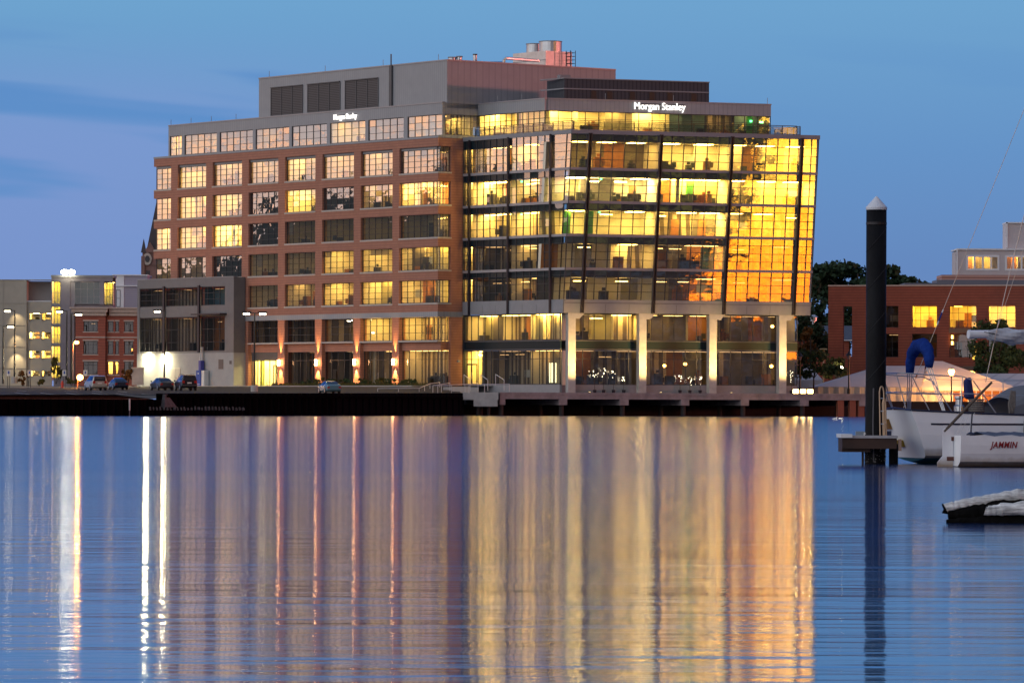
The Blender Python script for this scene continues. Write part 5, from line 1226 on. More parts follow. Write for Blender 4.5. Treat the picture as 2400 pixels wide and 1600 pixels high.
mb.hexa([(cx_(337), YC - .3, cz_(592)), (cx_(366), YC - .3, cz_(592)), (cx_(366), YC, cz_(592)), (cx_(337), YC, cz_(592)), (cx_(351) - .05, YC - .3, cz_(568)), (cx_(351) + .05, YC - .3, cz_(568)), (cx_(351) + .05, YC, cz_(568)), (cx_(351) - .05, YC, cz_(568))]); mb.build('gable', BROWN, ch)
mb = MB(); c = Vector((cx_(345), YC - .2, cz_(607)))
for k in range(2):
    r_ = (1.0, .55)[k]; pts = [(c.x + math.cos(a) * r_ * .8, c.y - .12 * k - .12, c.z + math.sin(a) * r_ * 1.15) for a in [2 * math.pi * i / 16 for i in range(16)]]; mb.quad(pts, k)
mb.build('round_window', [STONE, FRAME], ch)
mb = MB()
for u in (342, 347): mb.fbox(FCu, cx_(u), cx_(u) + .28, 0, .1, cz_(655), cz_(634))
mb.build('lancet', FRAME, ch)

# ------------------------------------------------------------------ cars (local: x right, y forward)
TYRE = mat('tyre', (.015, .015, .016), .8); RIM = mat('rim', (.35, .35, .37), .35, .6); CGLASS = mat('car_glass', (.012, .015, .02), .06, spec=.8)
TAIL = mat('tail_red', (.30, .012, .01), .25); PLATE = mat('number_plate', (.5, .5, .46), .5); BUMP = mat('bumper_dark', (.03, .03, .032), .5)
PROF = {
 'sedan': [(-2.30, .76, .42, .86, .92, .66), (-2.18, .84, .27, .95, 1.03, .72), (-1.70, .88, .22, .97, 1.07, .74), (-.98, .90, .2, .97, 1.37, .60), (-.30, .9, .2, .96, 1.46, .58), (.40, .9, .2, .94, 1.42, .58), (1.15, .9, .2, .92, .99, .74), (1.9, .87, .22, .84, .88, .7), (2.28, .76, .32, .68, .72, .6)],
 'minivan': [(-2.40, .80, .42, 1.05, 1.40, .68), (-2.33, .90, .3, 1.08, 1.66, .70), (-1.5, .96, .24, 1.08, 1.74, .70), (-.5, .97, .22, 1.06, 1.76, .70), (.5, .97, .22, 1.03, 1.70, .68), (1.0, .97, .22, 1.0, 1.52, .66), (1.7, .95, .24, .96, 1.06, .76), (2.2, .9, .26, .86, .92, .7), (2.42, .8, .36, .7, .74, .62)],
 'suv': [(-2.35, .82, .5, 1.12, 1.48, .70), (-2.28, .92, .38, 1.15, 1.76, .72), (-1.4, .96, .32, 1.15, 1.84, .72), (-.4, .97, .32, 1.12, 1.85, .72), (.4, .97, .32, 1.1, 1.80, .70), (.95, .97, .32, 1.08, 1.62, .68), (1.4, .96, .32, 1.06, 1.14, .78), (2.1, .92, .34, 1.0, 1.05, .74), (2.38, .82, .42, .8, .84, .66)]}
def car(name, kind, paint, label, u, v, head, cat, scale=1.0, group=None):
    p = lot_at(u, v) ; rt = thing(name, label, cat, p, head, group); rt.scale = (scale,) * 3
    pr = PROF[kind]; rings = []
    for y, hw, zl, zb, zt, ht in pr:
        half = [(hw * .88, zl), (hw, zl + .16), (hw, zb - .12), (hw * .965, zb), (ht, zt - .035), (ht * .6, zt)]
        rings.append([(x, y, z) for x, z in half] + [(-x, y, z) for x, z in reversed(half)])
    mb = MB(); mb.loft(rings); b_ = mb.build('body', paint, rt, smooth=False, local=True)
    bv = b_.modifiers.new('bevel', 'BEVEL'); bv.width = .03; bv.segments = 2; bv.limit_method = 'ANGLE'; bv.angle_limit = R_(35)
    def pt(i, sgn, f, out=.012):
        y, hw, zl, zb, zt, ht = pr[i]; lo = (hw * .965, zb); hi = (ht, zt - .035)
        return Vector((sgn * (lo[0] + (hi[0] - lo[0]) * f + out), y, lo[1] + (hi[1] - lo[1]) * f))
    lo_i, hi_i = (3, 5) if kind == 'sedan' else (1, 5)
    for s_ in (-1, 1):
        for i in range(lo_i, hi_i):
            a, b2 = (.1, .9)
            q = [pt(i, s_, a), pt(i + 1, s_, a), pt(i + 1, s_, b2), pt(i, s_, b2)]
            c = sum(q, Vector()) / 4; q = [c + (w_ - c) * Vector((1, .92, 1)) if False else Vector((w_.x, c.y + (w_.y - c.y) * .92, w_.z)) for w_ in q]
            mb = MB(); mb.quad(q); mb.build('side_window', CGLASS, rt, local=True, fix=False)
    # rear and front screens
    def screen(i, j, nm, inset=.1, f0=0.12, f1=.9):
        A0, A1 = pr[i], pr[j]
        def cp(R, f): return (R[5] * .92 if R[4] - R[3] > .2 else R[5] * .98, R[0], R[4])
        y0, z0, w0 = A0[0], A0[4], A0[5]; y1, z1, w1 = A1[0], A1[4], A1[5]
        n_ = Vector((0, -(z1 - z0), (y1 - y0))).normalized(); n_ = n_ if n_.z > 0 else -n_
        pts = []
        for f, s_ in ((f0, -1), (f0, 1), (f1, 1), (f1, -1)):
            pts.append(Vector((s_ * (w0 + (w1 - w0) * f) * .9, y0 + (y1 - y0) * f, z0 + (z1 - z0) * f)) + n_ * .03)
        mb = MB(); mb.quad(pts); mb.build(nm, CGLASS, rt, local=True, fix=False)
    if kind == 'sedan': screen(2, 3, 'rear_window'); screen(6, 5, 'windscreen')
    else:
        y, hw, zl, zb, zt, ht = pr[0]; y2, hw2, _, zb2, zt2, ht2 = pr[1]
        mb = MB(); mb.quad([(-hw * .86, y - .015, zb + .04), (hw * .86, y - .015, zb + .04), (ht2 * .93, y2 - .06, zt2 - .1), (-ht2 * .93, y2 - .06, zt2 - .1)]); mb.build('rear_window', CGLASS, rt, local=True, fix=False)
        mb = MB(); mb.hexa([(-ht2 * .9, y2 - .1, zt2 - .05), (ht2 * .9, y2 - .1, zt2 - .05), (ht2 * .9, y2 + .3, zt2 + .02), (-ht2 * .9, y2 + .3, zt2 + .02), (-ht2 * .9, y2 - .1, zt2), (ht2 * .9, y2 - .1, zt2), (ht2 * .9, y2 + .3, zt2 + .07), (-ht2 * .9, y2 + .3, zt2 + .07)]); mb.build('spoiler', paint, rt, local=True)
        screen(6, 5, 'windscreen')
        if kind == 'suv':
            for s_ in (-1, 1):
                mb = MB(); mb.tube([(s_ * .62, -1.9, 1.86), (s_ * .62, -1.7, 1.93), (s_ * .62, .3, 1.93), (s_ * .62, .5, 1.85)], .03, 6); mb.build('roof_rack', BUMP, rt, local=True)
    y, hw, zl, zb, zt, ht = pr[0]; zt_l = zb if kind == 'sedan' else zb + .1
    for s_ in (-1, 1):
        mb = MB(); x0, x1 = (s_ * hw * .68, s_ * (hw + .035)); 
        mb.box(min(x0, x1), max(x0, x1), y - .03, y + .16, zt_l - .34, zt_l - .06); mb.build('tail_light', TAIL, rt, local=True)
        my = pr[5][0] + .15; mb = MB(); mb.box(min(s_ * .98, s_ * 1.14), max(s_ * .98, s_ * 1.14), my, my + .12, pr[5][3] + .0, pr[5][3] + .16); mb.build('wing_mirror', paint, rt, local=True)
    mb = MB(); mb.box(-.26, .26, y - .03, y + .02, zt_l - .4, zt_l - .24); mb.build('number_plate', PLATE, rt, local=True)
    mb = MB(); mb.box(-hw * .96, hw * .96, y - .09, y + .2, zl + .02, zl + .2); mb.build('bumper', paint if kind != 'suv' else BUMP, rt, local=True)
    for yw in (-1.42, 1.42):
        for s_ in (-1, 1):
            mb = MB(); r_ = .33 if kind != 'suv' else .38; xx = s_ * (pr[3][1] - .22)
            mb.tube([(xx, yw, r_), (xx + s_ * .03, yw, r_), (xx + s_ * .2, yw, r_), (xx + s_ * .235, yw, r_)], [r_ * .9, r_, r_, r_ * .92], 18); w_ = mb.build('wheel', TYRE, rt, local=True)
            mb = MB(); mb.tube([(xx + s_ * .2, yw, r_), (xx + s_ * .245, yw, r_)], [r_ * .64, r_ * .6], 14); rm = mb.build('rim', RIM, w_, local=True)
    return rt
def paint(name, c, r=.25, m=.3):
    mm = mat(name, c, r, m); mm.node_tree.nodes['Principled BSDF'].inputs['Coat Weight'].default_value = .6; mm.node_tree.nodes['Principled BSDF'].inputs['Coat Roughness'].default_value = .08; return mm
CARG = 'cars parked along the quay'
car('minivan', 'minivan', paint('paint_champagne', (.42, .38, .32)), 'pale champagne minivan with dark rear window, leftmost of the parked cars', 224, 914.5, R_(17), 'minivan', 1.02, CARG)
car('parked_car', 'sedan', paint('paint_navy', (.015, .022, .045)), 'dark navy sedan tucked behind the pale minivan', 277, 913, R_(15), 'car', 1.0, CARG)
car('parked_car', 'sedan', paint('paint_graphite', (.05, .058, .07)), 'dark graphite sedan left of the black off-roader, under the floodlights', 379, 914.5, R_(20), 'car', 1.05, CARG)
car('off_roader', 'suv', paint('paint_black', (.010, .011, .016)), 'black tall off-road car with roof rails before the annex door', 435, 915.5, R_(15), 'car', 1.03, CARG)
car('parked_car', 'sedan', paint('paint_teal', (.10, .22, .27)), 'teal sedan half hidden by the quay edge, nearest the planted bed', 772, 922.0, R_(16), 'car', 1.0, CARG)

# ------------------------------------------------------------------ right bank: red brick building, pale block, tents
YR = 640.0; GRZ = 2.7
RA = Vector((.972, -.235)); RA.normalize(); RNn = Vector((RA.y, -RA.x))
ro = at(1941, 800, YR); FR = Frame((ro.x, ro.y), RA, RNn)
BRK2 = mat('brick_dark_red', (.34, .092, .052), .85, noise=(.9, .25), streak=(2, 2.6, (.21, .06, .038), .3))
rb2 = thing('brick_hall', 'dark red brick two storey hall with three glowing yellow windows behind the tents', 'brick building', FR(0, 0, GRZ))
def rs(u): return FR.hit(u, 760)[0]
def rz(u, v): return FR.hit(u, v)[1]
ztp = rz(1941, 671); zw1, zw0 = rz(2166, 716.5), rz(2166, 767.5); zl1, zl0 = rz(2075, 782), rz(2075, 837)
SW = [(2075, 2105.5), (2137.6, 2196), (2225, 2288.5), (2316.6, 2380), (2408, 2470)]
wn = [(rs(a), rs(b_)) for a, b_ in SW]; s0o, s1o = rs(1976), rs(1997); send = rs(2560)
mb = MB()
zo0, zo1 = rz(1985, 835), rz(1985, 718)
mb.fbox(FR, 0, s0o, -.8, 0, GRZ - 1, ztp); mb.fbox(FR, s0o, s1o, -.8, 0, zo1, ztp); mb.fbox(FR, s0o, s1o, -.8, 0, GRZ - 1, zo0)
wallgrid(mb, FR, s1o, send, GRZ - 1, ztp, wn, [(zl0, zl1), (zw0, zw1)], -.8, 0)
mb.fbox(FR, rs(2040), rs(2040) + .5, -16, -.8, GRZ - 1, ztp)
mb.build('wall', BRK2, rb2)
mb = MB(); mb.fbox(FR, -.05, send, -.9, .06, ztp, ztp + .18); mb.build('coping', PINK, rb2)
AMB = lamp_mat('lamp_amber', (1, .52, .04), 34)
for j, (a, b_) in enumerate(wn):
    lit = j >= 1
    f_ = window(rb2, FR, a, b_, zw0, zw1, 2 if j == 0 else 3, 3, d=-.25, gl=G_PLAIN if lit else G_DARK, sill=False, fw=.07)
    room(rb2, FR, a - .3, b_ + .3, zw0 - .1, zw1 + .3, depth=4, d0=-.85, seed=600 + j, back=RCREAM if lit else RDARK, lamp=AMB if lit else L_LOW, nl=2, furn=1 if lit else 0, drop=.3, ll=1.0)
    window(rb2, FR, a, b_, zl0, zl1, 2 if j == 0 else 3, 3, d=-.35, gl=G_DARK, sill=False)
    room(rb2, FR, a - .3, b_ + .3, zl0 - .1, zl1 + .3, depth=3, d0=-.85, seed=610 + j, back=RDARK if j != 2 else WOODO, lamp=L_LOW, nl=1, furn=0)
for j in (2, 3):
    mb = MB(); a, b_ = wn[j]; mb.fbox(FR, a - .02, b_ + .02, .005, .08, zl1 + .1, zl1 + .75); mb.build('spandrel', mat('spandrel_tan', (.22, .13, .08), .7), rb2)
rs2 = rs(2190)
mb = MB(); mb.fbox(FR, rs(2224), rs(2286), .0, 1.6, rz(2250, 868), rz(2250, 858)); mb.build('canopy', mat('canopy_brown', (.12, .08, .06), .6), rb2)
mb = MB(); mb.fbox(FR, rs(2252), rs(2286), .0, .1, rz(2250, 874), rz(2250, 869)); mb.build('light_strip', lamp_mat('lamp_canopy', (1, .62, .15), 5), rb2)
for v, e in ((794, 'lamp_wall'), (808, 'lamp_wall')):
    mb = MB(); mb.fbox(FR, rs(2230), rs(2234), .0, .2, rz(2230, v), rz(2230, v) + .5); mb.build('wall_lamp', lamp_mat('lamp_wall', (1, .5, .12), 9), rb2)
mb = MB(); mb.fbox(FR, rs(2286), rs(2287.5), .0, .15, rz(2286, 804), rz(2286, 804) + .22); mb.build('exit_lamp', lamp_mat('lamp_red', (1, .03, .05), 9), rb2)
mb = MB(); mb.fbox(FR, rs(2280), rs(2288), .0, .08, rz(2286, 842), rz(2286, 811)); mb.build('slot_window', lamp_mat('lamp_slot', (1, .6, .08), 2.2), rb2)
# pale upper block further back
YU = 690.0; FU = FX(YU)
LAV = mat('pale_stucco', (.56, .53, .54), .8, noise=(.5, .12)); 
ub = thing('pale_rooftop_building', 'pale lavender rooftop block with white trim and wide office windows above the brick hall', 'rooftop block', (hx(FU, 2320), YU, GRZ))
def ux(u): return hx(FU, u)
def uz(v): return hz(FU, 2320, v)
mb = MB(); W_ = [(ux(2264), ux(2341.5)), (ux(2355), ux(2432))]
wallgrid(mb, FU, ux(2244), ux(2520), uz(646), uz(586), W_, [(uz(634), uz(598))], -.5, 0); mb.fbox(FU, ux(2244), ux(2520), -9, -3, uz(646), uz(588)); mb.fbox(FU, ux(2359), ux(2520), -6, -.7, uz(584), uz(521)); mb.build('wall', LAV, ub)
mb = MB(); mb.fbox(FU, ux(2242), ux(2520), -9, .2, uz(586), uz(582.5)); mb.fbox(FU, ux(2242), ux(2244.6), -.6, .1, uz(646), uz(586)); mb.fbox(FU, ux(2358), ux(2362), -.7, -.5, uz(580), uz(521)); mb.fbox(FU, ux(2358), ux(2520), -6, -.5, uz(523), uz(520)); mb.build('trim', TRIMW, ub)
for j, (a, b_) in enumerate(W_):
    window(ub, FU, a, b_, uz(634), uz(598), 4, 1, d=.06, gl=G_PLAIN, sill=False, fw=.28, fm=TRIMW)
    room(ub, FU, a, b_, uz(635), uz(596), depth=2.2, d0=-.5, seed=640 + j, back=RDARK, side=RCREAM, lamp=L_MID, nl=3, furn=0, splits=5, drop=.15)
mb = MB(); mb.fbox(FU, ux(2206), ux(2520), -8, .3, uz(656), uz(644.5)); mb.build('lower_roof', mat('terracotta_band', (.5, .30, .25), .8, streak=(2, 2.2, (.28, .13, .1), .4)), ub)
mb = MB(); mb.fbox(FU, ux(2195), ux(2520), -8, .5, uz(690), uz(656)); mb.fbox(FU, ux(2119), ux(2200), -8, .4, uz(690), uz(664)); mb.build('lower_wall', mat('blue_grey_wall', (.16, .17, .21), .8), ub)
# dark roofed house at the gap
hs2 = thing('slate_house', 'low brick house with a dark slate roof behind the trees, left of the brick hall', 'house', at(1905, 860, 690))
F9 = FX(690.0)
def nx(u): return hx(F9, u)
def nz(v): return hz(F9, 1905, v)
mb = MB(); mb.fbox(F9, nx(1870), nx(1990), -8, 0, GRZ, nz(796)); mb.build('wall', BRK2, hs2)
mb = MB(); mb.hexa([F9(nx(1868), .3, nz(796)), F9(nx(2010), .3, nz(796)), F9(nx(2010), -8, nz(796)), F9(nx(1868), -8, nz(796)), F9(nx(1900), -3.5, nz(762)), F9(nx(2010), -3.5, nz(762)), F9(nx(2010), -4.5, nz(762)), F9(nx(1900), -4.5, nz(762))]); mb.build('roof', mat('slate_blue', (.07, .09, .13), .6, noise=(1, .3)), hs2)
mb = MB(); mb.fbox(F9, nx(1868), nx(2010), .3, .4, nz(798), nz(796)); mb.build('gutter', TRIMW, hs2)
p = at(1907, 745, 690); mb = MB(); mb.lathe(p.x, p.y - 3.9 * 0, [(.2, nz(765)), (.2, nz(752)), (.5, nz(752)), (.5, nz(744)), (.7, nz(743)), (.1, nz(737))], 12); mb.build('roof_vent', SILV, hs2)

# tents on the right bank
TENT = mat('tent_canvas', (.72, .71, .73), .7, noise=(.6, .12)); TVAL = mat('tent_valance', (.52, .48, .42), .7, streak=(0, .9, (.46, .42, .37), .12))
_t = TENT.node_tree; _b = _t.nodes['Principled BSDF']; _o = [n for n in _t.nodes if n.type == 'OUTPUT_MATERIAL'][0]
_tl = _t.nodes.new('ShaderNodeBsdfTranslucent'); _tl.inputs[0].default_value = (.62, .6, .56, 1); _mx = _t.nodes.new('ShaderNodeMixShader'); _mx.inputs[0].default_value = .4
_t.links.new(_b.outputs[0], _mx.inputs[1]); _t.links.new(_tl.outputs[0], _mx.inputs[2]); _t.links.new(_mx.outputs[0], _o.inputs[0])
def tent(name, label, eave, z_eave, ridge, z_ridge, drop, sides, y_sp):
    """eave: (u0,u1) at depth y; ridge: list of (u, dz, dy) crests"""
    pass
YTN = 592.0
def tp(u, v, y=YTN): return at(u, v, y)
TZ = 1.15
wh = thing('timber_wharf', 'low dark timber wharf under the event tents behind the sailing yacht', 'wharf', at(2250, 960, 588))
mb = MB(); x0, x1 = at(2085, 960, 588).x, at(2520, 960, 588).x; mb.box(x0, x1, 586.5, 629, .8, TZ); mb.build('deck', CONCD, wh)
for k in range(9):
    c = x0 + .6 + k * 2.7; mb = MB(); mb.tube([(c, 587, -2), (c, 587, .8)], .2, 8); mb.build('pile', MATS['pile_dark'], wh)
mt = thing('event_tent', 'large white event tent with a high peak, glowing orange inside on its right half', 'tent', tp(2180, 955))
e0, e1 = tp(1918, 906), tp(2381, 911)
ze = e0.z; D = 22.0
zr1 = tp(2060, 857, YTN + D / 2).z; zr2 = tp(2198, 846, YTN + D / 2).z
r1 = tp(2062, 857, YTN + D / 2); r1b = tp(2168, 857, YTN + D / 2); r2 = tp(2188, 846, YTN + D / 2); r2b = tp(2209, 846, YTN + D / 2)
mid = tp(2160, 908); mid.z = ze
mb = MB()
F1, F2, Fm = Vector((e0.x, e0.y, ze)), Vector((e1.x, e1.y, ze)), Vector((mid.x, e0.y, ze))
back = Vector((0, D, 0))
mb.quad([F1, Fm, r1b, r1]); mb.quad([F1 + back, Fm + back, r1b, r1]); mb.quad([F1, r1, F1 + back]); 
mb.build('left_roof', TENT, mt, fix=False)
mb = MB()
mb.quad([Fm, F2, r2b, r2]); mb.quad([Fm + back, F2 + back, r2b, r2]); mb.quad([F2, r2b, F2 + back]); mb.quad([Fm, r2, Fm + back])
mb.build('right_roof', TENT, mt, fix=False)
mb = MB()
for k in range(20):
    a, b_ = F1.lerp(Fm, k / 20), F1.lerp(Fm, (k + 1) / 20); o_ = Vector((0, .12 * (k % 2), 0)); o2 = Vector((0, .12 * ((k + 1) % 2), 0))
    mb.quad([a + o_, b_ + o2, Vector((b_.x, b_.y + o2.y * 2, TZ)), Vector((a.x, a.y + o_.y * 2, TZ))])
mb.build('side_wall', TVAL, mt, fix=False)
mb = MB(); mb.quad([Fm, F2, F2 + Vector((0, -.1, -.45)), Fm + Vector((0, -.1, -.45))]); mb.build('valance', TENT, mt, fix=False)
sw = Fm.lerp(F2, .33)
mb = MB()
for k in range(8):
    a, b_ = Fm.lerp(sw, k / 8), Fm.lerp(sw, (k + 1) / 8); mb.quad([a + Vector((0, .3 * (k % 2) + .3, 0)), b_ + Vector((0, .3 * ((k + 1) % 2) + .3, 0)), Vector((b_.x, b_.y + .3, TZ)), Vector((a.x, a.y + .3, TZ))])
mb.build('curtain_wall', TENT, mt, fix=False)
for k in range(9):
    p = sw.lerp(F2, k / 8); mb = MB(); mb.tube([(p.x, p.y + .2, TZ), (p.x, p.y + .2, ze)], .07, 6); mb.build('post', TRIMW, mt)
mb = MB(); mb.quad([Vector((sw.x - 3, sw.y + 9, TZ)), Vector((F2.x, F2.y + 9, TZ)), Vector((F2.x, F2.y + 9, ze)), Vector((sw.x - 3, sw.y + 9, ze))]); mb.build('rear_wall', WOODO, mt, fix=False)
for q in (.12, .5, .85):
    p = Fm.lerp(F2, q) + Vector((0, 4.5, .1)); mb = MB(); mb.lathe(p.x, p.y, [(.05, ze - .1), (.25, ze), (.25, ze + .2), (.05, ze + .3)], 8); mb.build('lamp', lamp_mat('lamp_tent', (1, .5, .12), 30), mt)
    light('POINT', (p.x, p.y, ze - .25), 700, (1, .42, .10), mt)
mt2 = thing('event_tent', 'pale flat ridged tent behind the large peaked tent at the right edge', 'tent', tp(2340, 955, 600))
a, b_ = tp(2290, 875, 606), tp(2460, 875, 606); c, d_ = tp(2460, 912, 598), tp(2300, 912, 598)
mb = MB(); mb.quad([a, b_, c, d_]); mb.quad([a, b_, b_ + Vector((0, 8, -2)), a + Vector((0, 8, -2))]); mb.build('roof', mat('tent_stripe', (.46, .45, .46), .7, streak=('XY', .42, (.36, .35, .37), .2)), mt2, fix=False)
for k in range(4):
    p = d_.lerp(c, k / 3); mb = MB(); mb.tube([(p.x, p.y, TZ), (p.x, p.y, p.z)], .07, 6); mb.build('post', TRIMW, mt2)
mt3 = thing('event_tent', 'small white peaked tent behind the leafy tree beside the glass corner', 'tent', tp(1880, 905, 615))
a = tp(1897, 855, 619)
qs = [tp(1850, 890, 612), tp(1928, 890, 612), tp(1928, 890, 624), tp(1850, 890, 624)]
mb = MB()
for k in range(4): mb.quad([qs[k], qs[(k + 1) % 4], a])
mb.build('roof', TENT, mt3, fix=False)
mb = MB()
for k in range(4): p, q = qs[k], qs[(k + 1) % 4]; mb.quad([p, q, Vector((q.x, q.y, TZ)), Vector((p.x, p.y, TZ))])
mb.build('side_wall', TENT, mt3, fix=False)

# lamps on the right bank
def lantern(u, vt, y, zb, label, lit=False, power=0):
    p = at(u, vt, y); rt = thing('lantern_post', label, 'lantern post', (p.x, p.y, zb), 0, 'lantern posts along the pier'); zt = p.z
    mb = MB(); mb.lathe(p.x, p.y, [(.22, zb), (.2, zb + .7), (.1, zb + .8), (.08, zt - 1.0)], 10); mb.build('post', POLE, rt)
    mb = MB(); mb.lathe(p.x, p.y, [(.12, zt - 1.0), (.26, zt - .55)] if not lit else [(.16, zt - 1.05), (.42, zt - .45), (.3, zt - .2)], 10); mb.build('globe', lamp_mat('lamp_lantern', (1, .42, .08), 45) if lit else mat('lantern_glass', (.25, .2, .2), .2), rt)
    mb = MB(); mb.lathe(p.x, p.y, [(.44, zt - .55), (.1, zt - .1), (.05, zt)] if not lit else [(.3, zt - .2), (.08, zt - .05), (.03, zt)], 10); mb.build('cap', POLE, rt)
    if lit: light('POINT', (p.x, p.y + 1.0, zt - .7), power, (1, .42, .1), rt, rad=.3)
lantern(1875, 825, 585, 2.75, 'dark unlit lantern post left of the leafy tree, near the pier floodlights')
lantern(1989.5, 823, 585, 2.75, 'dark unlit lantern post in front of the tent side wall, left of the black piling')
lantern(2230, 862, 588, 1.15, 'glowing orange lantern post in front of the large tent', True, 3500)
rt = thing('flood_mast', 'white glaring twin lamp on a short mast over the left tent slope', 'lamp', at(1964, 900, 622)); p = at(1964, 864, 622)
mb = MB(); mb.tube([(p.x, p.y, TZ), (p.x, p.y, p.z)], .08, 6); mb.build('pole', POLE, rt)
for s_ in (-.38, .38):
    mb = MB(); mb.lathe(p.x + s_, p.y - .1, [(.05, p.z - .1 + s_ * .3), (.36, p.z + s_ * .3), (.36, p.z + .22 + s_ * .3), (.05, p.z + .3 + s_ * .3)], 10); mb.build('lens', lamp_mat('lamp_mast', (1, .9, .6), 25), rt)
for u, v, tx in ((1865, 916, 'leftmost'), (1882, 919, 'middle, largest'), (1899, 920, 'rightmost')):
    p = at(u, v, 556); rt = thing('pier_floodlight', 'glaring yellow floodlight box low on the pier deck, ' + tx + ' of the three', 'floodlight', (p.x, p.y, DK), 0, 'floodlights on the pier deck')
    mb = MB(); mb.box(p.x - .36, p.x + .36, p.y, p.y + .25, DK + .02, DK + .52); mb.build('housing', POLE, rt)
    mb = MB(); mb.box(p.x - .32, p.x + .32, p.y - .05, p.y - .005, DK + .06, DK + .5); mb.build('lens', lamp_mat('lamp_pier', (1, .62, .18), 40), rt)
    light('POINT', (p.x, p.y - 1.0, DK + .6), 160, (1, .5, .15), rt)
rt = thing('path_lamp', 'slim pale T shaped lamp before the brick hall corner', 'lamp', at(1930, 850, 632)); p = at(1930, 819, 632)
mb = MB(); mb.tube([(p.x, p.y, TZ), (p.x, p.y, p.z)], .12, 6); mb.box(p.x - .5, p.x + .5, p.y - .2, p.y + .2, p.z, p.z + .15); mb.build('post', mat('lamp_pale', (.5, .42, .25), .6), rt)

# trees
tree('evergreen_tree', 'big dark spreading tree rising behind the left end of the brick hall', at(2010, 880, 760), 18.4, 8.3, 6, 4.0, 5200, .40, LF_DARK, 11, clumps=20, trunk_r=.45, group='dark trees behind the brick hall')
tree('evergreen_tree', 'dark tree crown visible just right of the black piling above the brick hall', at(2118, 880, 760), 16.9, 5.0, 5, 2.2, 2400, .36, LF_DARK, 12, clumps=12, trunk_r=.4, group='dark trees behind the brick hall')
tree('evergreen_tree', 'dark tree filling the gap between the glass wing and the brick hall', at(1925, 880, 735), 14.6, 4.2, 5, 5.5, 3600, .36, LF_DARK, 13, clumps=16, trunk_r=.4, group='dark trees behind the brick hall')
tree('evergreen_tree', 'lower dark tree right beside the far end of the glass wing', at(1885, 890, 660), 10.5, 3.2, 3, 4.0, 2600, .26, LF_DARK, 14, clumps=14)
tree('evergreen_tree', 'dark tree seen through the tall slot opening of the brick hall', at(1990, 880, 700), 13, 3.5, 3, 4.6, 1800, .3, LF_DARK, 21, clumps=14, group='dark trees behind the brick hall')
tree('leafy_tree', 'small green tree with sparse layered leaves in front of the small tent', at(1907, 921, 588), 5.6, 3.3, 2.2, 2.2, 1300, .2, LF_MID, 15, clumps=14, trunk_r=.12)
tree('leafy_tree', 'amber lit tree above the small tent by the pier lantern', at(1900, 910, 640), 8.2, 2.4, 2, 2.2, 1200, .22, LF_LAMPLIT, 16, clumps=10)
tree('leafy_tree', 'round dark green tree before the brick hall, under the furled sail', at(2336, 915, 612), 9.2, 3.6, 3, 3.9, 3400, .24, LF_MID, 17, clumps=20)
tree('leafy_tree', 'half hidden dark green tree before the brick hall, just left of the black piling', at(1962, 915, 625), 4.6, 2.0, 2, 1.8, 900, .2, LF_OLIVE, 18)

# ------------------------------------------------------------------ near right: piling, finger dock, boats
YP = 106.4
pc = at(2052, 1087, YP); ztop = at(2052, 487, YP).z; zap = at(2051.5, 459.5, YP).z
pil = thing('mooring_piling', 'tall round black mooring piling with a white cone cap', 'piling', (pc.x, pc.y, 0))
PILM = mat('piling_black', (.009, .010, .012), .6, spec=.13, noise=(2.2, .75, (1, 1, .35)), bump=(6, .5, .03))
mb = MB(); dr_ = 0.0037
mb.tube([(pc.x - .012, pc.y, -2), (pc.x - .012, pc.y, .05), (pc.x, pc.y, 2), (pc.x, pc.y, ztop)], [.25, .24, .235, .235], 28); mb.build('post', PILM, pil, smooth=True)
for k in range(4):
    mb = MB(); z0 = (1.9, 3.0, 4.0, 4.9)[k]; pts = [(pc.x + math.cos(a) * .238, pc.y + math.sin(a) * .238, z0 + .55 * (math.cos(a) + 1) / 2) for a in [math.pi + math.pi * i / 16 for i in range(17)]]; mb.tube(pts, .006, 4); mb.build('strap_seam', mat('seam_black', (.02, .022, .026), .5), pil)
mb = MB(); mb.tube([(pc.x - .06, pc.y - .235, .05), (pc.x - .08, pc.y - .245, .8), (pc.x - .07, pc.y - .24, 1.75)], .018, 5); mb.build('conduit', mat('conduit', (.09, .09, .1), .5), pil)
mb = MB(); rnd = random.Random(4)
for k in range(70):
    a = rnd.uniform(math.pi, 2 * math.pi); z = rnd.uniform(.02, .42) ** 1.0; r_ = rnd.uniform(.008, .022)
    q = (pc.x - .01 + math.cos(a) * .243, pc.y + math.sin(a) * .243); mb.lathe(q[0], q[1], [(.003, z - r_), (r_, z), (.003, z + r_)], 5)
mb.build('barnacle', mat('barnacle', (.22, .22, .20), .9), pil)
for z in (5.55, .62):
    mb = MB(); mb.lathe(pc.x - (.0 if z > 1 else .008), pc.y, [(.241, z - .03), (.241, z + .03)], 28); mb.build('hoop', mat('hoop_iron', (.03, .028, .03), .5, .5), pil)
mb = MB(); mb.lathe(pc.x, pc.y, [(.245, ztop - .05), (.25, ztop), (.245, ztop + .015), (.03, zap - .02), (.001, zap)], 28); mb.build('cone_cap', mat('cap_white', (.62, .66, .70), .35), pil)

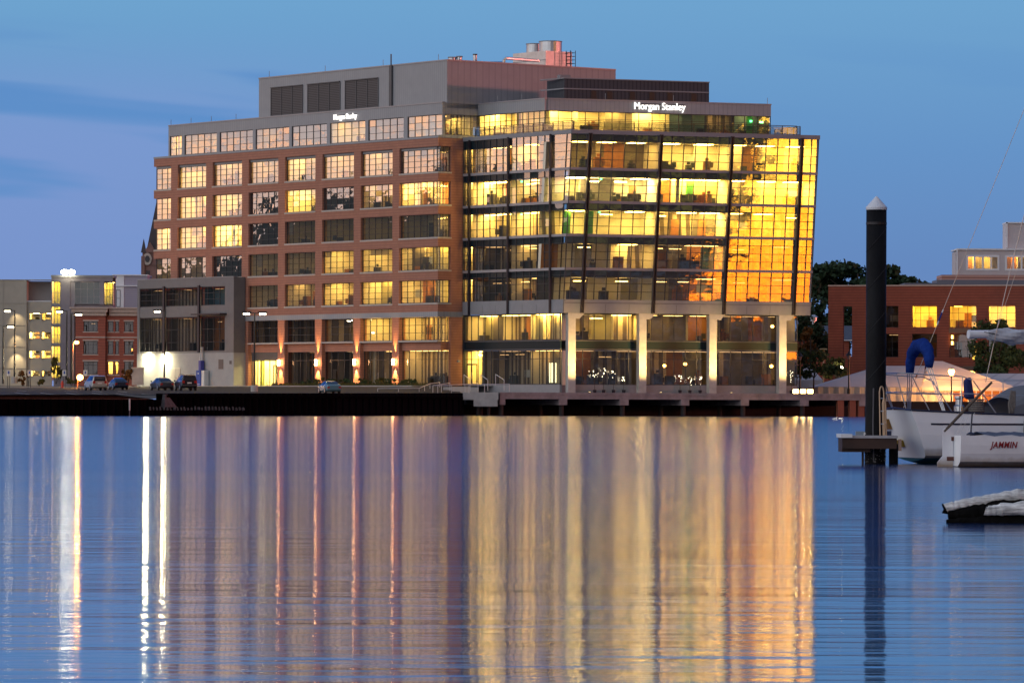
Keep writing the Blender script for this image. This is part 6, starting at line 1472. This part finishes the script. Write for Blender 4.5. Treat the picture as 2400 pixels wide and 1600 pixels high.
dk = thing('finger_dock', 'small timber finger dock with white capped edge around the black piling', 'dock', (pc.x, pc.y, .6))
def DX(u, y=YP): return at(u, 1000, y).x
WET = mat('dock_timber', (.045, .02, .012), .7, noise=(3, .5, (.4, 1, 1))); DKT = mat('dock_top', (.40, .40, .42), .7, noise=(4, .3))
zt = at(2000, 1020, YP - .5).z
mb = MB(); mb.box(DX(1967), DX(2098), YP - .75, YP - .26, zt - .06, zt); mb.box(DX(1967), DX(2098), YP + .27, YP + .7, zt - .06, zt); mb.box(DX(1967), DX(2025), YP - .26, YP + .27, zt - .06, zt); mb.box(DX(2079), DX(2098), YP - .26, YP + .27, zt - .06, zt); mb.build('deck', DKT, dk)
mb = MB(); mb.box(DX(1969), DX(2096), YP - .72, YP - .62, zt - .30, zt - .06); mb.box(DX(1969), DX(2035), YP - .6, YP + .6, zt - .38, zt - .065); mb.build('fascia', WET, dk)
mb = MB(); mb.box(DX(1965.5), DX(1992), YP - .8, YP + .72, zt - .05, zt + .035); mb.build('edge_cap', mat('cap_strip', (.66, .70, .72), .5), dk)
mb = MB(); mb.box(DX(2009), DX(2060), YP + .4, YP + .55, zt, zt + .09); mb.build('rail_beam', mat('beam_grey', (.22, .26, .30), .7), dk)
mb = MB(); mb.box(DX(2078), DX(2092), YP + .3, YP + .55, zt, zt + .1); mb.build('cleat_block', mat('block_blue', (.03, .05, .13), .5), dk)
mb = MB(); mb.tube([(DX(2022), YP - .45, zt), (DX(2022), YP - .45, zt + .05), (DX(2023), YP - .45, zt + .07), (DX(2025), YP - .45, zt + .03)], .012, 6); mb.build('mooring_ring', PAINT, dk)
mb = MB(); mb.tube([(DX(2020), YP - .3, -1), (DX(2020), YP - .3, zt - .3)], .03, 6); mb.build('thin_post', WET, dk)
mb = MB(); mb.tube([(DX(2096), YP + .2, -1), (DX(2096), YP + .2, zt - .2)], .11, 10); mb.build('dark_post', PILM, dk)
mb = MB(); mb.box(DX(2100), DX(2107), YP - .7, YP - .6, zt - .35, zt - .08); mb.build('end_batten', mat('batten', (.3, .2, .15), .7), dk)

# sailboat, stern towards the left
HD = R_(16); bo = Vector((9.19, 106.0, 0)) - Vector((math.sin(HD), -math.cos(HD), 0)) * 1.12
sb_ = thing('sailboat', 'white sailing yacht with steel stern rail, blue arch cover and furled sail on the boom', 'sailboat', bo, HD)
def L3(x, y, z): return Vector((x, y, z))            # local: x forward, y to port, z up
HULLW = mat('hull_white', (.78, .80, .83), .3, noise=(.8, .08)); BOOT = mat('boot_teal', (.01, .10, .13), .5); STRIPE = mat('stripe_navy', (.012, .014, .035), .35)
DECKM = mat('deck_blue', (.16, .22, .33), .6); STEEL = mat('rail_steel', (.45, .46, .48), .28, .85); CANV = mat('canvas_blue', (.012, .045, .26), .9, spec=.1, noise=(4, .4), bump=(9, .9, .05)); CANVD = mat('canvas_navy', (.01, .02, .12), .75)
def stain(m, z0, z1, c2):
    t_ = m.node_tree; b_ = t_.nodes['Principled BSDF']; tc_ = t_.nodes.new('ShaderNodeTexCoord'); sp_ = t_.nodes.new('ShaderNodeSeparateXYZ'); t_.links.new(tc_.outputs['Object'], sp_.inputs[0])
    nz = t_.nodes.new('ShaderNodeTexNoise'); nz.inputs['Scale'].default_value = 4; nz.inputs['Detail'].default_value = 5; t_.links.new(tc_.outputs['Object'], nz.inputs['Vector'])
    ma = t_.nodes.new('ShaderNodeMath'); ma.operation = 'MULTIPLY_ADD'; t_.links.new(nz.outputs[0], ma.inputs[0]); ma.inputs[1].default_value = -.22; t_.links.new(sp_.outputs[2], ma.inputs[2])
    mr_ = t_.nodes.new('ShaderNodeMapRange'); mr_.inputs[1].default_value = z0; mr_.inputs[2].default_value = z1; mr_.inputs[3].default_value = 1; mr_.inputs[4].default_value = 0; t_.links.new(ma.outputs[0], mr_.inputs[0])
    mx_ = t_.nodes.new('ShaderNodeMix'); mx_.data_type = 'RGBA'; A = [q for q in mx_.inputs if q.name == 'A' and q.type == 'RGBA'][0]; B = [q for q in mx_.inputs if q.name == 'B' and q.type == 'RGBA'][0]
    l_ = b_.inputs['Base Color'].links
    if l_: t_.links.new(l_[0].from_socket, A)
    else: A.default_value = b_.inputs['Base Color'].default_value
    B.default_value = (*c2, 1); t_.links.new(mr_.outputs[0], mx_.inputs[0]); t_.links.new([q for q in mx_.outputs if q.type == 'RGBA'][0], b_.inputs['Base Color'])
stain(HULLW, .0, .30, (.30, .21, .10))
TEAK = mat('teak', (.30, .15, .04), .7, noise=(5, .5)); TEAKY = mat('teak_yellow', (.36, .24, .03), .7, noise=(6, .5))
ST = [(0.0, 1.12, 1.25), (.7, 1.22, 1.22), (1.6, 1.34, 1.18), (3.0, 1.46, 1.14), (5.0, 1.5, 1.14), (7.0, 1.2, 1.22), (8.6, .6, 1.33), (9.6, .05, 1.42)]
def sec(x, b, zs):
    k = min(1, x / 3.0); lift = .06 * (1 - k) - .42 * k
    prof = [(b, zs), (b * 1.01, zs * .78), (b * 1.0, zs * .55), (b * .965, .36), (b * .90, .20), (b * .80, .145), (b * .45, .06 + lift * .5), (0, lift)]
    rk = lambda z: .46 * (zs - z) / zs if x == 0 else max(0, .46 - x * .5) * (zs - z) / zs * (1 if x < .9 else 0)
    fl = lambda z: -(x - 8) * .5 * (1 - z / zs) * (.9 if x > 8 else 0)
    return [L3(x + rk(z) + fl(z), y, z) for y, z in prof]
mb = MB(); S_ = [sec(*q) for q in ST]
for sg in (1, -1):
    for i in range(len(S_) - 1):
        for j in range(7):
            q = [S_[i][j], S_[i + 1][j], S_[i + 1][j + 1], S_[i][j + 1]]; q = [Vector((w.x, w.y * sg, w.z)) for w in q]
            mb.quad(q, 1 if j >= 5 else 0)
hull = mb.build('hull', [HULLW, BOOT], sb_, local=True, smooth=True, fix=False)
mb = MB(); tr = S_[0]
for j in range(7):
    a, b_ = tr[j], tr[j + 1]; mb.quad([L3(a.x, a.y, a.z), L3(a.x, -a.y, a.z), L3(b_.x, -b_.y, b_.z), L3(b_.x, b_.y, b_.z)], 1 if j >= 5 else 0)
mb.build('transom', [mat('transom_white', (.84, .87, .87), .35), BOOT], sb_, local=True, fix=False)
mb = MB()
for i in range(len(ST) - 1): a, b_ = S_[i][0], S_[i + 1][0]; mb.quad([L3(a.x, a.y, a.z - .02), L3(b_.x, b_.y, b_.z - .02), L3(b_.x, -b_.y, b_.z - .02), L3(a.x, -a.y, a.z - .02)])
mb.build('deck', DECKM, sb_, local=True, fix=False)
mb = MB()
for sg in (1, -1):
    mb.tube([Vector((w[0].x, w[0].y * sg * 1.005, w[0].z)) for w in S_], .025, 6)
mb.tube([L3(0, 1.1, 1.25), L3(-.02, 0, 1.30), L3(0, -1.1, 1.25)], .02, 6); mb.build('rub_rail', STRIPE, sb_, local=True)
mb = MB()
pts = []
for i, x in enumerate([.25, 1, 2, 3, 4, 5, 6, 7, 8]):
    bb_ = 1.12 + (1.5 - 1.12) * min(1, x / 4.5) ** .8 if x <= 5 else 1.5 - (x - 5) * .22 - (x - 5) ** 2 * .02
    pts.append(x)
for sg in (-1, 1):
    for i in range(len(ST) - 1):
        a0, a1 = S_[i], S_[i + 1]
        if i == 0: a0 = [w.lerp(v_, .55) for w, v_ in zip(S_[0], S_[1])]
        z = .93
        def on(sc, z):
            for j in range(7):
                if sc[j].z >= z >= sc[j + 1].z: return sc[j].lerp(sc[j + 1], (sc[j].z - z) / (sc[j].z - sc[j + 1].z))
            return sc[0]
        q = [on(a0, z - .022), on(a1, z - .025), on(a1, z + .02), on(a0, z + .02)]
        mb.quad([Vector((w.x, (w.y + .006) * sg, w.z)) for w in q])
mb.build('stripe', STRIPE, sb_, local=True, fix=False)
for x, y, z, w_, h_, m_, in ((.12, .82, .92, .55, .24, TEAK), (.30, .35, .47, .52, .16, TEAKY)):
    mb = MB(); mb.hexa([L3(x + .09, y - w_ / 2, z - h_ / 2), L3(x + .09, y + w_ / 2, z - h_ / 2), L3(x - .04, y + w_ / 2, z - h_ / 2), L3(x - .04, y - w_ / 2, z - h_ / 2), L3(x, y - w_ / 2, z + h_ / 2), L3(x, y + w_ / 2, z + h_ / 2), L3(x - .12, y + w_ / 2, z + h_ / 2), L3(x - .12, y - w_ / 2, z + h_ / 2)]); mb.build('transom_step', m_, sb_, local=True)
# stern rail
mb = MB()
def rl_(z, dz): 
    st = [L3(2.0, -1.36, 1.17), L3(1.45, -1.3, z - .12), L3(1.2, -1.26, z - .02), L3(.6, -1.18, z), L3(-.15, -1.05, z + dz), L3(-.24, -.9, z + dz)]
    pt_ = [Vector((w.x, -w.y, w.z)) for w in reversed(st)]
    return st + [L3(-.28, 0, z + dz)] + pt_
mb.tube(rl_(2.05, .05), .016, 6); mb.build('top_rail', STEEL, sb_, local=True)
mb = MB(); q = [L3(1.6, -1.32, 1.63), L3(.6, -1.19, 1.63), L3(-.12, -1.05, 1.66), L3(-.2, -.9, 1.66), L3(-.24, 0, 1.66)]; mb.tube(q + [Vector((w.x, -w.y, w.z)) for w in reversed(q[:-1])], .014, 6); mb.build('middle_rail', STEEL, sb_, local=True)
for a, b_ in (((0, -1.12, 2.05), (.42, -1.18, 1.24)), ((0, 1.12, 2.05), (.42, 1.18, 1.24)), ((-.22, -.7, 2.1), (.03, -.7, 1.27)), ((-.22, .7, 2.1), (.03, .7, 1.27)), ((1.2, -1.26, 2.03), (1.15, -1.27, 1.2)), ((-.2, .25, 2.1), (.05, .2, 1.27)), ((-.2, .95, 2.1), (.02, .55, 1.62)), ((-.2, .3, 2.1), (-.22, .75, 1.66))):
    mb = MB(); mb.tube([a, b_], .014, 6); mb.build('rail_post', STEEL, sb_, local=True)
for z in (1.98, 1.62):
    for sg in (-1, 1): mb = MB(); mb.tube([L3(1.3, -1.28 * -sg, z), L3(3.4, 1.45 * sg, z - .04), L3(6, 1.4 * sg, z)], .006, 5); mb.build('lifeline', STEEL, sb_, local=True)
for x in (3.3, ): 
    for sg in (-1, 1): mb = MB(); mb.tube([L3(x, 1.45 * sg, 1.15), L3(x, 1.45 * sg, 2.0)], .012, 6); mb.build('stanchion', STEEL, sb_, local=True)
# folded bimini arch
mb = MB(); arc = []
HB = .62; BXX = .62
for i in range(17):
    t_ = i / 16; a = math.pi * t_; arc.append(L3(BXX + .04 * math.sin(a), HB * math.cos(a), 2.20 + .56 * math.sin(a) ** .75 if 0 < t_ < 1 else (2.12 if t_ == 0 else 2.24)))
mb.tube(arc, [(.095 + .07 * math.sin(math.pi * i / 16)) * (1 + .10 * math.sin(i * 2.3)) for i in range(17)], 10); bm_ = mb.build('bimini_cover', CANV, sb_, local=True, smooth=True)
for sg in (-1, 1):
    for dx in (-.06, .0, .06): mb = MB(); mb.tube([L3(BXX + dx, HB * sg, 2.25), L3(BXX + .18 + dx * .5, 1.12 * sg, 1.22)], .012, 6); mb.build('bimini_pole', STEEL, bm_, local=True)
mb = MB(); mb.hexa([L3(1.42, -1.0, 1.52), L3(1.62, -1.0, 1.5), L3(1.62, -.75, 1.5), L3(1.42, -.75, 1.52), L3(1.38, -1.0, 1.95), L3(1.53, -1.0, 2.03), L3(1.53, -.8, 2.03), L3(1.38, -.8, 1.95)]); cv = mb.build('motor_cover', CANVD, sb_, local=True)
bv = cv.modifiers.new('bevel', 'BEVEL'); bv.width = .05; bv.segments = 3
mb = MB(); mb.lathe(1.22, -1.0, [(.12, 1.22), (.12, 1.34), (.085, 1.38), (.085, 1.5), (.11, 1.53), (.1, 1.58)], 16); mb.build('winch', STEEL, sb_, local=True)
rp = mat('rope', (.22, .20, .18), .9, noise=(30, .5))
mb = MB()
for k in range(6): mb.tube([L3(1.62 + .17 * math.cos(a), -1.05 + .12 * math.sin(a), 1.24 + .05 * k) for a in [2 * math.pi * i / 14 for i in range(15)]], .026, 6)
mb.build('rope_coil', rp, sb_, local=True)
# mast, boom, furled sail, rigging
BX, BZ = 1.88, 3.02
mb = MB(); mb.tube([L3(5.2, 0, 1.1), L3(5.2, 0, 13)], .09, 12); mb.build('mast', HULLW, sb_, local=True)
mb = MB(); mb.tube([L3(BX, -.02, BZ), L3(5.1, 0, BZ + .05)], .095, 16); bo_ = mb.build('boom', HULLW, sb_, local=True, smooth=False)
mb = MB(); mb.tube([L3(BX - .05, -.02, BZ), L3(BX, -.02, BZ)], .105, 16); mb.build('end_cap', mat('cap_bright', (.75, .78, .8), .4), bo_, local=True)
rnd = random.Random(3); rings = []
for i in range(26):
    x = BX + .42 + i * .11; g = min(1, i / 4) * (1 + .15 * math.sin(i * 1.3)); ring = []
    for k in range(14):
        a = 2 * math.pi * k / 14; r_ = (.10 + .065 * g) * (1 + .16 * math.sin(3 * a + i * .9) + rnd.uniform(-.07, .07)); ring.append(L3(x, -.02 + r_ * math.cos(a), BZ - .035 * g + r_ * 1.05 * math.sin(a)))
    rings.append(ring)
mb = MB(); mb.loft(rings); mb.build('furled_sail', mat('sail_cloth', (.50, .53, .58), .8, noise=(5, .25)), sb_, local=True)
mb = MB(); mb.tube([L3(BX + .5, -.13, BZ + .03), L3(BX + .7, -.14, BZ - .02), L3(BX + .3, -.13, BZ + .06)], .008, 5); mb.build('reef_line', FRAME, bo_, local=True)
mb = MB(); mb.tube([L3(.1, -.35, 1.3), L3(5.2, 0, 12.95)], .007, 5); bs = mb.build('backstay', STEEL, sb_, local=True)
A_, B_ = L3(.1, -.35, 1.3), L3(5.2, 0, 12.95)
for f0, f1, m_ in ((.165, .173, PAINT), (.173, .19, CANV), (.19, .196, PAINT), (.06, .066, mat('tape_orange', (.4, .15, .06), .5))):
    mb = MB(); mb.tube([A_.lerp(B_, f0), A_.lerp(B_, f1)], .018, 6); mb.build('turnbuckle', m_, bs, local=True)
mb = MB(); mb.tube([L3(2.15, -.3, 1.9), L3(2.44, -.2, 3.0), L3(2.84, -.1, 4.5), L3(5.1, 0, 12.9)], .010, 5); mb.build('topping_lift', STEEL, sb_, local=True)
mb = MB(); mb.tube([L3(2.5, -.1, 3.1), L3(2.96, -.1, 4.4), L3(5.1, .05, 11)], .005, 5); mb.build('halyard', STEEL, sb_, local=True)
mb = MB(); hood = []
for i in range(9):
    x = 2.62 + i * .12; h_ = .35 + .25 * math.sin(min(1, i / 5) * math.pi / 2); hood.append([L3(x, .95 * math.cos(a), 1.15 + h_ * 1.15 * max(0, math.sin(a)) ** .6) for a in [math.pi * k / 12 for k in range(13)]])
mb.loft(hood, cap=False, closed=False); mb.build('sprayhood', mat('hood_grey', (.12, .13, .15), .8), sb_, local=True, fix=False)
mb = MB(); mb.tube([L3(-.24, .62, 2.0), L3(-.36, .8, 2.62)], .012, 6); mb.build('flagstaff', STEEL, sb_, local=True)
# drooping flag on the stern staff
def sbw(x, y, z): return Vector((bo.x + x * math.cos(HD) - y * math.sin(HD), bo.y + x * math.sin(HD) + y * math.cos(HD), z))
fl = MB(); rnd = random.Random(8); cols_ = []
for i in range(8):
    f = i / 7; row = []
    for k in range(7):
        t_ = k / 6; w_ = .045 + .085 * math.sin(math.pi * min(1, t_ * .8 + .12)); x = -.33 + .10 * t_ + (f - .35) * (w_ * 2.0) + .05 * t_ * t_; z = 2.63 - .50 * t_ + (.06 * f * t_ if t_ > .8 else 0) - (.05 * (i % 2) if k == 6 else 0)
        row.append(sbw(x, .75 - .15 * t_ + .03 * math.sin(i * 2.2), z))
    cols_.append(row)
for i in range(7):
    for k in range(6): fl.quad([cols_[i][k], cols_[i + 1][k], cols_[i + 1][k + 1], cols_[i][k + 1]])
fo = fl.build('flag', mat('flag_dark', (.014, .016, .022), .85, noise=(7, .6)), None, fix=False)
sd = fo.modifiers.new('thickness', 'SOLIDIFY'); sd.thickness = .012
tag(fo, 'dark drooping flag furled on its staff at the yacht stern, beside the black piling', 'flag')
ld_ = thing('boarding_ladder', 'slim copper tinted ladder standing on the dock beside the black piling', 'ladder', (DX(2066), YP - .35, zt))
COP = mat('ladder_copper', (.42, .30, .20), .4, .5)
def lad(u0, u1, v0, v1, y):
    mb = MB()
    for k, u in enumerate((u0, u1)):
        mb.tube([(DX(u + 2), y, zt), (DX(u), y, at(2060, v0 + 10, y).z), (DX(u + (2 if k == 0 else -2)), y, at(2060, v0, y).z), (DX((u0 + u1) / 2), y, at(2060, v0 - 3, y).z)], .018, 6)
    o = mb.build('side_rails', COP, ld_)
    for k in range(4):
        z = at(2060, v0 + 25 + k * 30, y).z; mb = MB(); mb.tube([(DX(u0 + .4), y, z), (DX(u1 + .6), y, z)], .014, 6); mb.build('rung', STEEL, ld_)
lad(2057, 2067, 908, 1022, YP - .5); lad(2066, 2073, 935, 1022, YP - .3)
rc = thing('rope_coil', 'grey rope coil hanging on the yacht lifeline near the sprayhood', 'rope', sbw(2.3, -1.4, 1.2))
mb = MB()
for k in range(5):
    o_ = rnd.uniform(-.03, .03); mb.tube([sbw(2.36 + o_, -1.42, 1.62 + rnd.uniform(-.03, .1)), sbw(2.30 + o_, -1.43, 1.4), sbw(2.33 + o_ * 1.5, -1.43, 1.2), sbw(2.40 + o_, -1.42, 1.35), sbw(2.40 + o_, -1.42, 1.7)], .022, 6)
mb.build('rope', rp, rc)
fd = thing('fender', 'long grey green fender hanging on the white hull above the daysailer', 'fender', sbw(2.66, -1.52, .7))
c = sbw(2.66, -1.56, 0); mb = MB(); mb.lathe(c.x, c.y, [(.01, 1.18), (.03, 1.12), (.065, .98), (.075, .8), (.055, .6), (.02, .5)], 10); mb.build('fender_body', mat('fender_grey', (.16, .20, .20), .7), fd, smooth=True)

# small daysailer in front
H2 = R_(10); do = Vector((at(2235, 1050, 102.2).x, 102.2, 0))
ds = thing('daysailer', 'small white open sailing dinghy with red lettering, rudder and long wooden tiller', 'dinghy', do, H2)
DW = mat('dinghy_white', (.76, .76, .78), .4, noise=(1.5, .12)); stain(DW, -.06, .12, (.34, .27, .2))
ST2 = [(0, .60, .70), (.8, .68, .68), (1.7, .72, .67), (2.8, .62, .70), (3.7, .34, .76), (4.3, .03, .82)]
def sec2(x, b, zs):
    return [L3(x, y, z) for y, z in ((b, zs), (b * 1.0, zs * .7), (b * .97, .30), (b * .88, .12), (b * .6, .02), (0, -.05))]
S2 = [sec2(*q) for q in ST2]; mb = MB()
for sg in (1, -1):
    for i in range(len(S2) - 1):
        for j in range(5): mb.quad([Vector((w.x, w.y * sg, w.z)) for w in (S2[i][j], S2[i + 1][j], S2[i + 1][j + 1], S2[i][j + 1])], 1 if j == 4 else 0)
h2 = mb.build('hull', [DW, STRIPE], ds, local=True, smooth=True, fix=False)
mb = MB()
for j in range(5): a, b_ = S2[0][j], S2[0][j + 1]; mb.quad([L3(0, a.y, a.z), L3(0, -a.y, a.z), L3(0, -b_.y, b_.z), L3(0, b_.y, b_.z)], 1 if j == 4 else 0)
mb.build('transom', [mat('transom_white', None), STRIPE], ds, local=True, fix=False)
mb = MB()
for i in range(len(ST2) - 1): a, b_ = S2[i][0], S2[i + 1][0]; mb.quad([L3(a.x, a.y, a.z - .01), L3(b_.x, b_.y, b_.z - .01), L3(b_.x, -b_.y, b_.z - .01), L3(a.x, -a.y, a.z - .01)])
mb.build('deck', mat('deck_pale', (.30, .36, .48), .6), ds, local=True, fix=False)
rows_ = []
for i in range(12):
    x = .55 + i * .2; rows_.append([L3(x, y * (.64 if i < 8 else .5), .70 + .07 * (1 - y * y) + .018 * math.sin(i * 2.1 + y * 4)) for y in (-1, -.6, -.2, .2, .6, 1)])
mb = MB(); mb.loft(rows_, cap=False, closed=False); mb.build('cockpit_cover', mat('cover_slate', (.07, .09, .13), .8), ds, local=True, fix=False)
mb = MB(); prof = [(-.37, .10), (-.25, .24), (-.25, .82), (-.20, .86), (-.02, .82), (-.02, .0), (-.37, .0)]
b_n = len(prof)
mb.loft([[L3(x, -.02, z) for x, z in prof], [L3(x, .02, z) for x, z in prof]]); ru = mb.build('rudder', DW, ds, local=True)
mb = MB(); mb.loft([[L3(x, -.024, z) for x, z in [(-.37, -.04), (-.02, -.04), (-.02, .005), (-.37, .005)]], [L3(x, .024, z) for x, z in [(-.37, -.04), (-.02, -.04), (-.02, .005), (-.37, .005)]]]); mb.build('rudder_foot', STRIPE, ru, local=True)
for z in (.62, .18): mb = MB(); mb.box(-.16 if z < .3 else -.06, .03, -.035, .035, z - .045, z + .045); mb.build('hinge', mat('hinge_rust', (.10, .03, .02), .6), ru, local=True)
mb = MB(); mb.tube([L3(-.22, 0, .78), L3(.3, -.03, 1.32), L3(.86, -.05, 1.88)], [.03, .034, .026], 8); mb.build('tiller', mat('tiller_wood', (.10, .075, .055), .7, noise=(5, .4)), ds, local=True)
mb = MB(); mb.tube([L3(.42, .1, .72), L3(.45, .1, 1.18)], .018, 6); mb.lathe(.42, .1, [(.10, .70), (.10, .73), (.03, .77)], 12); mb.build('sheet_post', STRIPE, ds, local=True)
for x0, x1, z1 in ((.12, .3, 1.1), (.2, .42, 1.15), (.35, .55, 1.2)): mb = MB(); mb.tube([L3(x0, .2, .7), L3(x1, .25, z1)], .004, 4); mb.build('line', STEEL, ds, local=True)
vs, fs, w = text_mb('JAMMIN', .195, .004, .004, .28, .78, 1.12)
mb = MB(); x0 = min(v.x for v in vs)
def dh(x, z):
    i = max(k for k in range(len(ST2) - 1) if ST2[k][0] <= x); f = (x - ST2[i][0]) / (ST2[i + 1][0] - ST2[i][0]); b_ = ST2[i][1] + (ST2[i + 1][1] - ST2[i][1]) * f
    return b_
cx0 = .64
mb.v = [L3(cx0 + v.x - x0, -(dh(cx0 + v.x - x0, 0) * 1.0 + .012) - v.z, .43 + v.y) for v in vs]; mb.f = fs; mb.m = [0] * len(fs)
mb.build('lettering', mat('letter_red', (.22, .006, .01), .5), ds, local=True, fix=False)
# weathered timber raft at the right edge
ft = thing('timber_raft', 'white stained old timber logs of a half sunken raft at the right edge', 'raft', at(2330, 1220, 53.4))
YL = 53.3
def lg(u, v): return at(u, v, YL)
STAIN = mat('stained_white', (.78, .81, .80), .85, noise=(9, .75, (.5, 1, 3)), bump=(14, .6, .02)); WEED = mat('weed_black', (.006, .006, .006), .9, spec=.05, noise=(6, .5), bump=(12, .8, .03))
def log(pts, rad, m, nm, seed):
    rnd = random.Random(seed); mb = MB(); P = []; R2 = []
    for i in range(len(pts) - 1):
        n = 8
        for k in range(n): P.append(pts[i].lerp(pts[i + 1], k / n) + Vector((0, 0, rnd.uniform(-.006, .006)))); R2.append((rad[i] + (rad[i + 1] - rad[i]) * k / n) * rnd.uniform(.9, 1.1))
    P.append(pts[-1]); R2.append(rad[-1]); mb.tube(P, R2, 12); return mb.build(nm, m, ft)
log([lg(2216, 1190), lg(2260, 1180), lg(2330, 1169), lg(2440, 1155)], [.055, .058, .07, .085], STAIN, 'upper_log', 1)
log([lg(2306, 1197) + Vector((0, -.12, 0)), lg(2350, 1193) + Vector((0, -.14, 0)), lg(2440, 1186) + Vector((0, -.14, 0))], [.05, .075, .09], STAIN, 'lower_log', 2)
log([lg(2212, 1192) + Vector((0, .02, 0)), lg(2222, 1191) + Vector((0, .02, 0))], [.055, .066], WEED, 'log_end', 5)
log([lg(2222, 1206), lg(2280, 1203), lg(2340, 1200), lg(2440, 1198)], [.055, .11, .15, .18], WEED, 'weedy_base', 3)
log([lg(2216, 1221) + Vector((0, -.1, 0)), lg(2300, 1224) + Vector((0, -.1, 0)), lg(2440, 1226) + Vector((0, -.1, 0))], [.03, .07, .10], WEED, 'sunken_base', 4)

# little lit saplings and hanging lamps behind the columns
rnd = random.Random(77)
for u, v0, v1, tx in ((1394, 856, 885, 'leftmost, in the first bay'), (1415, 862, 884, 'second in the first bay'), (1438, 868, 886, 'third in the first bay'), (1462, 882, 893, 'lowest, beside the second column'), (1594, 878, 894, 'first in the second bay'), (1617, 880, 902, 'second in the second bay'), (1641, 878, 902, 'widest, beside the third column'), (1855, 862, 895, 'beyond the far right column')):
    dd = -.9; s_, z1_ = FGRV.hit(u, v0, dd); z0_ = FGRV.hit(u, v1, dd)[1]
    p = FGRV(s_, dd, DK); rt = thing('lit_sapling', 'small potted sapling wound with white string lights, ' + tx, 'sapling', p, 0, 'lit saplings behind the columns')
    mb = MB(); mb.lathe(p.x, p.y, [(.18, DK), (.24, DK + .4)], 10); mb.build('pot', FIN, rt)
    mb = MB(); mb.tube([(p.x, p.y, DK + .4), (p.x, p.y, z1_)], [.03, .012], 5); mb.build('stem', BARK, rt)
    mb = MB()
    for k in range(8):
        c = Vector((p.x + rnd.uniform(-.22, .22), p.y + rnd.uniform(-.2, .2), rnd.uniform(z0_, z1_))); r_ = rnd.uniform(.035, .055)
        mb.lathe(c.x, c.y, [(.01, c.z - r_), (r_, c.z), (.01, c.z + r_)], 6)
    mb.build('string_lights', lamp_mat('lamp_string', (1, .86, .55), 7), rt)
for u, v, tx in ((1557, 857, 'left of the two in the second bay'), (1606, 853, 'right of the two in the second bay'), (1808, 858, 'lower one in the last bay'), (1810, 765, 'high one in the last bay')):
    dd = GR0 - 1.2; s_, z = FGRV.hit(u, v, dd); p = FGRV(s_, dd, z)
    rt = thing('hanging_lamp', 'orange glowing globe lamp hanging behind the glass, ' + tx, 'hanging lamp', p, 0, 'globe lamps behind the ground floor glass')
    mb = MB(); mb.lathe(p.x, p.y, [(.03, z - .2), (.16, z - .12), (.22, z), (.16, z + .14), (.03, z + .2)], 12); mb.build('globe', lamp_mat('lamp_globe_in', (1, .45, .08), 22), rt)
    mb = MB(); mb.tube([(p.x, p.y, z + .2), (p.x, p.y, 7.85 if z < 8 else 12.25)], .015, 4); mb.build('cord', FRAME, rt)
p = foot(146, 904, 598); rt = thing('fire_hydrant', 'small red fire hydrant at the lot edge left of the pale minivan', 'hydrant', p)
mb = MB(); mb.lathe(p.x, p.y, [(.2, p.z), (.2, p.z + .1), (.14, p.z + .12), (.14, p.z + .65), (.17, p.z + .68), (.1, p.z + .85), (.02, p.z + .9)], 10); mb.build('barrel', REDP, rt)
mb = MB(); mb.tube([(p.x - .25, p.y, p.z + .5), (p.x + .25, p.y, p.z + .5)], .07, 8); mb.build('outlet', REDP, rt)

# added unseen building far off to the right: it keeps the low sun off the moored boats
bh = thing('sun_blocker', 'unseen building added to keep the low sun off the moored boats', 'sun_blocker', (78, 105, 0))
BHM = mat('sun_blocker_boards', (.16, .14, .12), .85, noise=(1, .3), streak=(1, 3.0, (.10, .09, .08), .15))
mb = MB(); mb.box(71, 86, 60, 150, 1.0, 10.5); mb.build('wall', BHM, bh)
mb = MB(); mb.hexa([(70.4, 59, 10.5), (86.6, 59, 10.5), (86.6, 151, 10.5), (70.4, 151, 10.5), (78.2, 59, 14.5), (78.8, 59, 14.5), (78.8, 151, 14.5), (78.2, 151, 14.5)]); mb.build('roof', SLATE, bh)
for k in range(12):
    mb = MB(); c = 64 + k * 7.2; mb.box(70.94, 71.0, c, c + 1.6, 3.6, 5.4); mb.build('window', CGLASS, bh)
mb = MB(); mb.box(70.2, 86, 59.5, 150.5, -2, 1.0); mb.build('foundation', CONCD, bh)
